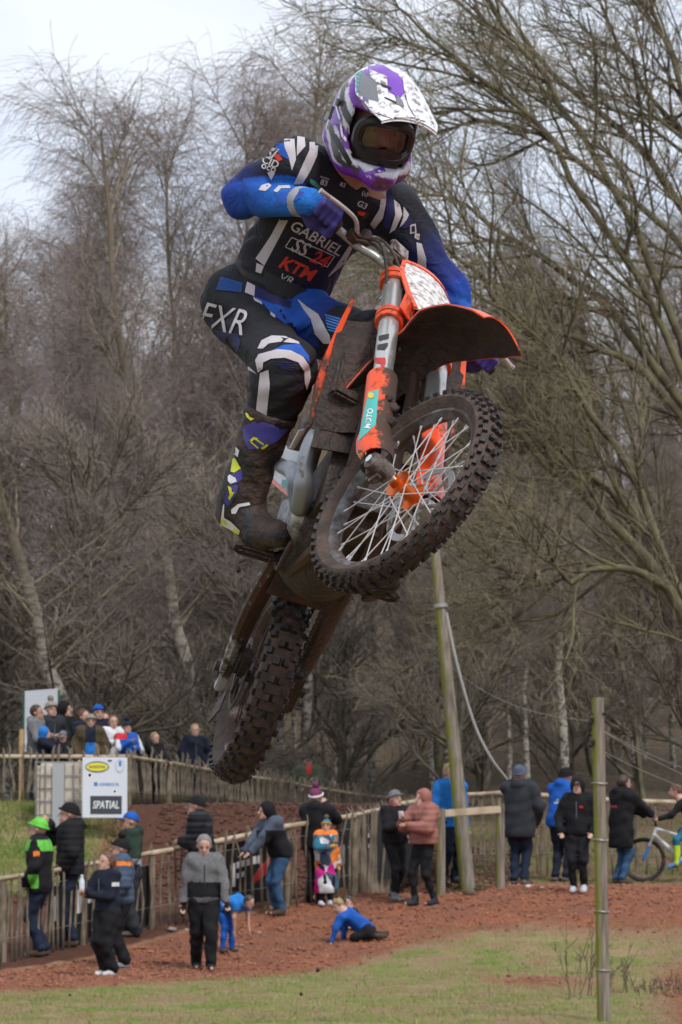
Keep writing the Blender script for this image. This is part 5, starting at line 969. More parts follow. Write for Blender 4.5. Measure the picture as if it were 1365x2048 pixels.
# ---- wheels
def wheel(name, c, e1, e2, ax, Ro, wid, rimr, npitch, rows, hub_m, flip, rim_m, spoke_m):
    e1, e2, ax, c = (np.array(q, float) for q in (e1, e2, ax, c)); wh = thing(name, None, None, (0, 0, 0)); wh.parent = bike
    w2 = wid / 2; crown = Ro - .014; side = (crown + rimr) / 2
    prof = [(rimr + .004, -w2 * .52), (rimr + .018, -w2 * .80), (side, -w2 * .98), (crown - .018, -w2 * .86), (crown - .004, -w2 * .52), (crown, 0), (crown - .004, w2 * .52), (crown - .018, w2 * .86), (side, w2 * .98), (rimr + .018, w2 * .80), (rimr + .004, w2 * .52), (rimr + .03, 0)]
    m = MB(); m.lathe(prof, c, ax, 72, closed=True); ty = part(m, 'tyre', M_TYRE, wh)
    m = MB(); rk = np.random.default_rng(3)
    for i in range(npitch):
        for (ph, lat, tl, lw, hh) in rows:
            a = 2 * math.pi * (i + ph) / npitch; d = e1 * math.cos(a) + e2 * math.sin(a); tg = -e1 * math.sin(a) + e2 * math.cos(a)
            for sg in ((1, -1) if lat else (1,)):
                q = lat * sg / w2; nrm = d * math.cos(q * .95) + ax * math.sin(q * .95); lt = np.cross(tg, nrm); rr = crown - .022 * q * q
                cc = c + d * rr + ax * lat * sg * .92 + nrm * hh * .35; V = []
                jt = rk.uniform(.84, 1.12, 3); cc = cc + tg * rk.normal(0, .0012) + lt * rk.normal(0, .001)
                for zz, sc in ((-.6, 1.0), (.5 * jt[0], .82)):
                    for sx, sy in ((-1, -1), (1, -1), (1, 1), (-1, 1)): V.append(cc + nrm * hh * zz + tg * tl * .5 * sx * sc * jt[1] + lt * lw * .5 * sy * sc * jt[2])
                m.add(V, [(4, 5, 6, 7), (0, 1, 5, 4), (1, 2, 6, 5), (2, 3, 7, 6), (3, 0, 4, 7)])
    tr = part(m, 'tread', M_TREAD, wh, smooth=False)
    hw = w2 * .52; m = MB(); m.lathe([(rimr + .010, -hw), (rimr + .012, -hw + .004), (rimr + .004, -hw + .008), (rimr - .006, -hw * .5), (rimr - .010, 0), (rimr - .006, hw * .5), (rimr + .004, hw - .008), (rimr + .012, hw - .004), (rimr + .010, hw), (rimr - .004, hw), (rimr - .015, hw * .5), (rimr - .019, 0), (rimr - .015, -hw * .5), (rimr - .004, -hw)], c, ax, 72, closed=True); part(m, 'rim', rim_m, wh)
    m = MB(); m.lathe([(0, -.052), (.017, -.052), (.020, -.036), (.042, -.034), (.044, -.028), (.022, -.018), (.019, 0), (.022, .018), (.044, .028), (.042, .034), (.020, .036), (.017, .052), (0, .052)], c, ax, 28); part(m, 'hub', hub_m, wh)
    nip = []
    for i in range(36):
        sg = 1 if i % 2 else -1; k = i // 2; a0 = 2 * math.pi * k / 18 + (.17 if sg > 0 else 0); off = 1.15 * (1 if k % 2 else -1)
        p = c + (e1 * math.cos(a0 + off) + e2 * math.sin(a0 + off)) * .040 + ax * sg * .031; q = c + (e1 * math.cos(a0) + e2 * math.sin(a0)) * (rimr - .014) + ax * sg * .006
        m = MB(); m.tube([p, q], .0019, 6); m.tube([q + (p - q) * .07, q], .0036, 6); part(m, 'spoke', spoke_m, wh)
    dm = MB(); dr = .128 if Ro > .34 else .118
    dm.lathe([(dr, -.0015), (dr, .0015), (dr - .022, .0015), (dr - .022, -.0015)], c + ax * flip * .062, ax, 48, closed=True)
    for k in range(6):
        a = k * math.pi / 3; d = e1 * math.cos(a) + e2 * math.sin(a); d2 = e1 * math.cos(a + .35) + e2 * math.sin(a + .35); dm.tube([c + ax * flip * .060 + d * .035, c + ax * flip * .061 + d2 * (dr - .02)], .006, 6)
    part(dm, 'brake_disc', M_ALU if flip > 0 else M_MUDDY, wh); return wh
wheel('front_wheel', st(.055, 0, 0), fu, sw, lv, .345, .086, .268, 50, [(0, .010, .0185, .015, .014), (.5, .029, .0185, .016, .014), (.0, .0395, .0155, .011, .011)], M_ORA, 1, M_RIM, M_SPOKE)
RA = np.array([-.02, 0, -.045])
wheel('rear_wheel', RA, (1, 0, 0), (0, 0, 1), (0, 1, 0), .335, .115, .242, 36, [(0, .015, .025, .024, .018), (.5, .039, .025, .022, .017), (.0, .0545, .022, .013, .014)], M_MUDDY, -1, mat('rim_muddy', (.30, .22, .18), .5, metal=.4, mud=MUD, mudscale=9, mudramp=(.36, .52)), M_MUDDY)
# ---- fork legs
for sg, nm in ((-1, 'right'), (1, 'left')):
    v = .105 * sg; leg = thing('fork_leg', None, None, (0, 0, 0)); leg.parent = bike
    m = MB(); m.lathe([(0, 0), (.024, 0), (.0285, .004), (.0285, .10), (.0305, .12), (.0305, .50), (.029, .505), (.029, .53), (0, .535)][:9], st(.022, v, .41), sw, 24); m.lathe([(.0, 0), (.022, 0), (.022, .012), (0, .014)], st(.022, v, .945), sw, 20); part(m, 'outer_tube', M_FORK, leg)
    m = MB(); m.lathe([(.0325, 0), (.0335, .01), (.0335, .03), (.031, .035)], st(.022, v, .405), sw, 24); part(m, 'seal_collar', M_MUDDY, leg)
    m = MB(); m.tube([st(.022, v, .04), st(.022, v, .45)], .0235, 16); part(m, 'inner_tube', M_CHROME, leg)
    G = []                                                               # guard: curved shield round front and outside
    for i, w_ in enumerate(np.linspace(.045, .43, 10)):
        r_ = .043 + .010 * math.sin(min(1, (w_ - .045) / .12) * math.pi) * (1 if w_ < .2 else 0); a0 = -1.9; a1 = 1.9; row = []
        for a in np.linspace(a0, a1, 13): aa = a + sg * .55; row.append(st(.022 + r_ * math.cos(aa) + (.02 * max(0, (.12 - w_) / .08)), v + r_ * math.sin(aa), w_))
        G.append(row)
    m = MB(); m.sheet(G, .004); part(m, 'guard', mat('guard_orange', (.78, .075, .012), .4, mud=MUD, mudscale=26, mudramp=(.44, .56), mudz=(-.135, -.055, -.22, .22), mudax='Y') if sg < 0 else M_OR, leg)
    m = MB(); m.box((0, 0, 0), (.062, .044, .085), Matrix(np.stack([fu, lv, sw], 1).tolist()), .014); mm_ = m; V = [tuple(np.array(p) + st(.040, v, .0)) for p in m.v]; m.v = V
    m.lathe([(.0, -.036), (.026, -.036), (.030, -.02), (.030, .02), (.026, .036), (0, .036)], st(.055, v, 0), lv, 20); part(m, 'axle_lug', M_ALU if sg > 0 else mat('lug_muddy', (.22, .20, .18), .45, metal=.5, mud=MUD, mudscale=22, mudramp=(.36, .54)), leg)
    m = MB(); m.tube([st(.022, v, .02), st(.03, v, .055)], [.032, .030], 16); part(m, 'leg_foot', M_MUDDY, leg)
m = MB(); m.tube([st(.055, -.15, 0), st(.055, .15, 0)], .012, 12); part(m, 'axle', M_CHROME)
# mud lumps stuck on the front of the right leg
rm = np.random.default_rng(12)
for k in range(5):
    bm = bmesh.new(); bmesh.ops.create_icosphere(bm, subdivisions=2, radius=.012 + .006 * rm.random()); c_ = st(.022 + .045, -.105 + rm.uniform(-.01, .035), rm.uniform(.06, .36))
    for vv in bm.verts: vv.co = vv.co * float(rm.uniform(.75, 1.25)) + Vector(c_)
    me_ = bpy.data.meshes.new('mud_lump'); bm.to_mesh(me_); bm.free(); link('mud_lump', me_, bike, M_UNDER)
# ---- clamps
for w0, nm in ((.905, 'top_clamp'), (.715, 'lower_clamp')):
    m = MB()
    for sg in (-1, 1):
        for dz in (-.012, .012): m.lathe([(.032, -.009), (.041, -.009), (.042, 0), (.041, .009), (.032, .009)], st(.022, .105 * sg, w0 + dz), sw, 24, closed=True)
        m.tube([st(-.02, .105 * sg + .025 * -sg, w0), st(-.045, .105 * sg - .03 * sg, w0)], .010, 8)
    m.tube([st(.012, -.075, w0), st(-.005, 0, w0), st(.012, .075, w0)], [.022, .030, .022], 10, flat=.7); part(m, nm, M_ORM)
# ---- handlebar
hb = thing('handlebar', None, None, (0, 0, 0)); hb.parent = bike
m = MB(); bp = spline([st(-.055, -.40, 1.055), st(-.05, -.22, 1.045), st(-.02, -.15, 1.02), st(.0, -.06, .985), st(0, .06, .985), st(-.02, .15, 1.02), st(-.05, .22, 1.045), st(-.055, .40, 1.055)], 40); m.tube(bp, .0135, 12); part(m, 'bar', M_ALU, hb)
for sg in (-1, 1):
    m = MB(); m.tube([st(-.055, .405 * sg, 1.056), st(-.052, .30 * sg, 1.05), st(-.05, .285 * sg, 1.049)], [.0165, .0165, .023], 12); part(m, 'grip', M_MUDDY, hb)
    m = MB(); m.box((0, 0, 0), (.04, .045, .035), Matrix(np.stack([fu, lv, sw], 1).tolist()), .008); m.v = [tuple(np.array(p) + st(-.035, .235 * sg, 1.045)) for p in m.v]; m.lathe([(0, -.022), (.017, -.022), (.019, 0), (.017, .022), (0, .022)], st(-.018, .20 * sg, 1.062), sw, 14); part(m, 'lever_mount', M_MUDDY, hb)
    m = MB(); m.tube(spline([st(-.02, .235 * sg, 1.045), st(.012, .275 * sg, 1.045), st(.018, .34 * sg, 1.038), st(.012, .425 * sg, 1.03)], 12), [.008] + [.0072] * 9 + [.007, .009], 8); part(m, 'lever', mat('lever_metal', (.55, .50, .47), .35, metal=.6, mud=(.2, .13, .10), mudscale=30, mudramp=(.5, .66)), hb)
m = MB()
for v in (-.045, .045):
    m.box((0, 0, 0), (.045, .03, .07), Matrix(np.stack([fu, lv, sw], 1).tolist()), .008); n0 = len(m.v); k = 24 * 0
    cnt = len(m.v) // (1 if v < 0 else 2); m.v[-cnt:] = [tuple(np.array(p) + st(0, v, .965)) for p in m.v[-cnt:]]
part(m, 'bar_clamp', M_MUDDY, hb)
m = MB(); m.tube([st(.02, -.10, 1.03), st(.022, .10, 1.03)], .020, 12); part(m, 'bar_pad', M_MUDDY, hb)
m = MB(); m.box((0, 0, 0), (.02, .07, .06), Matrix(np.stack([fu, lv, sw], 1).tolist()), .006); m.v = [tuple(np.array(p) + st(.03, -.105, 1.05)) for p in m.v]; part(m, 'hour_meter', mat('meter_muddy', (.30, .27, .25), .5, mud=MUD, mudscale=30, mudramp=(.45, .6)), hb)
for (pts, r_) in (([st(-.02, -.215, 1.05), st(.03, -.17, 1.03), st(.045, -.11, .95), st(.03, -.05, .82), st(.02, -.05, .62)], .0045), ([st(-.02, .215, 1.05), st(.02, .16, 1.02), st(.03, .10, .95), st(.03, .06, .80)], .0045), ([st(-.01, .07, .70), st(-.02, .12, .5), st(.05, .14, .2), st(.05, .12, .06)], .0045), ([st(-.03, -.23, 1.03), st(.03, -.18, .98), st(.02, -.09, .90), st(-.05, -.05, .8)], .006), ([st(-.03, -.22, 1.05), st(.05, -.20, .97), st(.03, -.14, .88), st(-.03, -.08, .76)], .006)):
    m = MB(); m.tube(spline(pts, 24), r_, 6); part(m, 'cable', M_MUDDY)
# ---- number plate
def plate_pt(a, b_):                      # a across 0..1 (right to left), b up 0..1
    half = np.interp(b_, [0, .25, .65, 1], [.095, .118, .130, .100]); v = -half + 2 * half * a + .014; u = .125 - .065 * b_ - .030 * (2 * a - 1) ** 2; w_ = .735 + .285 * b_
    return st(u, v, w_)
m = MB(); m.sheet([[plate_pt(a, b_) for b_ in np.linspace(0, 1, 9)] for a in np.linspace(0, 1, 11)], .005); npl = part(m, 'number_plate', M_PLATE)
m = MB(); m.sheet([[plate_pt(-.015 + .055 * a, b_ * 1.03) + fu * .004 for b_ in np.linspace(0, 1, 9)] for a in np.linspace(0, 1, 3)], .006); part(m, 'plate_edge', M_OR, npl)
m = MB(); m.sheet([[plate_pt(-.02 + 1.04 * a, .965 + .06 * b_) + fu * .004 for b_ in np.linspace(0, 1, 3)] for a in np.linspace(0, 1, 9)], .006); part(m, 'plate_edge', M_OR, npl)
m = MB(); m.sheet([[st(.085 + .02 * b_ - .02 * a, -.125 + .06 * a, .70 + .055 * b_ + .01 * a) for b_ in np.linspace(0, 1, 4)] for a in np.linspace(0, 1, 4)], .006); part(m, 'plate_tab', M_OR, npl)
# ---- front fender
def fender_pt(a, b_):                     # a along (0 rear .. 1 tip), b across -1..1
    cl = np.array([(-.30, .56), (-.16, .63), (-.02, .675), (.10, .68), (.20, .645), (.30, .575), (.385, .49)]); p = spline(cl, 41)[int(round(a * 40))]
    hw = np.interp(a, [0, .25, .45, .6, .8, .95, 1], [.055, .075, .085, .118, .125, .105, .075]); drop = np.interp(a, [0, .3, .5, .75, 1], [.035, .035, .03, .045, .05])
    return st(p[0], hw * b_, p[1] - drop * abs(b_) ** 2.2)
AS = [k / 40 for k in range(0, 41, 2)]
m = MB(); m.sheet([[fender_pt(a, b_) for b_ in np.linspace(-1, 1, 13)] for a in AS], .0045); fe = part(m, 'front_fender', M_OR)
m = MB(); m.sheet([[fender_pt(a, b_ * .955) - sw * .0065 for b_ in np.linspace(-1, 1, 13)] for a in AS[:-1] + [.985 * 0 + .975]], .003); part(m, 'mud_layer', M_UNDER, fe)
# ---- body: frame, tank, radiators, shrouds
M_FR = mat('frame_orange_muddy', (.6, .08, .015), .45, mud=MUD, mudscale=8, mudramp=(.30, .42), mudz=(.2, .7, .18, 0))
hd0, hd1 = np.array([1.055, 0, .905]), np.array([1.155, 0, .70])
m = MB(); m.tube([ST0 + s_ * .72, ST0 + s_ * .90], .032, 14)
for sg in (-1, 1):
    m.tube(spline([ST0 + s_ * .84, (.98, .09 * sg, .72), (.78, .12 * sg, .60), (.60, .115 * sg, .42), (.56, .10 * sg, .16)], 20), [.026] * 20, 8)
    m.tube(spline([ST0 + s_ * .74, (1.09, .05 * sg, .52), (1.03, .06 * sg, .22), (.93, .07 * sg, .05), (.6, .09 * sg, .06)], 20), .019, 8)
    m.tube([(.70, .10 * sg, .56), (.35, .10 * sg, .66), (.0, .08 * sg, .70)], .013, 6); m.tube([(.58, .09 * sg, .36), (.30, .09 * sg, .50), (.05, .08 * sg, .66)], .012, 6)
part(m, 'frame', M_FR)
g = SDF(); g.cone((1.0, 0, .70), (.70, 0, .68), .10, .10, .06); g.ell((.86, 0, .74), (.17, .105, .10), None, .05); me_ = g.mesh('tank', .014); link('fuel_tank', me_, bike, M_MUDDY)
g = SDF(); g.cone((.80, 0, .80), (.30, 0, .79), .055, .075, .05, ((0, 0, 1), 1.2)); g.cone((.30, 0, .79), (.02, 0, .82), .075, .08, .05, ((0, 0, 1), 1.5)); link('seat', g.mesh('seat', .013), bike, M_MUDDY)
for sg in (-1, 1):
    rad = thing('radiator', None, None, (0, 0, 0)); rad.parent = bike
    Rr = np.array([(.10, 0, .26), (.0, .0, 0)])
    m = MB(); c0 = np.array([1.015, .118 * sg, .56]); rot = Matrix.Rotation(R(-16), 3, 'Y') @ Matrix.Rotation(R(-14 * sg), 3, 'Z'); m.box(c0, (.035, .125, .28), rot, .008); part(m, 'core', M_MUDDY, rad)
    # outer wing of the radiator guard and the shroud beside it
    m = MB(); m.sheet([[np.array([1.075 - .035 * a - .05 * abs(b_ - .5) + .006 * math.sin(a * 9 + b_ * 5), (.05 + .15 * a) * sg, .345 + .37 * b_ - .02 * a]) for b_ in np.linspace(0, 1, 7)] for a in np.linspace(0, 1, 6)], .005); part(m, 'guard', M_UNDER, rad)
    sh_ = []
    for a in np.linspace(0, 1, 9):                     # a front -> rear
        row = []
        for b_ in np.linspace(0, 1, 9):
            zt_ = .76 + .02 * a; zb_ = .345 + .20 * a + .05 * a * a; z_ = zb_ + (zt_ - zb_) * b_; x_ = 1.045 - .42 * a - .055 * (1 - b_) * (1 - a) - .02 * b_; y_ = .205 - .06 * a - .03 * b_ * (1 - a) + .02 * math.sin(b_ * 3.1)
            row.append(np.array([x_, y_ * sg, z_]))
        sh_.append(row)
    m = MB(); m.sheet(sh_, .008); shr = part(m, 'shroud', M_OR)
    m = MB(); m.sheet([[np.array(p_) + np.array([.012 - .004 * k, -(.024 * (1 - .55 * abs(2 * i_ / 8 - .9))) * k * sg + .006 * sg, 0]) for k in (0, .5, 1)] for i_, p_ in enumerate(sh_[0])], .005); part(m, 'front_lip', mat('orange_lip', (.80, .075, .012), .38, mud=MUD, mudscale=16, mudramp=(.50, .62), mudz=(.36, .60, .16, -.05)), shr)
    m = MB(); m.sheet([[np.array(p) - np.array([0, .007 * sg, 0]) for p in r] for r in sh_[1:5]], .003); part(m, 'mud_layer', M_UNDER, shr)
m = MB(); m.sheet([[np.array([1.035 - .03 * b_, -.19 + .13 * a, .26 + .16 * b_ + .02 * a]) for b_ in np.linspace(0, 1, 5)] for a in np.linspace(0, 1, 5)], .006); part(m, 'lower_guard', M_UNDER)
# ---- engine
en = thing('engine', None, None, (0, 0, 0)); en.parent = bike
m = MB(); m.box((.80, 0, .22), (.50, .24, .30), None, .05); part(m, 'crankcase', M_MUDDY, en)
m = MB(); m.box((.88, 0, .44), (.17, .17, .26), Matrix.Rotation(R(14), 3, 'Y'), .02); part(m, 'cylinder', M_MUDDY, en)
for k in range(5): m = MB(); m.box((.885 + .012 * k, 0, .40 + .045 * k), (.19, .19, .008), Matrix.Rotation(R(14), 3, 'Y')); part(m, 'fin', M_MUDDY, en, smooth=False)
m = MB(); m.lathe([(0, .0), (.09, .0), (.10, .012), (.105, .05)], (.70, -.155, .20), (0, 1, 0), 28); part(m, 'clutch_cover', M_ALU, en)
m = MB(); m.lathe([(0, .0), (.07, .0), (.08, .012), (.085, .05)], (.86, .15, .20), (0, -1, 0), 28); part(m, 'ignition_cover', M_MUDDY, en)
m = MB(); m.sheet([[np.array([.98 - .48 * a + .06 * abs(b_) * 0, .12 * b_, .035 - .05 * math.sin(a * 3.14) * .6 + .13 * (1 - a) ** 4 + .07 * b_ * b_]) for b_ in np.linspace(-1, 1, 7)] for a in np.linspace(0, 1, 9)], .006); part(m, 'skid_plate', M_UNDER)
# ---- exhaust
m = MB(); m.tube(spline([(.93, -.06, .40), (.97, -.12, .39), (.985, -.175, .33), (.965, -.185, .25), (.93, -.165, .175), (.86, -.15, .15), (.74, -.15, .25), (.55, -.145, .40), (.38, -.15, .48)], 44), [.026] * 20 + [.03] * 24, 16); ex = part(m, 'exhaust_pipe', M_PIPE)
m = MB(); m.tube(spline([(.40, -.165, .50), (.25, -.19, .54), (.0, -.20, .62), (-.12, -.20, .66)], 14), [.035, .05] + [.058] * 10 + [.05, .03], 18); part(m, 'silencer', mat('silencer_alu', (.5, .5, .52), .35, metal=.6, mud=MUD, mudscale=8, mudramp=(.6, .75)))
m = MB(); m.sheet([[np.array([.66 - .12 * a, -.135 - .02 * a, .10 + .17 * b_ + .03 * a]) for b_ in np.linspace(0, 1, 5)] for a in np.linspace(0, 1, 5)], .008); part(m, 'frame_guard', mat('guard_grey', (.34, .34, .35), .45, metal=.3, mud=MUD, mudscale=14, mudramp=(.5, .66)))
# ---- side panels and tail
for sg in (-1, 1):
    def spt(a, b_, o=0): return np.array([.66 - .42 * a, (.125 + .07 * a + .010 * b_ + o) * sg, .275 + .20 * a + (.15 - .05 * a) * b_ + .06 * a * a])
    m = MB(); m.sheet([[spt(a, b_) for b_ in np.linspace(0, 1, 6)] for a in np.linspace(0, 1, 9)], .006); sp_ = part(m, 'side_panel', M_WPL)
    m = MB(); m.sheet([[spt(a, -.10 + .11 * b_, .003) for b_ in np.linspace(0, 1, 3)] for a in np.linspace(0, 1, 9)], .006); part(m, 'edge_strip', M_OR, sp_)
    m = MB(); m.sheet([[spt(-.02 + .13 * a, b_, .004) for b_ in np.linspace(0, 1, 5)] for a in np.linspace(0, 1, 4)], .004); part(m, 'front_strip', M_OR, sp_)
    m = MB(); m.sheet([[spt(.14 + .30 * a, .04 + .30 * b_ * (1 - .5 * a), .005) for b_ in np.linspace(0, 1, 4)] for a in np.linspace(0, 1, 5)], .002); part(m, 'decal', M_TEALP, sp_)
    m = MB(); m.sheet([[spt(.35 + .35 * a, .55 + .16 * b_, .005) for b_ in np.linspace(0, 1, 3)] for a in np.linspace(0, 1, 5)], .002); part(m, 'decal', M_DBK, sp_)
m = MB(); m.sheet([[np.array([.18 - .56 * a, .105 * (1 - .35 * a) * b_, .755 + .05 * a - .035 * b_ * b_]) for b_ in np.linspace(-1, 1, 9)] for a in np.linspace(0, 1, 10)], .005); part(m, 'rear_fender', M_WPL)
# ---- swingarm, chain, pegs
sw_ = thing('swingarm', None, None, (0, 0, 0)); sw_.parent = bike
M_SWA = mat('swingarm_alu', (.46, .46, .47), .34, metal=.5, mud=MUD, mudscale=7, mudramp=(.42, .50))
for sg in (-1, 1):
    m = MB(); m.tube(spline([(.58, .085 * sg, .20), (.42, .105 * sg, .15), (.2, .115 * sg, .06), (-.02, .105 * sg, -.045)], 16), list(np.linspace(.058, .034, 16)), 10, flat=.6); m.box((-.04, .108 * sg, -.057), (.11, .032, .052), Matrix.Rotation(R(-30), 3, 'Y'), .006); part(m, 'arm', M_SWA if sg < 0 else M_MUDDY, sw_)
    m = MB(); m.lathe([(0, -.012), (.018, -.012), (.018, .012), (0, .014)], (-.02, .135 * sg, -.045), (0, sg, 0), 6); m.tube([(-.02, .13 * sg, -.045), (-.09, .112 * sg, -.088), (-.115, .108 * sg, -.105)], .007, 6); part(m, 'axle_block', M_MUDDY, sw_)
m = MB(); m.sheet([[np.array([.50 - .36 * a, -.118 - .006 * math.sin(3.1 * a), .20 - .12 * a - .035 + .075 * b_]) for b_ in np.linspace(0, 1, 4)] for a in np.linspace(0, 1, 7)], .005); part(m, 'arm_guard', M_WPL, sw_)  # pale plate added as the sky's reflection on the right arm's outer side
m = MB(); m.box((.40, 0, .145), (.16, .24, .10), Matrix.Rotation(R(-20), 3, 'Y'), .015); m.tube([(.58, -.12, .20), (.58, .12, .20)], .035, 12); m.tube([(.50, 0, .10), (.42, 0, .48)], [.04, .035], 12); part(m, 'linkage', M_MUDDY, sw_)
m = MB(); m.sheet([[np.array([.06 - .16 * a, -.10 - .01 * b_, -.14 + .01 * a - .075 * b_]) for b_ in np.linspace(0, 1, 3)] for a in np.linspace(0, 1, 5)], .005); part(m, 'disc_guard', M_MUDDY, sw_)
m = MB(); m.box((.07, -.075, -.045), (.09, .04, .06), Matrix.Rotation(R(-25), 3, 'Y'), .01); part(m, 'rear_caliper', M_MUDDY)
m = MB(); m.box((.10, .085, -.09), (.16, .05, .075), Matrix.Rotation(R(-28), 3, 'Y'), .01); part(m, 'chain_guide', M_MUDDY)
m = MB(); m.lathe([(.105, -.003), (.105, .003), (.08, .003), (.08, -.003)], RA + [0, .068, 0], (0, 1, 0), 40, closed=True)
for k in range(44):
    a = k * math.pi / 22; m.box(RA + np.array([.107 * math.cos(a), .068, .107 * math.sin(a)]), (.007, .005, .006), Matrix.Rotation(-a, 3, 'Y'))
part(m, 'sprocket', M_ALU)
for dz in (-1, 1):
    m = MB(); A_ = RA + np.array([.02, .068, .108 * dz]); B_ = np.array([.58, .068, .20 + .03 * dz]); n_ = 52
    for k in range(n_): q = A_ + (B_ - A_) * (k + .5) / n_; m.box(q, (.010, .012 if k % 2 else .008, .012))
    part(m, 'chain_run', M_MUDDY)
for sg in (-1, 1):
    pg = MB(); c = np.array([.53, .20 * sg, .115])
    out = [(dx, dy) for dx, dy in ((-.030, -.055), (.030, -.055), (.034, .04), (.018, .058), (-.018, .058), (-.034, .04))]
    pg.tube([c + np.array([dx, dy * sg, 0]) for dx, dy in out], .0065, 6, closed=True); pg.tube([c + np.array([0, -.05 * sg, 0]), c + np.array([0, .055 * sg, 0])], .006, 6)
    for dx, dy in [(-.032, q) for q in np.linspace(-.05, .045, 6)] + [(.032, q) for q in np.linspace(-.05, .045, 6)]: pg.tube([c + np.array([dx, dy * sg, 0]), c + np.array([dx, dy * sg, .014])], [.006, .002], 5)
    pg.tube([(.54, .10 * sg, .13), c + np.array([0, -.05 * sg, 0])], .018, 8); part(pg, 'footpeg', M_MUDDY)
m = MB(); m.tube(spline([(.52, -.12, .10), (.62, -.13, .05), (.74, -.135, .06), (.78, -.135, .07)], 12), .009, 8); part(m, 'brake_pedal', M_MUDDY)
m = MB(); m.tube([(.62, .13, .14), (.75, .155, .16)], .008, 8); m.tube([(.75, .14, .16), (.75, .185, .16)], .009, 8); part(m, 'gear_lever', M_MUDDY)
# ---- front brake caliper and hose
m = MB(); m.box((0, 0, 0), (.05, .05, .09), Matrix(np.stack([fu, lv, sw], 1).tolist()), .012); m.v = [tuple(np.array(p) + st(-.045, .085, .09)) for p in m.v]; part(m, 'front_caliper', M_ALU)
# ---- printed marks, laid on the real surfaces by sight lines
dg = bpy.context.evaluated_depsgraph_get(); bpy.context.view_layer.update()
def bvh_world(objs):
    V, P = [], []
    for o in objs:
        b0 = len(V); mw = o.matrix_world; V += [mw @ v.co for v in o.data.vertices]; P += [[i + b0 for i in p.vertices] for p in o.data.polygons]
    return BVHTree.FromPolygons(V, P)
CAMV = Vector(CAM)
def on_surface(tree, px, py, off):
    d = Vector(ray(px, py)).normalized(); h, n, i, dist = tree.ray_cast(CAMV, d)
    if h is None: return None
    if n.dot(d) > 0: n = -n
    return h + n * off
def lay(name, me2, tree, mt_, parent, off=.0018, cell=7.0):
    """me2: flat mesh in photograph pixels (x, -y); cut it to a grid and drape it over the surface"""
    bm = bmesh.new(); bm.from_mesh(me2); bpy.data.meshes.remove(me2)
    xs = [v.co.x for v in bm.verts]; ys = [v.co.y for v in bm.verts]
    for ax_, lo, hi in ((0, min(xs), max(xs)), (1, min(ys), max(ys))):
        q = lo + cell
        while q < hi:
            co = [0, 0, 0]; no = [0, 0, 0]; co[ax_] = q; no[ax_] = 1
            bmesh.ops.bisect_plane(bm, geom=bm.verts[:] + bm.edges[:] + bm.faces[:], plane_co=co, plane_no=no); q += cell
    inv = parent.matrix_world.inverted(); bad = []; dref = None; hits = {}
    for v in bm.verts:
        h = on_surface(tree, v.co.x, -v.co.y, off)
        if h is None: bad.append(v)
        else: hits[v] = h
    for v, h in hits.items(): v.co = inv @ h
    bmesh.ops.delete(bm, geom=bad, context='VERTS')
    big = [e for e in bm.edges if e.calc_length() > .09]; bmesh.ops.delete(bm, geom=big, context='EDGES')
    if name != 'lettering':                                   # keep one whole piece
        seen = set(); best = []
        for f in bm.faces:
            if f in seen: continue
            st_, comp = [f], []; seen.add(f)
            while st_:
                q = st_.pop(); comp.append(q)
                for e in q.edges:
                    for f2 in e.link_faces:
                        if f2 not in seen: seen.add(f2); st_.append(f2)
            if len(comp) > len(best): best = comp
        keep = set(best); bmesh.ops.delete(bm, geom=[f for f in bm.faces if f not in keep], context='FACES')
    me_ = bpy.data.meshes.new(name); bm.to_mesh(me_); bm.free(); return link(name, me_, parent, mt_, True)
def lay_poly(name, pts, tree, mt_, parent, **k):
    me2 = bpy.data.meshes.new(name); me2.from_pydata([(p[0], -p[1], 0) for p in pts], [], [tuple(range(len(pts)))]); return lay(name, me2, tree, mt_, parent, **k)
def lay_text(txt, c, width, ang, tree, mt_, parent, shear=0, bold=.02, hs=1.0, name='lettering', spacing=1.0, **k):
    me2 = font_mesh(txt, 1, shear, bold, spacing); xs = [v.co.x for v in me2.vertices]; ys = [v.co.y for v in me2.vertices]; q = width / (max(xs) - min(xs)); mx_, my_ = (max(xs) + min(xs)) / 2, (max(ys) + min(ys)) / 2; ca_, sa = math.cos(R(-ang)), math.sin(R(-ang))
    for v in me2.vertices:
        x, y = (v.co.x - mx_) * q, (v.co.y - my_) * q * hs; v.co = Vector((c[0] + x * ca_ - y * sa, -c[1] + x * sa + y * ca_, 0))
    return lay(name, me2, tree, mt_, parent, **k)
rleg = [o for o in bike.children if o.name.startswith('fork_leg')][0]; gd = [o for o in rleg.children if o.name.startswith('guard')][0]; ot = [o for o in rleg.children if o.name.startswith('outer_tube')][0]
bpy.context.view_layer.update(); tg_, to_ = bvh_world([gd]), bvh_world([ot])
lay_poly('decal', [(738, 784), (758, 780), (752, 850), (740, 862), (717, 884), (722, 858)], tg_, M_TEALP, gd); lay_text('MOTO', (739, 838), 40, -80, tg_, M_DW, gd, 0, .02, 1.1, off=.003)
disc_ = [(722 + 11 * math.cos(q), 911 + 11 * math.sin(q)) for q in np.linspace(0, 6.28, 16, endpoint=False)]; lay_poly('decal', disc_, tg_, M_DBK, gd); lay_text('82', (722, 911), 12, -15, tg_, M_DY, gd, off=.003); lay_poly('decal', [(743 + 6 * math.cos(q), 792 + 6 * math.sin(q)) for q in np.linspace(0, 6.28, 10, endpoint=False)], tg_, M_DY, gd, off=.003)
for pl, mt_ in (([(759, 672), (779, 668), (778, 678), (758, 682)], M_DBK), ([(757, 690), (777, 686), (776, 693), (770, 700), (755, 700)], M_DBK), ([(751, 716), (771, 716), (772, 728), (764, 744), (760, 740), (763, 728), (750, 726)], M_DRED)): lay_poly('decal', pl, to_, mt_, ot, cell=4)
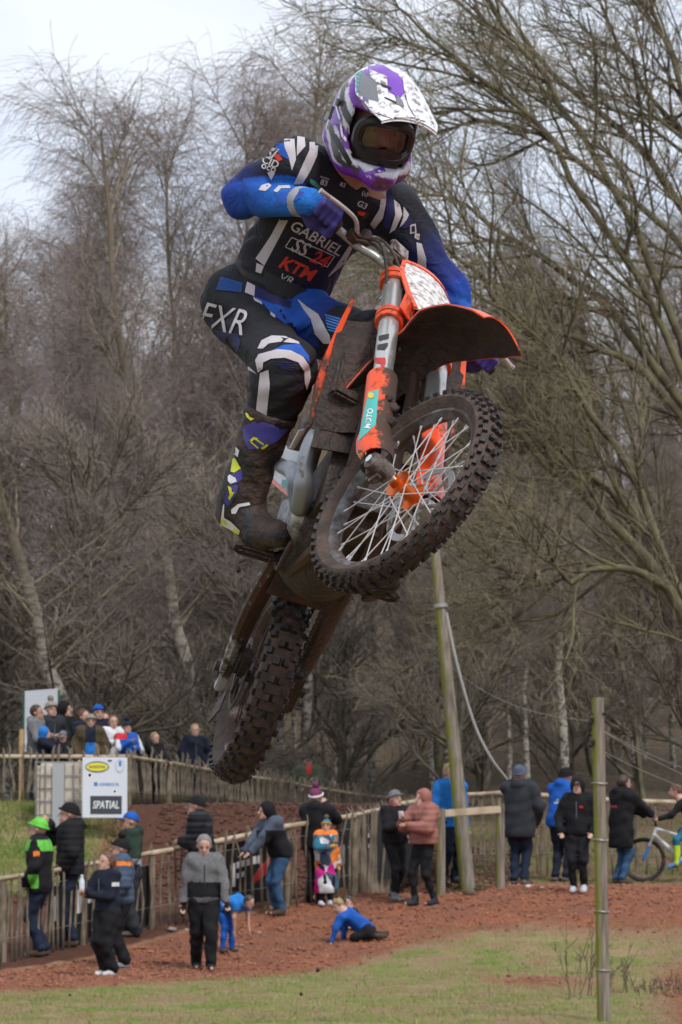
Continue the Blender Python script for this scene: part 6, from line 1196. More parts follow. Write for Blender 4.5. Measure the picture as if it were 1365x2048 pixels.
# ================================================================== RIDER
def cp(px, py, d):                        # pixel + distance along the view axis -> world
    return CAM + C2W @ np.array([(px - CX) / F_PX * d, (py - CY) / F_PX * d, d])
RO = cp(520, 620, 11.68); rider = thing('person', 'motocross rider in blue, black and white kit and purple helmet standing on the bike', 'person', RO)
def rp(px, py, d): return cp(px, py, d) - RO
def bl(x, y, z): return BR_ @ np.array([x, y, z]) + BT_ - RO            # a place on the bike
def bs(u, v, w_): return BR_ @ st(u, v, w_) + BT_ - RO
RIGHT_, DOWN_, AWAY_ = C2W[:, 0], C2W[:, 1], C2W[:, 2]
hipR, hipL = rp(480, 604, 11.76), rp(590, 640, 11.80); kneR, kneL = rp(572, 738, 11.42), rp(746, 688, 11.44); ankR, ankL = rp(482, 1000, 11.53), rp(742, 1095, 11.60)
shR, shL = rp(594, 328, 11.50), rp(792, 418, 11.64); elR, elL = rp(486, 394, 11.60), rp(893, 574, 11.64); wrR, wrL = rp(618, 405, 11.34), rp(958, 690, 11.64)
neck = rp(700, 322, 11.56); chest = rp(638, 420, 11.69); belly = rp(583, 515, 11.77); pel = (hipR + hipL) / 2; hc = rp(750, 254, 11.42)
# head frame: looking toward the camera, to its right and down
look = np.array(AWAY_) * -.87 + RIGHT_ * .31 + DOWN_ * .37; look /= np.linalg.norm(look); hup = -DOWN_ * 1.0 + RIGHT_ * .17; hup -= look * (hup @ look); hup /= np.linalg.norm(hup); hrt = np.cross(look, hup)
RH = np.stack([hrt, look, hup], 1)                                     # columns: rider's right-hand side on screen.., forward, up
HS = .955
def hp(a, b, c): return hc + RH @ np.array([a, b, c]) * HS
M_SKINR = mat('skin_rider', (.40, .20, .14), .5, var=.2, vscale=40)
def vmat(name, rough=.8, fine=240.0, mud=None, mudramp=(.6, .7), mudscale=16):
    m = bpy.data.materials.new(name); m.use_nodes = True; t = m.node_tree; b = t.nodes['Principled BSDF']; N = t.nodes.new; K = t.links.new
    va = N('ShaderNodeVertexColor'); va.layer_name = 'dye'; tcn = N('ShaderNodeTexCoord'); n = N('ShaderNodeTexNoise'); n.inputs['Scale'].default_value = fine; K(tcn.outputs['Object'], n.inputs['Vector'])
    r = N('ShaderNodeValToRGB'); r.color_ramp.elements[0].color = (.7, .7, .7, 1); r.color_ramp.elements[1].color = (1.25, 1.25, 1.25, 1); K(n.outputs['Fac'], r.inputs['Fac'])
    x = N('ShaderNodeMixRGB'); x.blend_type = 'MULTIPLY'; x.inputs[0].default_value = 1; K(va.outputs['Color'], x.inputs[1]); K(r.outputs[0], x.inputs[2]); c = x.outputs[0]
    if mud:
        n2 = N('ShaderNodeTexNoise'); n2.inputs['Scale'].default_value = mudscale; n2.inputs['Detail'].default_value = 7; K(tcn.outputs['Object'], n2.inputs['Vector']); r2 = N('ShaderNodeValToRGB'); r2.color_ramp.elements[0].position = mudramp[0]; r2.color_ramp.elements[1].position = mudramp[1]; K(n2.outputs['Fac'], r2.inputs['Fac'])
        y = N('ShaderNodeMixRGB'); K(r2.outputs[0], y.inputs[0]); K(c, y.inputs[1]); y.inputs[2].default_value = (*mud, 1); c = y.outputs[0]
    K(c, b.inputs['Base Color']); b.inputs['Roughness'].default_value = rough; b.inputs['Specular IOR Level'].default_value = .3 if rough > .5 else .45
    bp_ = N('ShaderNodeBump'); bp_.inputs['Strength'].default_value = .7 if rough > .5 else .12; bp_.inputs['Distance'].default_value = .012; n3 = N('ShaderNodeTexNoise'); n3.inputs['Scale'].default_value = 22; n3.inputs['Detail'].default_value = 5; n3.inputs['Distortion'].default_value = 1.2; K(tcn.outputs['Object'], n3.inputs['Vector']); K(n3.outputs['Fac'], bp_.inputs['Height']); K(bp_.outputs[0], b.inputs['Normal']); return m
def dye(me_, fn):
    co = np.empty(len(me_.vertices) * 3, np.float32); me_.vertices.foreach_get('co', co); c = fn(co.reshape(-1, 3).astype(float)); a = me_.color_attributes.new('dye', 'FLOAT_COLOR', 'POINT'); out = np.ones((len(c), 4), np.float32); out[:, :3] = c; a.data.foreach_set('color', out.ravel())
def along(P, a, b):
    d = b - a; t = ((P - a) @ d) / (d @ d); return t, np.linalg.norm(P - a - np.clip(t, 0, 1)[:, None] * d, axis=1)
def lerp(a, b, t): t = np.clip(t, 0, 1)[:, None]; return np.array(a) * (1 - t) + np.array(b) * t
# ---- body: one skin (head with face, neck, trunk, limbs, fingers round the grips)
tors_n = np.cross(shL - shR, neck - pel); tors_n /= np.linalg.norm(tors_n)
if tors_n @ AWAY_ > 0: tors_n = -tors_n                                  # towards the chest
sq = (tors_n, 1.35)
g = SDF(); g.ell(hp(0, -.005, .015), (.076, .094, .105), RH, .03); g.ell(hp(0, .03, -.06), (.056, .06, .065), RH, .03); g.cone(hp(0, .088, .012), hp(0, .112, -.022), .011, .017, .012); g.ell(hp(0, .078, -.062), (.028, .022, .018), RH, .015)
for sx in (-1, 1): g.ell(hp(.034 * sx, .088, .034), (.026, .012, .010), RH, .012); g.ell(hp(.042 * sx, .075, -.01), (.022, .015, .02), RH, .02)
g.cone(neck, hp(0, -.02, -.06), .062, .056, .04); g.cone(belly, chest, .12, .135, .06, sq); g.cone(pel, belly, .12, .11, .06, sq); g.cone(shR, shL, .062, .062, .05); g.cone(chest, neck, .10, .06, .05, sq)
for a, b, c, i in ((shR, elR, wrR, 0), (shL, elL, wrL, 1)): g.cone(a, b, .048, .038, .03); g.cone(b, c, .038, .026, .02)
for a, b, c in ((hipR, kneR, ankR), (hipL, kneL, ankL)): g.cone(a, b, .085, .055, .04); g.cone(b, c, .052, .036, .03)
def fingers(g, sgn, r0, extra=0.0):
    """palm behind the grip, four fingers and a thumb closed round it"""
    wr = wrR if sgn < 0 else wrL; gv = .345 * sgn
    knk = [bs(-.062, gv + (k - 1.5) * .021, 1.052 + .030) for k in range(4)]
    g.cone(wr, bs(-.085, gv, 1.07), .030 + extra, .036 + extra, .025)
    for k in range(4):
        v = gv + (k - 1.5) * .0215; w0 = 1.051; lnf = (1.0, 1.05, 1.0, .88)[k if sgn > 0 else 3 - k]
        pts = [bs(-.092, v, w0 + .016), bs(-.058 + .0, v, w0 + .036), bs(-.020 * lnf, v, w0 + .022), bs(-.020, v, w0 - .012 * lnf), bs(-.050, v, w0 - .030 * lnf)]
        for q in range(4): g.cone(pts[q], pts[q + 1], r0 * (1.15 - .07 * q), r0 * (1.08 - .07 * q), .004)
    ti = gv - sgn * .045; g.cone(bs(-.095, ti + sgn * .02, 1.055), bs(-.075, ti, 1.025), r0 * 1.3, r0 * 1.15, .012); g.cone(bs(-.075, ti, 1.025), bs(-.040, ti + sgn * .012, 1.022), r0 * 1.15, r0 * .95, .006)
for sgn in (-1, 1): fingers(g, sgn, .0085)
g.cone(ankR, rp(515, 1048, 11.47), .028, .02, .03); g.cone(ankL, bl(.60, .2, .15), .03, .022, .03)
bd = link('body', g.mesh('body', .011), rider, M_SKINR)
def crease(g, amp, f, dr, seed):
    r = np.random.default_rng(seed); ph = r.uniform(0, 6.28, 6); d = np.array(dr) / np.linalg.norm(dr); old = g.disp
    def fn(X, Y, Z):
        u = X * d[0] + Y * d[1] + Z * d[2]; v = X * d[2] - Z * d[0]
        a = np.abs(np.sin(u * f * .5 + 1.6 * np.sin(v * 13 + ph[0]) + 1.1 * np.sin(Y * 17 + ph[1]) + ph[2])); m_ = .5 + .5 * np.sin(v * 19 + ph[3] + 1.3 * np.sin(u * 11 + ph[4]))
        return old(X, Y, Z) + amp * (1 - a) ** 3 * m_
    g.disp = fn
# ---- jersey
g = SDF(); g.cone(pel * .45 + belly * .55, chest, .145, .165, .07, (tors_n, 1.3)); g.cone(chest, neck - (neck - chest) * .25, .150, .085, .06, (tors_n, 1.3)); g.cone(shR * .9 + chest * .1, shL * .9 + chest * .1, .082, .080, .06)
g.ell(chest + tors_n * .03 + (neck - pel) * .03, (.14, .13, .13), None, .06)
g.cone(shR, elR, .076, .066, .05); g.cone(elR, wrR + (wrR - elR) * .02, .064, .043, .014); g.cone(shL, elL, .076, .058, .05); g.cone(elL, wrL, .058, .040, .04); g.cone(neck - (neck - chest) * .25, neck - (neck - chest) * .08, .080, .066, .03)
g.cone(pel * .55 + belly * .45 + tors_n * .01, belly, .130, .145, .05, (tors_n, 1.3))
fj = folds(.0028, 30, 5); g.disp = lambda X, Y, Z: fj(X, Y, Z) + .0022 * np.sin((X * .6 + Z * .9 + Y * .5) * 85 + 2 * np.sin(Y * 20 + X * 14))
crease(g, .010, 62, (.7, .3, .8), 1); jm = g.mesh('jersey', .0078)
def jfn(P):
    base = np.tile(np.array([[.015, .015, .021]]), (len(P), 1)); navy = (.012, .014, .05); bl_ = (.012, .065, .42); br = (.012, .14, .50)
    t, d = along(P, belly, chest); sd_ = (P - belly) @ ((shL - shR) / np.linalg.norm(shL - shR)); base = lerp(base[0], (.012, .011, .032), np.clip((sd_ + .06) / .12, 0, 1) * np.clip(1.25 - t, 0, 1))
    out = base
    for a, b, c, rr in ((shR, elR, wrR, .10), (shL, elL, wrL, .10)):
        t1, d1 = along(P, a, b); t2, d2 = along(P, b, c); m1 = (d1 < .088) & (d1 < d2) & (t1 > .22); m2 = (d2 < .074) & (d2 <= d1) & (t2 > -.3)
        out = np.where(m1[:, None], lerp((.010, .010, .022), (.013, .030, .20), (t1 - .35) / .65), out); out = np.where(m2[:, None], lerp((.012, .045, .30), br, (t2) / .9), out)
    return out
dye(jm, jfn); jersey = link('jersey', jm, rider, vmat('jersey_fabric', .75, mud=(.10, .065, .05), mudramp=(.68, .78)))
# ---- trousers
g = SDF(); g.cone(pel * .7 + belly * .3, pel, .142, .150, .06, (tors_n, 1.15)); g.ell(pel - tors_n * .03 + DOWN_ * .015, (.135, .118, .115), None, .06); g.cone(hipR, hipL, .105, .105, .06)
for a, b, c in ((hipR, kneR, ankR), (hipL, kneL, ankL)):
    g.cone(a, b, .103, .086, .05); kd = (b - (a + c) / 2); kd /= np.linalg.norm(kd); g.ell(b + kd * .012 + (c - b) * .06, (.076, .076, .092), None, .05); g.cone(b, b + (c - b) * .52, .080, .070, .05)
ft = folds(.0035, 26, 9); g.disp = lambda X, Y, Z: ft(X, Y, Z) + .0025 * np.sin((X * .5 - Z * 1.0 + Y * .4) * 70 + 2 * np.sin(Y * 22 + X * 10))
crease(g, .011, 58, (.5, -.2, 1.0), 3); tm = g.mesh('trousers', .008)
def tfn(P):
    out = np.tile(np.array([[.016, .016, .020]]), (len(P), 1)); tr, dr = along(P, hipR, kneR); tl, dl = along(P, hipL, kneL); fr = (P - pel) @ tors_n
    inner = (P - pel) @ ((hipL - hipR) / np.linalg.norm(hipL - hipR)); m_ = (dl < dr) & (tl < .62) & (fr > -.02); out = np.where(m_[:, None], lerp((.012, .085, .42), (.015, .03, .16), (tl - .2) / .4), out)
    m_ = (fr > .03) & (inner > -.05) & (tr < .25) & (tl < .3); out = np.where(m_[:, None], (.012, .09, .44), out); m_ = (tr > .1) & (tr < .75) & (dr < dl) & (((P - hipR) @ DOWN_) > .05) & (fr < .06); out = np.where(m_[:, None], (.022, .020, .095), out); return out
dye(tm, tfn); trs = link('trousers', tm, rider, vmat('trouser_fabric', .8, mud=(.09, .06, .045), mudramp=(.70, .80)))
# ---- belt
bx = (belly - pel) / np.linalg.norm(belly - pel); bc = pel * .52 + belly * .48; bu = np.cross(bx, tors_n); bu /= np.linalg.norm(bu); bw = np.cross(bu, bx)
m = MB(); G = []
for q in np.linspace(0, 2 * math.pi, 41): G.append([bc + bu * math.cos(q) * .152 + bw * math.sin(q) * .128 + bx * h for h in (-.024, -.012, 0, .012, .024)])
m.sheet(G, .008); m.build('belt', mat('belt_black', (.012, .014, .016), .7, mud=MUD, mudscale=14, mudramp=(.55, .65)), rider)
# ---- gloves
M_GLV = mat('glove_purple', (.045, .035, .26), .7, col2=(.02, .018, .10), vscale=14, mud=MUD, mudscale=22, mudramp=(.62, .74))
for sgn, nm in ((-1, 0), (1, 0)):
    g = SDF(); fingers(g, sgn, .0112, .004); wr = wrR if sgn < 0 else wrL; el = elR if sgn < 0 else elL; g.cone(wr + (el - wr) * .12, wr, .040, .036, .02); gl = link('glove', g.mesh('glove', .0058), rider, M_GLV)
    m = MB(); ax_ = (wr - el) / np.linalg.norm(wr - el); m.lathe([(.041, -.022), (.046, -.012), (.046, .012), (.041, .020)], wr - ax_ * .035, ax_, 20); m.build('cuff', mat('cuff_grey', (.30, .30, .33), .8, mud=(.2, .13, .10), mudscale=30, mudramp=(.55, .7)), rider)
# ---- boots
M_BOOT = mat('boot_black', (.012, .012, .013), .6, mud=MUD, mudscale=8, mudramp=(.42, .56), bump=.6, bscale=45); boots = []
for sgn, an, kn in ((-1, ankR, kneR), (1, ankL, kneL)):
    peg = bl(.53, .2 * sgn, .135)
    if sgn < 0: toe, heel, ball = rp(566, 1068, 11.33), rp(462, 1032, 11.60), rp(522, 1062, 11.47)
    else:
        F0 = BR_ @ np.array([.13, 0, -.02]); toe, heel, ball = peg + F0 + BR_ @ np.array([0, 0, .03]), peg - F0 * 1.1 + BR_ @ np.array([0, 0, .02]), peg + BR_ @ np.array([0, 0, .03])
    top_ = an + (kn - an) * .66; g = SDF(); g.cone(top_, an + (kn - an) * .12, .080, .060, .03); g.cone(an + (kn - an) * .12, heel + (an - heel) * .25, .060, .045, .04); g.cone(an, ball, .056, .044, .05); g.cone(ball, toe, .046, .036, .03); g.cone(heel + (an - heel) * .2, ball, .042, .042, .04)
    ax_ = (an - kn); ax_ /= np.linalg.norm(ax_); g.plane(top_, -ax_ * 1.0); fb = folds(.0022, 60, 30 + sgn); g.disp = fb
    bo = link('boot', g.mesh('boot', .0085), rider, M_BOOT); boots.append(bo)
    sn = np.cross(toe - heel, RIGHT_ if sgn < 0 else RIGHT_); up_ = an - (toe + heel) / 2; up_ -= (toe - heel) * (up_ @ (toe - heel)) / ((toe - heel) @ (toe - heel)); up_ /= np.linalg.norm(up_)
    g = SDF(); g.cone(heel - up_ * .018, ball - up_ * .02, .040, .043, .02, (up_, 2.6)); g.cone(ball - up_ * .02, toe - up_ * .018, .043, .032, .02, (up_, 2.6)); link('sole', g.mesh('sole', .008), bo, M_MUDDY)
    g = SDF(); g.cone(top_ + (kn - an) * .02, top_ - (kn - an) * .05, .083, .082, .01); g.plane(top_ + (kn - an) * .03, kn - an); g.plane(top_ - (kn - an) * .05, an - kn); link('gaiter', g.mesh('gaiter', .010), bo, M_MUDDY)
# ---- helmet
M_HEL = mat('helmet_shell', (.30, .28, .31), .28, coat=.5, col2=(.12, .11, .12), vscale=5, mud=(.10, .06, .05), mudscale=24, mudramp=(.60, .70))
M_HPUR = mat('helmet_purple', (.16, .03, .40), .3, coat=.5, mud=(.10, .06, .05), mudscale=24, mudramp=(.64, .72)); M_HWH = mat('helmet_white', (.72, .72, .76), .3, coat=.5, mud=(.13, .08, .062), mudscale=44, mudramp=(.49, .64)); M_HGR = mat('helmet_grey', (.16, .16, .17), .4, coat=.3, mud=(.10, .06, .05), mudscale=24, mudramp=(.62, .72)); M_HBK = mat('helmet_black', (.012, .012, .014), .35, mud=MUD, mudscale=20, mudramp=(.62, .72)); M_CYA = mat('helmet_cyan', (.05, .45, .55), .4)

def shell(gr=0.0):
    g = SDF(); g.ell(hp(0, -.02, .035), (.126 + gr, .150 + gr, .138 + gr), RH, .03); g.ell(hp(0, -.01, -.04), (.110 + gr, .125 + gr, .10 + gr), RH, .05)
    for sx in (-1, 1): g.cone(hp(.070 * sx, .055, -.098), hp(0, .155, -.115), .044 + gr, .036 + gr, .04); g.cone(hp(.082 * sx, -.06, -.075), hp(.072 * sx, .05, -.093), .044 + gr, .044 + gr, .05)
    return g
def carve(X, Y, Z):
    q = (np.stack([X, Y, Z], -1) - hc) @ RH; a, b, c = q[..., 0], q[..., 1], q[..., 2]
    prt = np.maximum(np.maximum(np.abs(a) - (.100 - .35 * np.maximum(0, -c - .035)), .030 - b), np.maximum(c - .058, -c - .086))
    inner = (np.sqrt((a / .098) ** 2 + (b / .128) ** 2 + ((c + .02) / .118) ** 2) - 1) * .1
    low = np.maximum(np.sqrt((a / .085) ** 2 + ((b + .01) / .10) ** 2) * .09 - .09, c + .06)
    return np.minimum(np.minimum(prt, inner), low)
hel = thing('helmet', None, None, (0, 0, 0)); hel.parent = rider
g = shell(); g.sub = carve; hm = g.mesh('shell', .0075)
def hfn(P):
    q = (P - hc) @ RH; a, b, c = q.T; out = np.tile(np.array([[.52, .51, .55]]), (len(P), 1))
    pur = (.17, .03, .36); dk = (.05, .045, .05); wh = (.66, .66, .72)
    st1 = np.sin((b * 1.0 + c * 1.5) * 42 + np.abs(a) * 10)
    out = np.where((st1 > .55)[:, None], pur, out); out = np.where((st1 < -.55)[:, None], dk, out)
    out = np.where(((c < -.115) & (b > .0))[:, None], (.20, .025, .42), out); out = np.where(((c < -.06) & (c > -.10) & (b > .09))[:, None], wh, out)
    out = np.where(((np.abs(a) < .03) & (c < -.105) & (c > -.14) & (b > .1))[:, None], (.10, .03, .08), out); return out
dye(hm, hfn); shl = link('shell', hm, hel, vmat('helmet_paint', .3, 60, mud=(.10, .06, .05), mudramp=(.57, .68), mudscale=26))
# visor
def vis(a, b_):                                    # a across -1..1, b 0 back .. 1 tip
    hw = np.interp(b_, [0, .35, .8, 1], [.090, .122, .112, .092]); cb = np.interp(b_, [0, .25, .55, 1], [-.06, .03, .13, .262]); cc = np.interp(b_, [0, .2, .45, .7, 1], [.186, .196, .182, .150, .100]); dr = np.interp(b_, [0, .4, .75, 1], [.05, .085, .05, .022])
    return hp(hw * a, cb, cc - dr * abs(a) ** 2.3)
m = MB(); m.sheet([[vis(a, b_) for b_ in np.linspace(0, 1, 17)] for a in np.linspace(-1, 1, 17)], .005); vz = m.build('visor', M_HWH, hel)
for sx in (-1, 1):                                  # side arms that hold the visor, and vents
    m = MB(); m.lathe([(0, 0), (.012, 0), (.012, .006), (0, .008)], hp(sx * .135, -.01, .05), hrt * sx, 12); m.build('screw', M_HBK, hel)
m = MB(); G = []
for a in np.linspace(-1, 1, 15): G.append([vis(a * .99, .985 + .012 * k) - hup * (.004 + .004 * k) for k in (0, 1)])
m.sheet(G, .006); m.build('visor_lip', M_HWH, hel)
# eye port trim, goggles with face behind
def prt(a, r=1.0):
    x = math.cos(a); y = math.sin(a); X = .100 * r * np.sign(x) * abs(x) ** .55; Zc = -.012 + .066 * r * np.sign(y) * abs(y) ** .7
    if Zc < -.04: X *= 1 - (-.04 - Zc) * 4.0
    return X, Zc, .122 - 4.6 * X * X - .10 * max(0, Zc)
qs = np.linspace(0, 2 * math.pi, 48, endpoint=False)
gog = thing('goggles', None, None, (0, 0, 0)); gog.parent = rider
m = MB(); m.tube([hp(x, y + .004, z) for x, z, y in (prt(a, .86) for a in qs)], .0170, 8, closed=True); m.build('frame', M_HBK, gog)
M_LENS = bpy.data.materials.new('goggle_lens'); M_LENS.use_nodes = True; _t = M_LENS.node_tree; _b = _t.nodes['Principled BSDF']; _tr = _t.nodes.new('ShaderNodeBsdfTransparent'); _tr.inputs[0].default_value = (.62, .58, .56, 1); _gl = _t.nodes.new('ShaderNodeBsdfGlossy'); _gl.inputs['Roughness'].default_value = .06; _mx = _t.nodes.new('ShaderNodeMixShader'); _mx.inputs[0].default_value = .12
_t.links.new(_tr.outputs[0], _mx.inputs[1]); _t.links.new(_gl.outputs[0], _mx.inputs[2]); _t.links.new(_mx.outputs[0], _t.nodes['Material Output'].inputs[0])
m = MB(); V = [hp(0, .128, -.012)]; F = []
for k, rr_ in enumerate((.30, .58, .82)):
    for a in qs: x, z, y = prt(a, rr_); V.append(hp(x, y + .006, z))
n_ = len(qs)
for i in range(n_): F.append((0, 1 + i, 1 + (i + 1) % n_))
for k in range(2):
    for i in range(n_): F.append((1 + k * n_ + i, 1 + (k + 1) * n_ + i, 1 + (k + 1) * n_ + (i + 1) % n_, 1 + k * n_ + (i + 1) % n_))
m.add(V, F); m.build('lens', M_LENS, gog)
m = MB(); m.sheet([[hp(-.060 + .12 * a, .126 + .020 * math.sin(a * 3.14) - .012 * b_, -.030 - .012 * abs(a - .5) * 2 - .055 * b_) for b_ in np.linspace(0, 1, 4)] for a in np.linspace(0, 1, 9)], .006); m.build('nose_guard', M_HBK, gog)
for sx in (-1, 1):
    m = MB(); m.sheet([[hp(sx * (.090 + .046 * a), .08 - .13 * a, .005 + (b_ - .5) * .045) for b_ in np.linspace(0, 1, 4)] for a in np.linspace(0, 1, 7)], .004); m.build('strap', M_HBK, gog)
    m = MB(); m.lathe([(0, -.006), (.011, -.003), (.013, 0), (0, .004)], hp(.034 * sx, .088, .012), look, 14); m.build('eye', mat('eye_white', (.28, .22, .19), .3), rider); m = MB(); m.lathe([(0, .0), (.006, .0), (.006, .003), (0, .004)], hp(.034 * sx, .0905, .011), look, 12); m.build('pupil', M_EYE, rider)
    m = MB(); m.tube([hp(.015 * sx, .098, .030), hp(.034 * sx, .101, .037), hp(.055 * sx, .090, .031)], [.004, .005, .003], 6); m.build('eyebrow', H_BR, rider)
m = MB(); m.box((0, 0, 0), (.05, .02, .03)); m.v = []; m.f = []
for k in range(3): m.tube([hp(-.026, .176, -.118 - .012 * k), hp(.026, .176, -.118 - .012 * k)], .0035, 6)
m.build('chin_grille', M_HBK, hel)
# ---- printed pattern, draped over the cloth along the sight lines
bpy.context.view_layer.update()
tj, tt, tv, tb, th_ = bvh_world([jersey]), bvh_world([trs]), bvh_world([vz]), bvh_world([boots[0]]), bvh_world([shl])
P_W = mat('kit_white', (.50, .46, .48), .8, mud=(.20, .13, .10), mudscale=26, mudramp=(.60, .72)); P_BL = mat('kit_blue', (.012, .10, .48), .8, var=.3, vscale=12); P_NV = mat('kit_navy', (.018, .016, .10), .8, var=.2, vscale=12); P_RD = mat('kit_red', (.55, .035, .015), .8); P_BK = mat('kit_black', (.010, .010, .013), .8); P_LB = mat('kit_light_blue', (.03, .24, .62), .8); P_PU = mat('kit_purple', (.055, .045, .22), .8, var=.2, vscale=12)
def Q2(*pts): return [(400 + x / 3.7917, 240 + y / 3.7917) for x, y in pts]
def Q3(*pts): return [(380 + x / 3.4125, 520 + y / 3.4125) for x, y in pts]
def Q4(*pts): return [(680 + x / 3.592, 340 + y / 3.592) for x, y in pts]
def Q1(*pts): return [(600 + x / 4.55, 80 + y / 4.55) for x, y in pts]
def Q6(*pts): return [(400 + x / 4.2656, 820 + y / 4.2656) for x, y in pts]
def S(pts, mt_, tree, parent, nm='stripe', **k): return lay_poly(nm, pts, tree, mt_, parent, **k)
J_ = lambda pts, mt_, **k: S(pts, mt_, tj, jersey, **k)
J_(Q2((640, 690), (712, 684), (600, 900), (490, 1105), (425, 1050), (540, 880)), P_W); J_(Q2((432, 1085), (488, 1108), (466, 1165), (425, 1150)), P_W)
J_(Q2((850, 100), (900, 170), (888, 270), (840, 380), (780, 480), (712, 488), (770, 360), (830, 230), (830, 170), (790, 110)), P_W)
J_(Q2((640, 150), (715, 118), (722, 180), (728, 300), (700, 385), (672, 270), (645, 205)), P_W); J_(Q2((740, 125), (795, 135), (800, 200), (735, 275)), P_W); J_(Q2((530, 205), (580, 160), (585, 215), (560, 240)), P_W); J_(Q2((582, 162), (640, 138), (645, 210), (690, 310), (610, 265), (585, 220)), P_BL)
J_(Q2((515, 400), (545, 385), (575, 400), (545, 455)), P_W); J_(Q2((448, 532), (470, 498), (520, 480), (545, 500), (500, 540)), P_W); J_(Q2((560, 540), (600, 500), (680, 498), (690, 520), (620, 520), (590, 550)), P_W); J_(Q2((600, 560), (690, 530), (760, 520), (770, 590), (690, 640), (560, 660)), P_BL)
lay_text('RJ', Q2((545, 245))[0], 24, 28, tj, P_W, jersey, .2, .02, 1.0); J_(Q2((560, 270), (600, 255), (632, 300), (600, 315)), P_RD); lay_text('CID', Q2((540, 320))[0], 34, 22, tj, P_W, jersey, .1, .02, 1.0); lay_text('oco', Q2((525, 365))[0], 30, 18, tj, P_W, jersey, 0, .015, 1.0)
lay_text('GABRIEL', Q2((888, 895))[0], 112, 29, tj, P_W, jersey, .15, .016, 1.0)
for a, b_ in (((700, 888), (1022, 1030)), ((1022, 1030), (965, 1112)), ((965, 1112), (650, 960)), ((650, 960), (700, 888))):
    d = np.array([b_[0] - a[0], b_[1] - a[1]], float); nrm_ = np.array([-d[1], d[0]]) / np.hypot(*d) * 4; J_(Q2((a[0] - nrm_[0], a[1] - nrm_[1]), (b_[0] - nrm_[0], b_[1] - nrm_[1]), (b_[0] + nrm_[0], b_[1] + nrm_[1]), (a[0] + nrm_[0], a[1] + nrm_[1])), P_W, nm='frame_line')
lay_text('SS', Q2((770, 965))[0], 36, 26, tj, P_W, jersey, .3, .015, 1.15); lay_text('24', Q2((915, 1050))[0], 38, 24, tj, P_RD, jersey, .3, .03, 1.1); lay_text('KTM', Q2((745, 1128))[0], 76, 24, tj, P_RD, jersey, .25, .03, 1.0)
lay_text('83', Q2((940, 475))[0], 14, 18, tj, P_W, jersey); lay_text('RACING', Q2((945, 440))[0], 18, 18, tj, P_W, jersey); lay_text('83', Q2((1083, 490))[0], 11, 18, tj, P_W, jersey); J_(Q2((835, 445), (870, 460), (930, 520), (900, 530), (835, 475)), mat('kit_teal', (.04, .18, .14), .8), nm='badge'); lay_text('G3', Q2((1232, 642))[0], 20, 24, tj, P_W, jersey, .1); J_(Q2((1195, 690), (1260, 700), (1240, 730), (1200, 715)), P_RD, nm='badge'); lay_text('(c)', Q2((1250, 562))[0], 12, 20, tj, P_W, jersey); lay_text('VR', Q2((660, 1205))[0], 26, 22, tj, P_W, jersey, .2, .0, .9)
J_(Q4((312, 75), (335, 110), (330, 250), (310, 345), (250, 422), (218, 388), (285, 280), (300, 160)), P_W); J_(Q4((336, 125), (385, 205), (395, 290), (352, 430), (310, 400), (335, 280)), P_NV); J_(Q4((388, 208), (430, 245), (448, 320), (400, 425), (358, 455), (398, 320)), P_W); J_(Q4((458, 262), (498, 320), (470, 375), (430, 412), (455, 340)), P_W); J_(Q4((500, 325), (540, 395), (470, 420), (440, 410)), P_NV)
J_(Q4((505, 395), (545, 385), (552, 450), (505, 460)), P_W, nm='badge'); J_(Q4((515, 405), (538, 400), (542, 442), (515, 446)), P_BK, nm='badge', off=.003); J_(Q4((540, 455), (575, 460), (570, 505), (538, 490)), P_W, nm='badge'); J_(Q4((550, 520), (588, 530), (622, 640), (622, 738), (562, 692), (560, 610)), P_W)
J_(Q2((1160, 905), (1195, 880), (1100, 1085), (968, 1190), (1060, 1060)), P_W)
K_ = lambda pts, mt_, **k: S(pts, mt_, tt, trs, **k)
K_(Q3((212, 118), (360, 160), (350, 222), (180, 205)), mat('kit_stripe_blue', (.012, .10, .40), .8)); K_(Q3((392, 150), (446, 178), (440, 250), (375, 222)), P_W)
for k in range(7): K_(Q3((215 - 6 * k, 128 + 12 * k), (356 - 2 * k, 168 + 9 * k), (355 - 2 * k, 171 + 9 * k), (213 - 6 * k, 132 + 12 * k)), P_BK, off=.003, nm='pinstripe')
K_(Q3((446, 180), (580, 245), (730, 290), (838, 375), (840, 430), (765, 480), (715, 505), (640, 430), (560, 370), (500, 300), (440, 252)), P_BL); K_(Q3((446, 180), (580, 245), (700, 285), (690, 330), (560, 300), (440, 250)), P_NV, off=.003); K_(Q3((735, 265), (800, 320), (880, 372), (960, 515), (968, 572), (918, 570), (860, 505), (832, 405), (765, 320)), P_W, off=.003); K_(Q3((430, 255), (490, 290), (495, 310), (440, 280)), P_W, off=.003); K_(Q3((548, 355), (580, 380), (580, 400), (550, 378)), P_W, off=.003)
K_(Q3((925, 362), (1040, 400), (1005, 500), (965, 488), (918, 410)), P_NV)
for k in range(6): K_(Q3((925 + 4 * k, 372 + 20 * k), (1038 - 6 * k, 408 + 16 * k), (1036 - 6 * k, 415 + 16 * k), (927 + 4 * k, 380 + 20 * k)), P_LB, off=.003, nm='pinstripe')
K_(Q3((82, 430), (200, 480), (330, 505), (352, 555), (318, 660), (220, 560), (120, 515)), P_NV); K_(Q3((92, 480), (130, 522), (285, 590), (330, 655), (465, 780), (330, 712), (190, 600), (112, 520)), P_W, off=.003)
lay_text('FXR', Q3((232, 400))[0], 92, 13, tt, P_W, trs, .25, -.0, 1.35, off=.004)
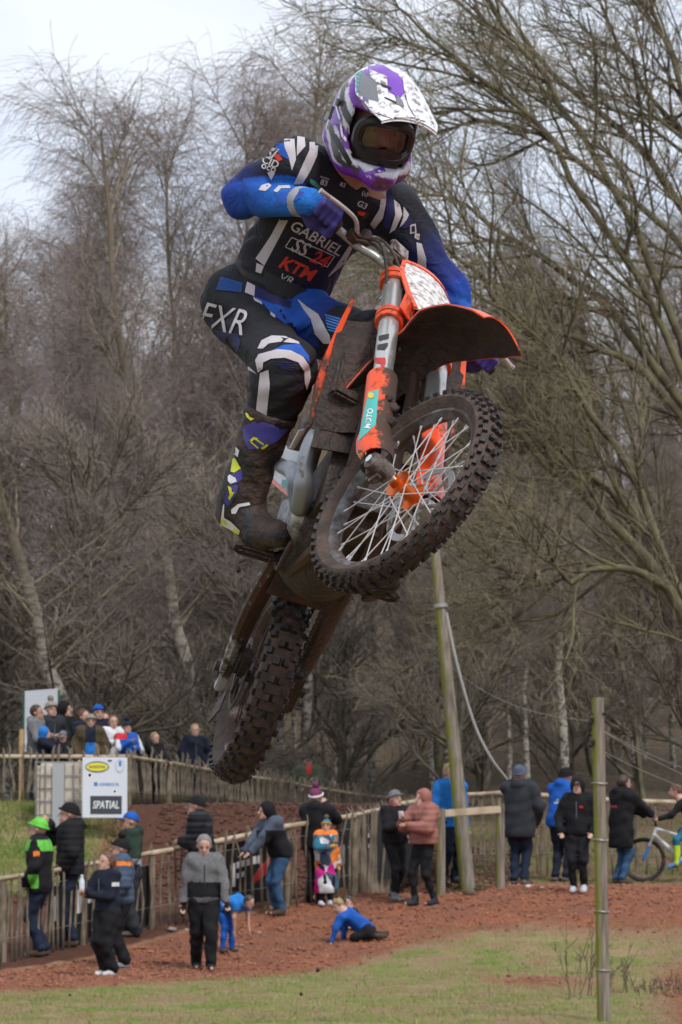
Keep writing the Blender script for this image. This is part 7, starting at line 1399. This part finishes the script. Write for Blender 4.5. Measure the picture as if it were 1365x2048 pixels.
K_(Q3((465, 605), (492, 550), (560, 518), (650, 522), (742, 560), (748, 574), (620, 560), (540, 572), (500, 608)), P_W); K_(Q3((620, 530), (660, 540), (690, 525), (600, 590), (640, 545)), P_BK, off=.003); K_(Q3((520, 640), (640, 582), (748, 574), (812, 655), (818, 705), (770, 655), (690, 618), (600, 612)), P_BL); K_(Q3((452, 685), (475, 645), (600, 612), (690, 620), (770, 660), (812, 720), (822, 800), (795, 885), (782, 840), (778, 760), (740, 700), (650, 668), (560, 675), (505, 700), (500, 745), (470, 768)), P_W, off=.003)
K_(Q3((482, 772), (538, 748), (548, 850), (525, 1062), (455, 1025)), P_W)
for k in range(4): K_(Q3((560 + 20 * k, 690 + 14 * k), (720 + 8 * k, 700 + 18 * k), (722 + 8 * k, 706 + 18 * k), (562 + 20 * k, 695 + 14 * k)), P_NV, nm='pinstripe')
K_(Q3((1110, 585), (1180, 548), (1265, 560), (1262, 600), (1160, 610)), P_W)
V_ = lambda pts, mt_, **k: S(pts, mt_, tv, vz, nm='panel', **k)
V_(Q1((390, 270), (440, 240), (592, 225), (594, 310), (640, 340), (700, 392), (720, 570), (628, 546), (548, 500), (550, 600), (470, 590), (400, 520)), M_HGR); V_(Q1((592, 228), (640, 212), (760, 235), (880, 310), (950, 380), (965, 470), (885, 560), (860, 500), (805, 470), (795, 340), (640, 272), (640, 338), (592, 308)), M_HPUR, off=.0026); V_(Q1((642, 274), (792, 336), (800, 432), (705, 392), (642, 336)), M_HWH, off=.003); V_(Q1((628, 548), (722, 572), (700, 398), (800, 440), (795, 515), (870, 578), (1090, 735), (1080, 775), (830, 715), (640, 650)), M_HWH, off=.003); V_(Q1((548, 502), (624, 546), (624, 628), (580, 640), (550, 600)), M_HPUR, off=.004); V_(Q1((930, 325), (1030, 430), (1110, 640), (1145, 745), (1060, 730), (985, 600), (945, 450)), M_HWH, off=.004); V_(Q1((885, 510), (930, 560), (950, 620), (870, 590)), M_HGR, off=.005); V_(Q1((740, 405), (830, 440), (832, 462), (745, 428)), M_HBK, off=.005); V_(Q1((770, 525), (880, 575), (880, 590), (775, 540)), M_HBK, off=.005)
lay_text('atoms', Q1((503, 430))[0], 66, -78, tv, M_CYA, vz, .2, .0, 1.0, off=.003)
E_ = lambda pts, mt_, **k: S(pts, mt_, th_, shl, nm='panel', **k)
E_(Q1((275, 600), (345, 590), (392, 725), (370, 765), (300, 775), (268, 740)), M_HPUR); E_(Q1((330, 600), (345, 605), (385, 745), (400, 860), (530, 1040), (588, 1195), (660, 1160), (664, 1180), (585, 1208), (515, 1050), (385, 880), (368, 750)), M_HWH, off=.003); E_(Q1((400, 830), (520, 960), (560, 1000), (545, 1040), (420, 900)), M_HWH, off=.0035); E_(Q1((290, 840), (340, 860), (480, 1120), (450, 1150), (300, 900)), M_HBK); E_(Q1((530, 1130), (590, 1205), (660, 1190), (760, 1150), (780, 1200), (700, 1215), (640, 1225), (560, 1240)), M_HPUR)
O_ = lambda pts, mt_, **k: S(pts, mt_, tb, boots[0], nm='patch', **k)
M_BPUR = mat('boot_purple', (.055, .05, .27), .5, mud=MUD, mudscale=12, mudramp=(.52, .64)); M_BWH = mat('boot_white', (.72, .72, .74), .45, mud=MUD, mudscale=16, mudramp=(.62, .72)); M_BYE = mat('boot_yellow', (.62, .66, .02), .5)
O_(Q6((318, 95), (375, 140), (480, 90), (640, 95), (765, 110), (740, 190), (650, 270), (530, 330), (420, 335), (378, 250), (372, 180)), M_BPUR); O_(Q6((395, 25), (430, 30), (470, 75), (440, 90), (405, 60)), M_BYE, off=.003)
for pl in (((430, 260), (462, 228), (500, 240), (490, 258), (465, 250), (448, 270)), ((448, 270), (505, 318), (495, 328), (432, 272)), ((520, 320), (575, 285), (585, 300), (540, 335)), ((480, 240), (550, 285), (542, 298), (480, 255))): O_(Q6(*pl), M_BYE, off=.003)
O_(Q6((300, 60), (318, 30), (340, 50), (330, 100), (305, 120)), M_BWH, off=.003); O_(Q6((282, 330), (310, 312), (342, 345), (330, 400), (290, 365)), M_BWH, off=.003); O_(Q6((290, 395), (318, 425), (355, 500), (300, 535), (268, 528)), M_BYE, off=.003); O_(Q6((275, 540), (362, 510), (365, 590), (300, 640), (255, 600)), M_BPUR); O_(Q6((245, 570), (262, 552), (310, 580), (320, 610), (270, 632), (248, 610)), M_BWH, off=.004); O_(Q6((240, 640), (330, 640), (320, 700), (270, 800), (235, 815), (215, 770)), M_BPUR, off=.003); O_(Q6((248, 650), (275, 665), (280, 700), (300, 700), (265, 765), (250, 745), (262, 720)), M_BYE, off=.005)
O_(Q6((275, 850), (330, 800), (420, 785), (430, 810), (340, 830), (315, 885), (280, 885)), M_BWH, off=.004); O_(Q6((205, 810), (215, 800), (212, 915), (270, 950), (350, 1030), (340, 1062), (260, 1015), (182, 975), (190, 900)), M_BWH, off=.003); O_(Q6((188, 930), (225, 940), (240, 975), (190, 970)), M_BYE, off=.004); O_(Q6((300, 1000), (345, 1035), (335, 1060), (290, 1035)), M_BYE, off=.004)
# ---- clods of mud flying off the wheels
rm = np.random.default_rng(21)
for i, (px, py, s) in enumerate([(478, 1140, .013), (428, 1145, .006), (412, 1390, .010), (605, 1407, .009), (557, 1480, .008), (406, 1155, .004), (700, 1400, .006), (737, 1217, .004), (636, 1940, .010), (603, 1988, .008), (300, 1650, .006), (345, 1745, .005), (520, 1850, .005), (434, 1402, .005), (408, 1448, .005), (516, 1165, .005), (180, 1550, .006), (230, 1583, .005), (250, 1760, .004), (140, 1990, .005)]):
    bm = bmesh.new(); bmesh.ops.create_icosphere(bm, subdivisions=2, radius=s * .62)
    for v in bm.verts: v.co = v.co * float(rm.uniform(.6, 1.3)); v.co.z *= 1.2
    me_ = bpy.data.meshes.new('mud_clod'); bm.to_mesh(me_); bm.free(); o = link('mud_clod', me_, None, M_UNDER); o.location = tuple(cp(px, py, rm.uniform(11.2, 12.2))); tag(o, 'small clod of mud thrown into the air by the wheels', 'mud clod', 'clods of mud in the air')
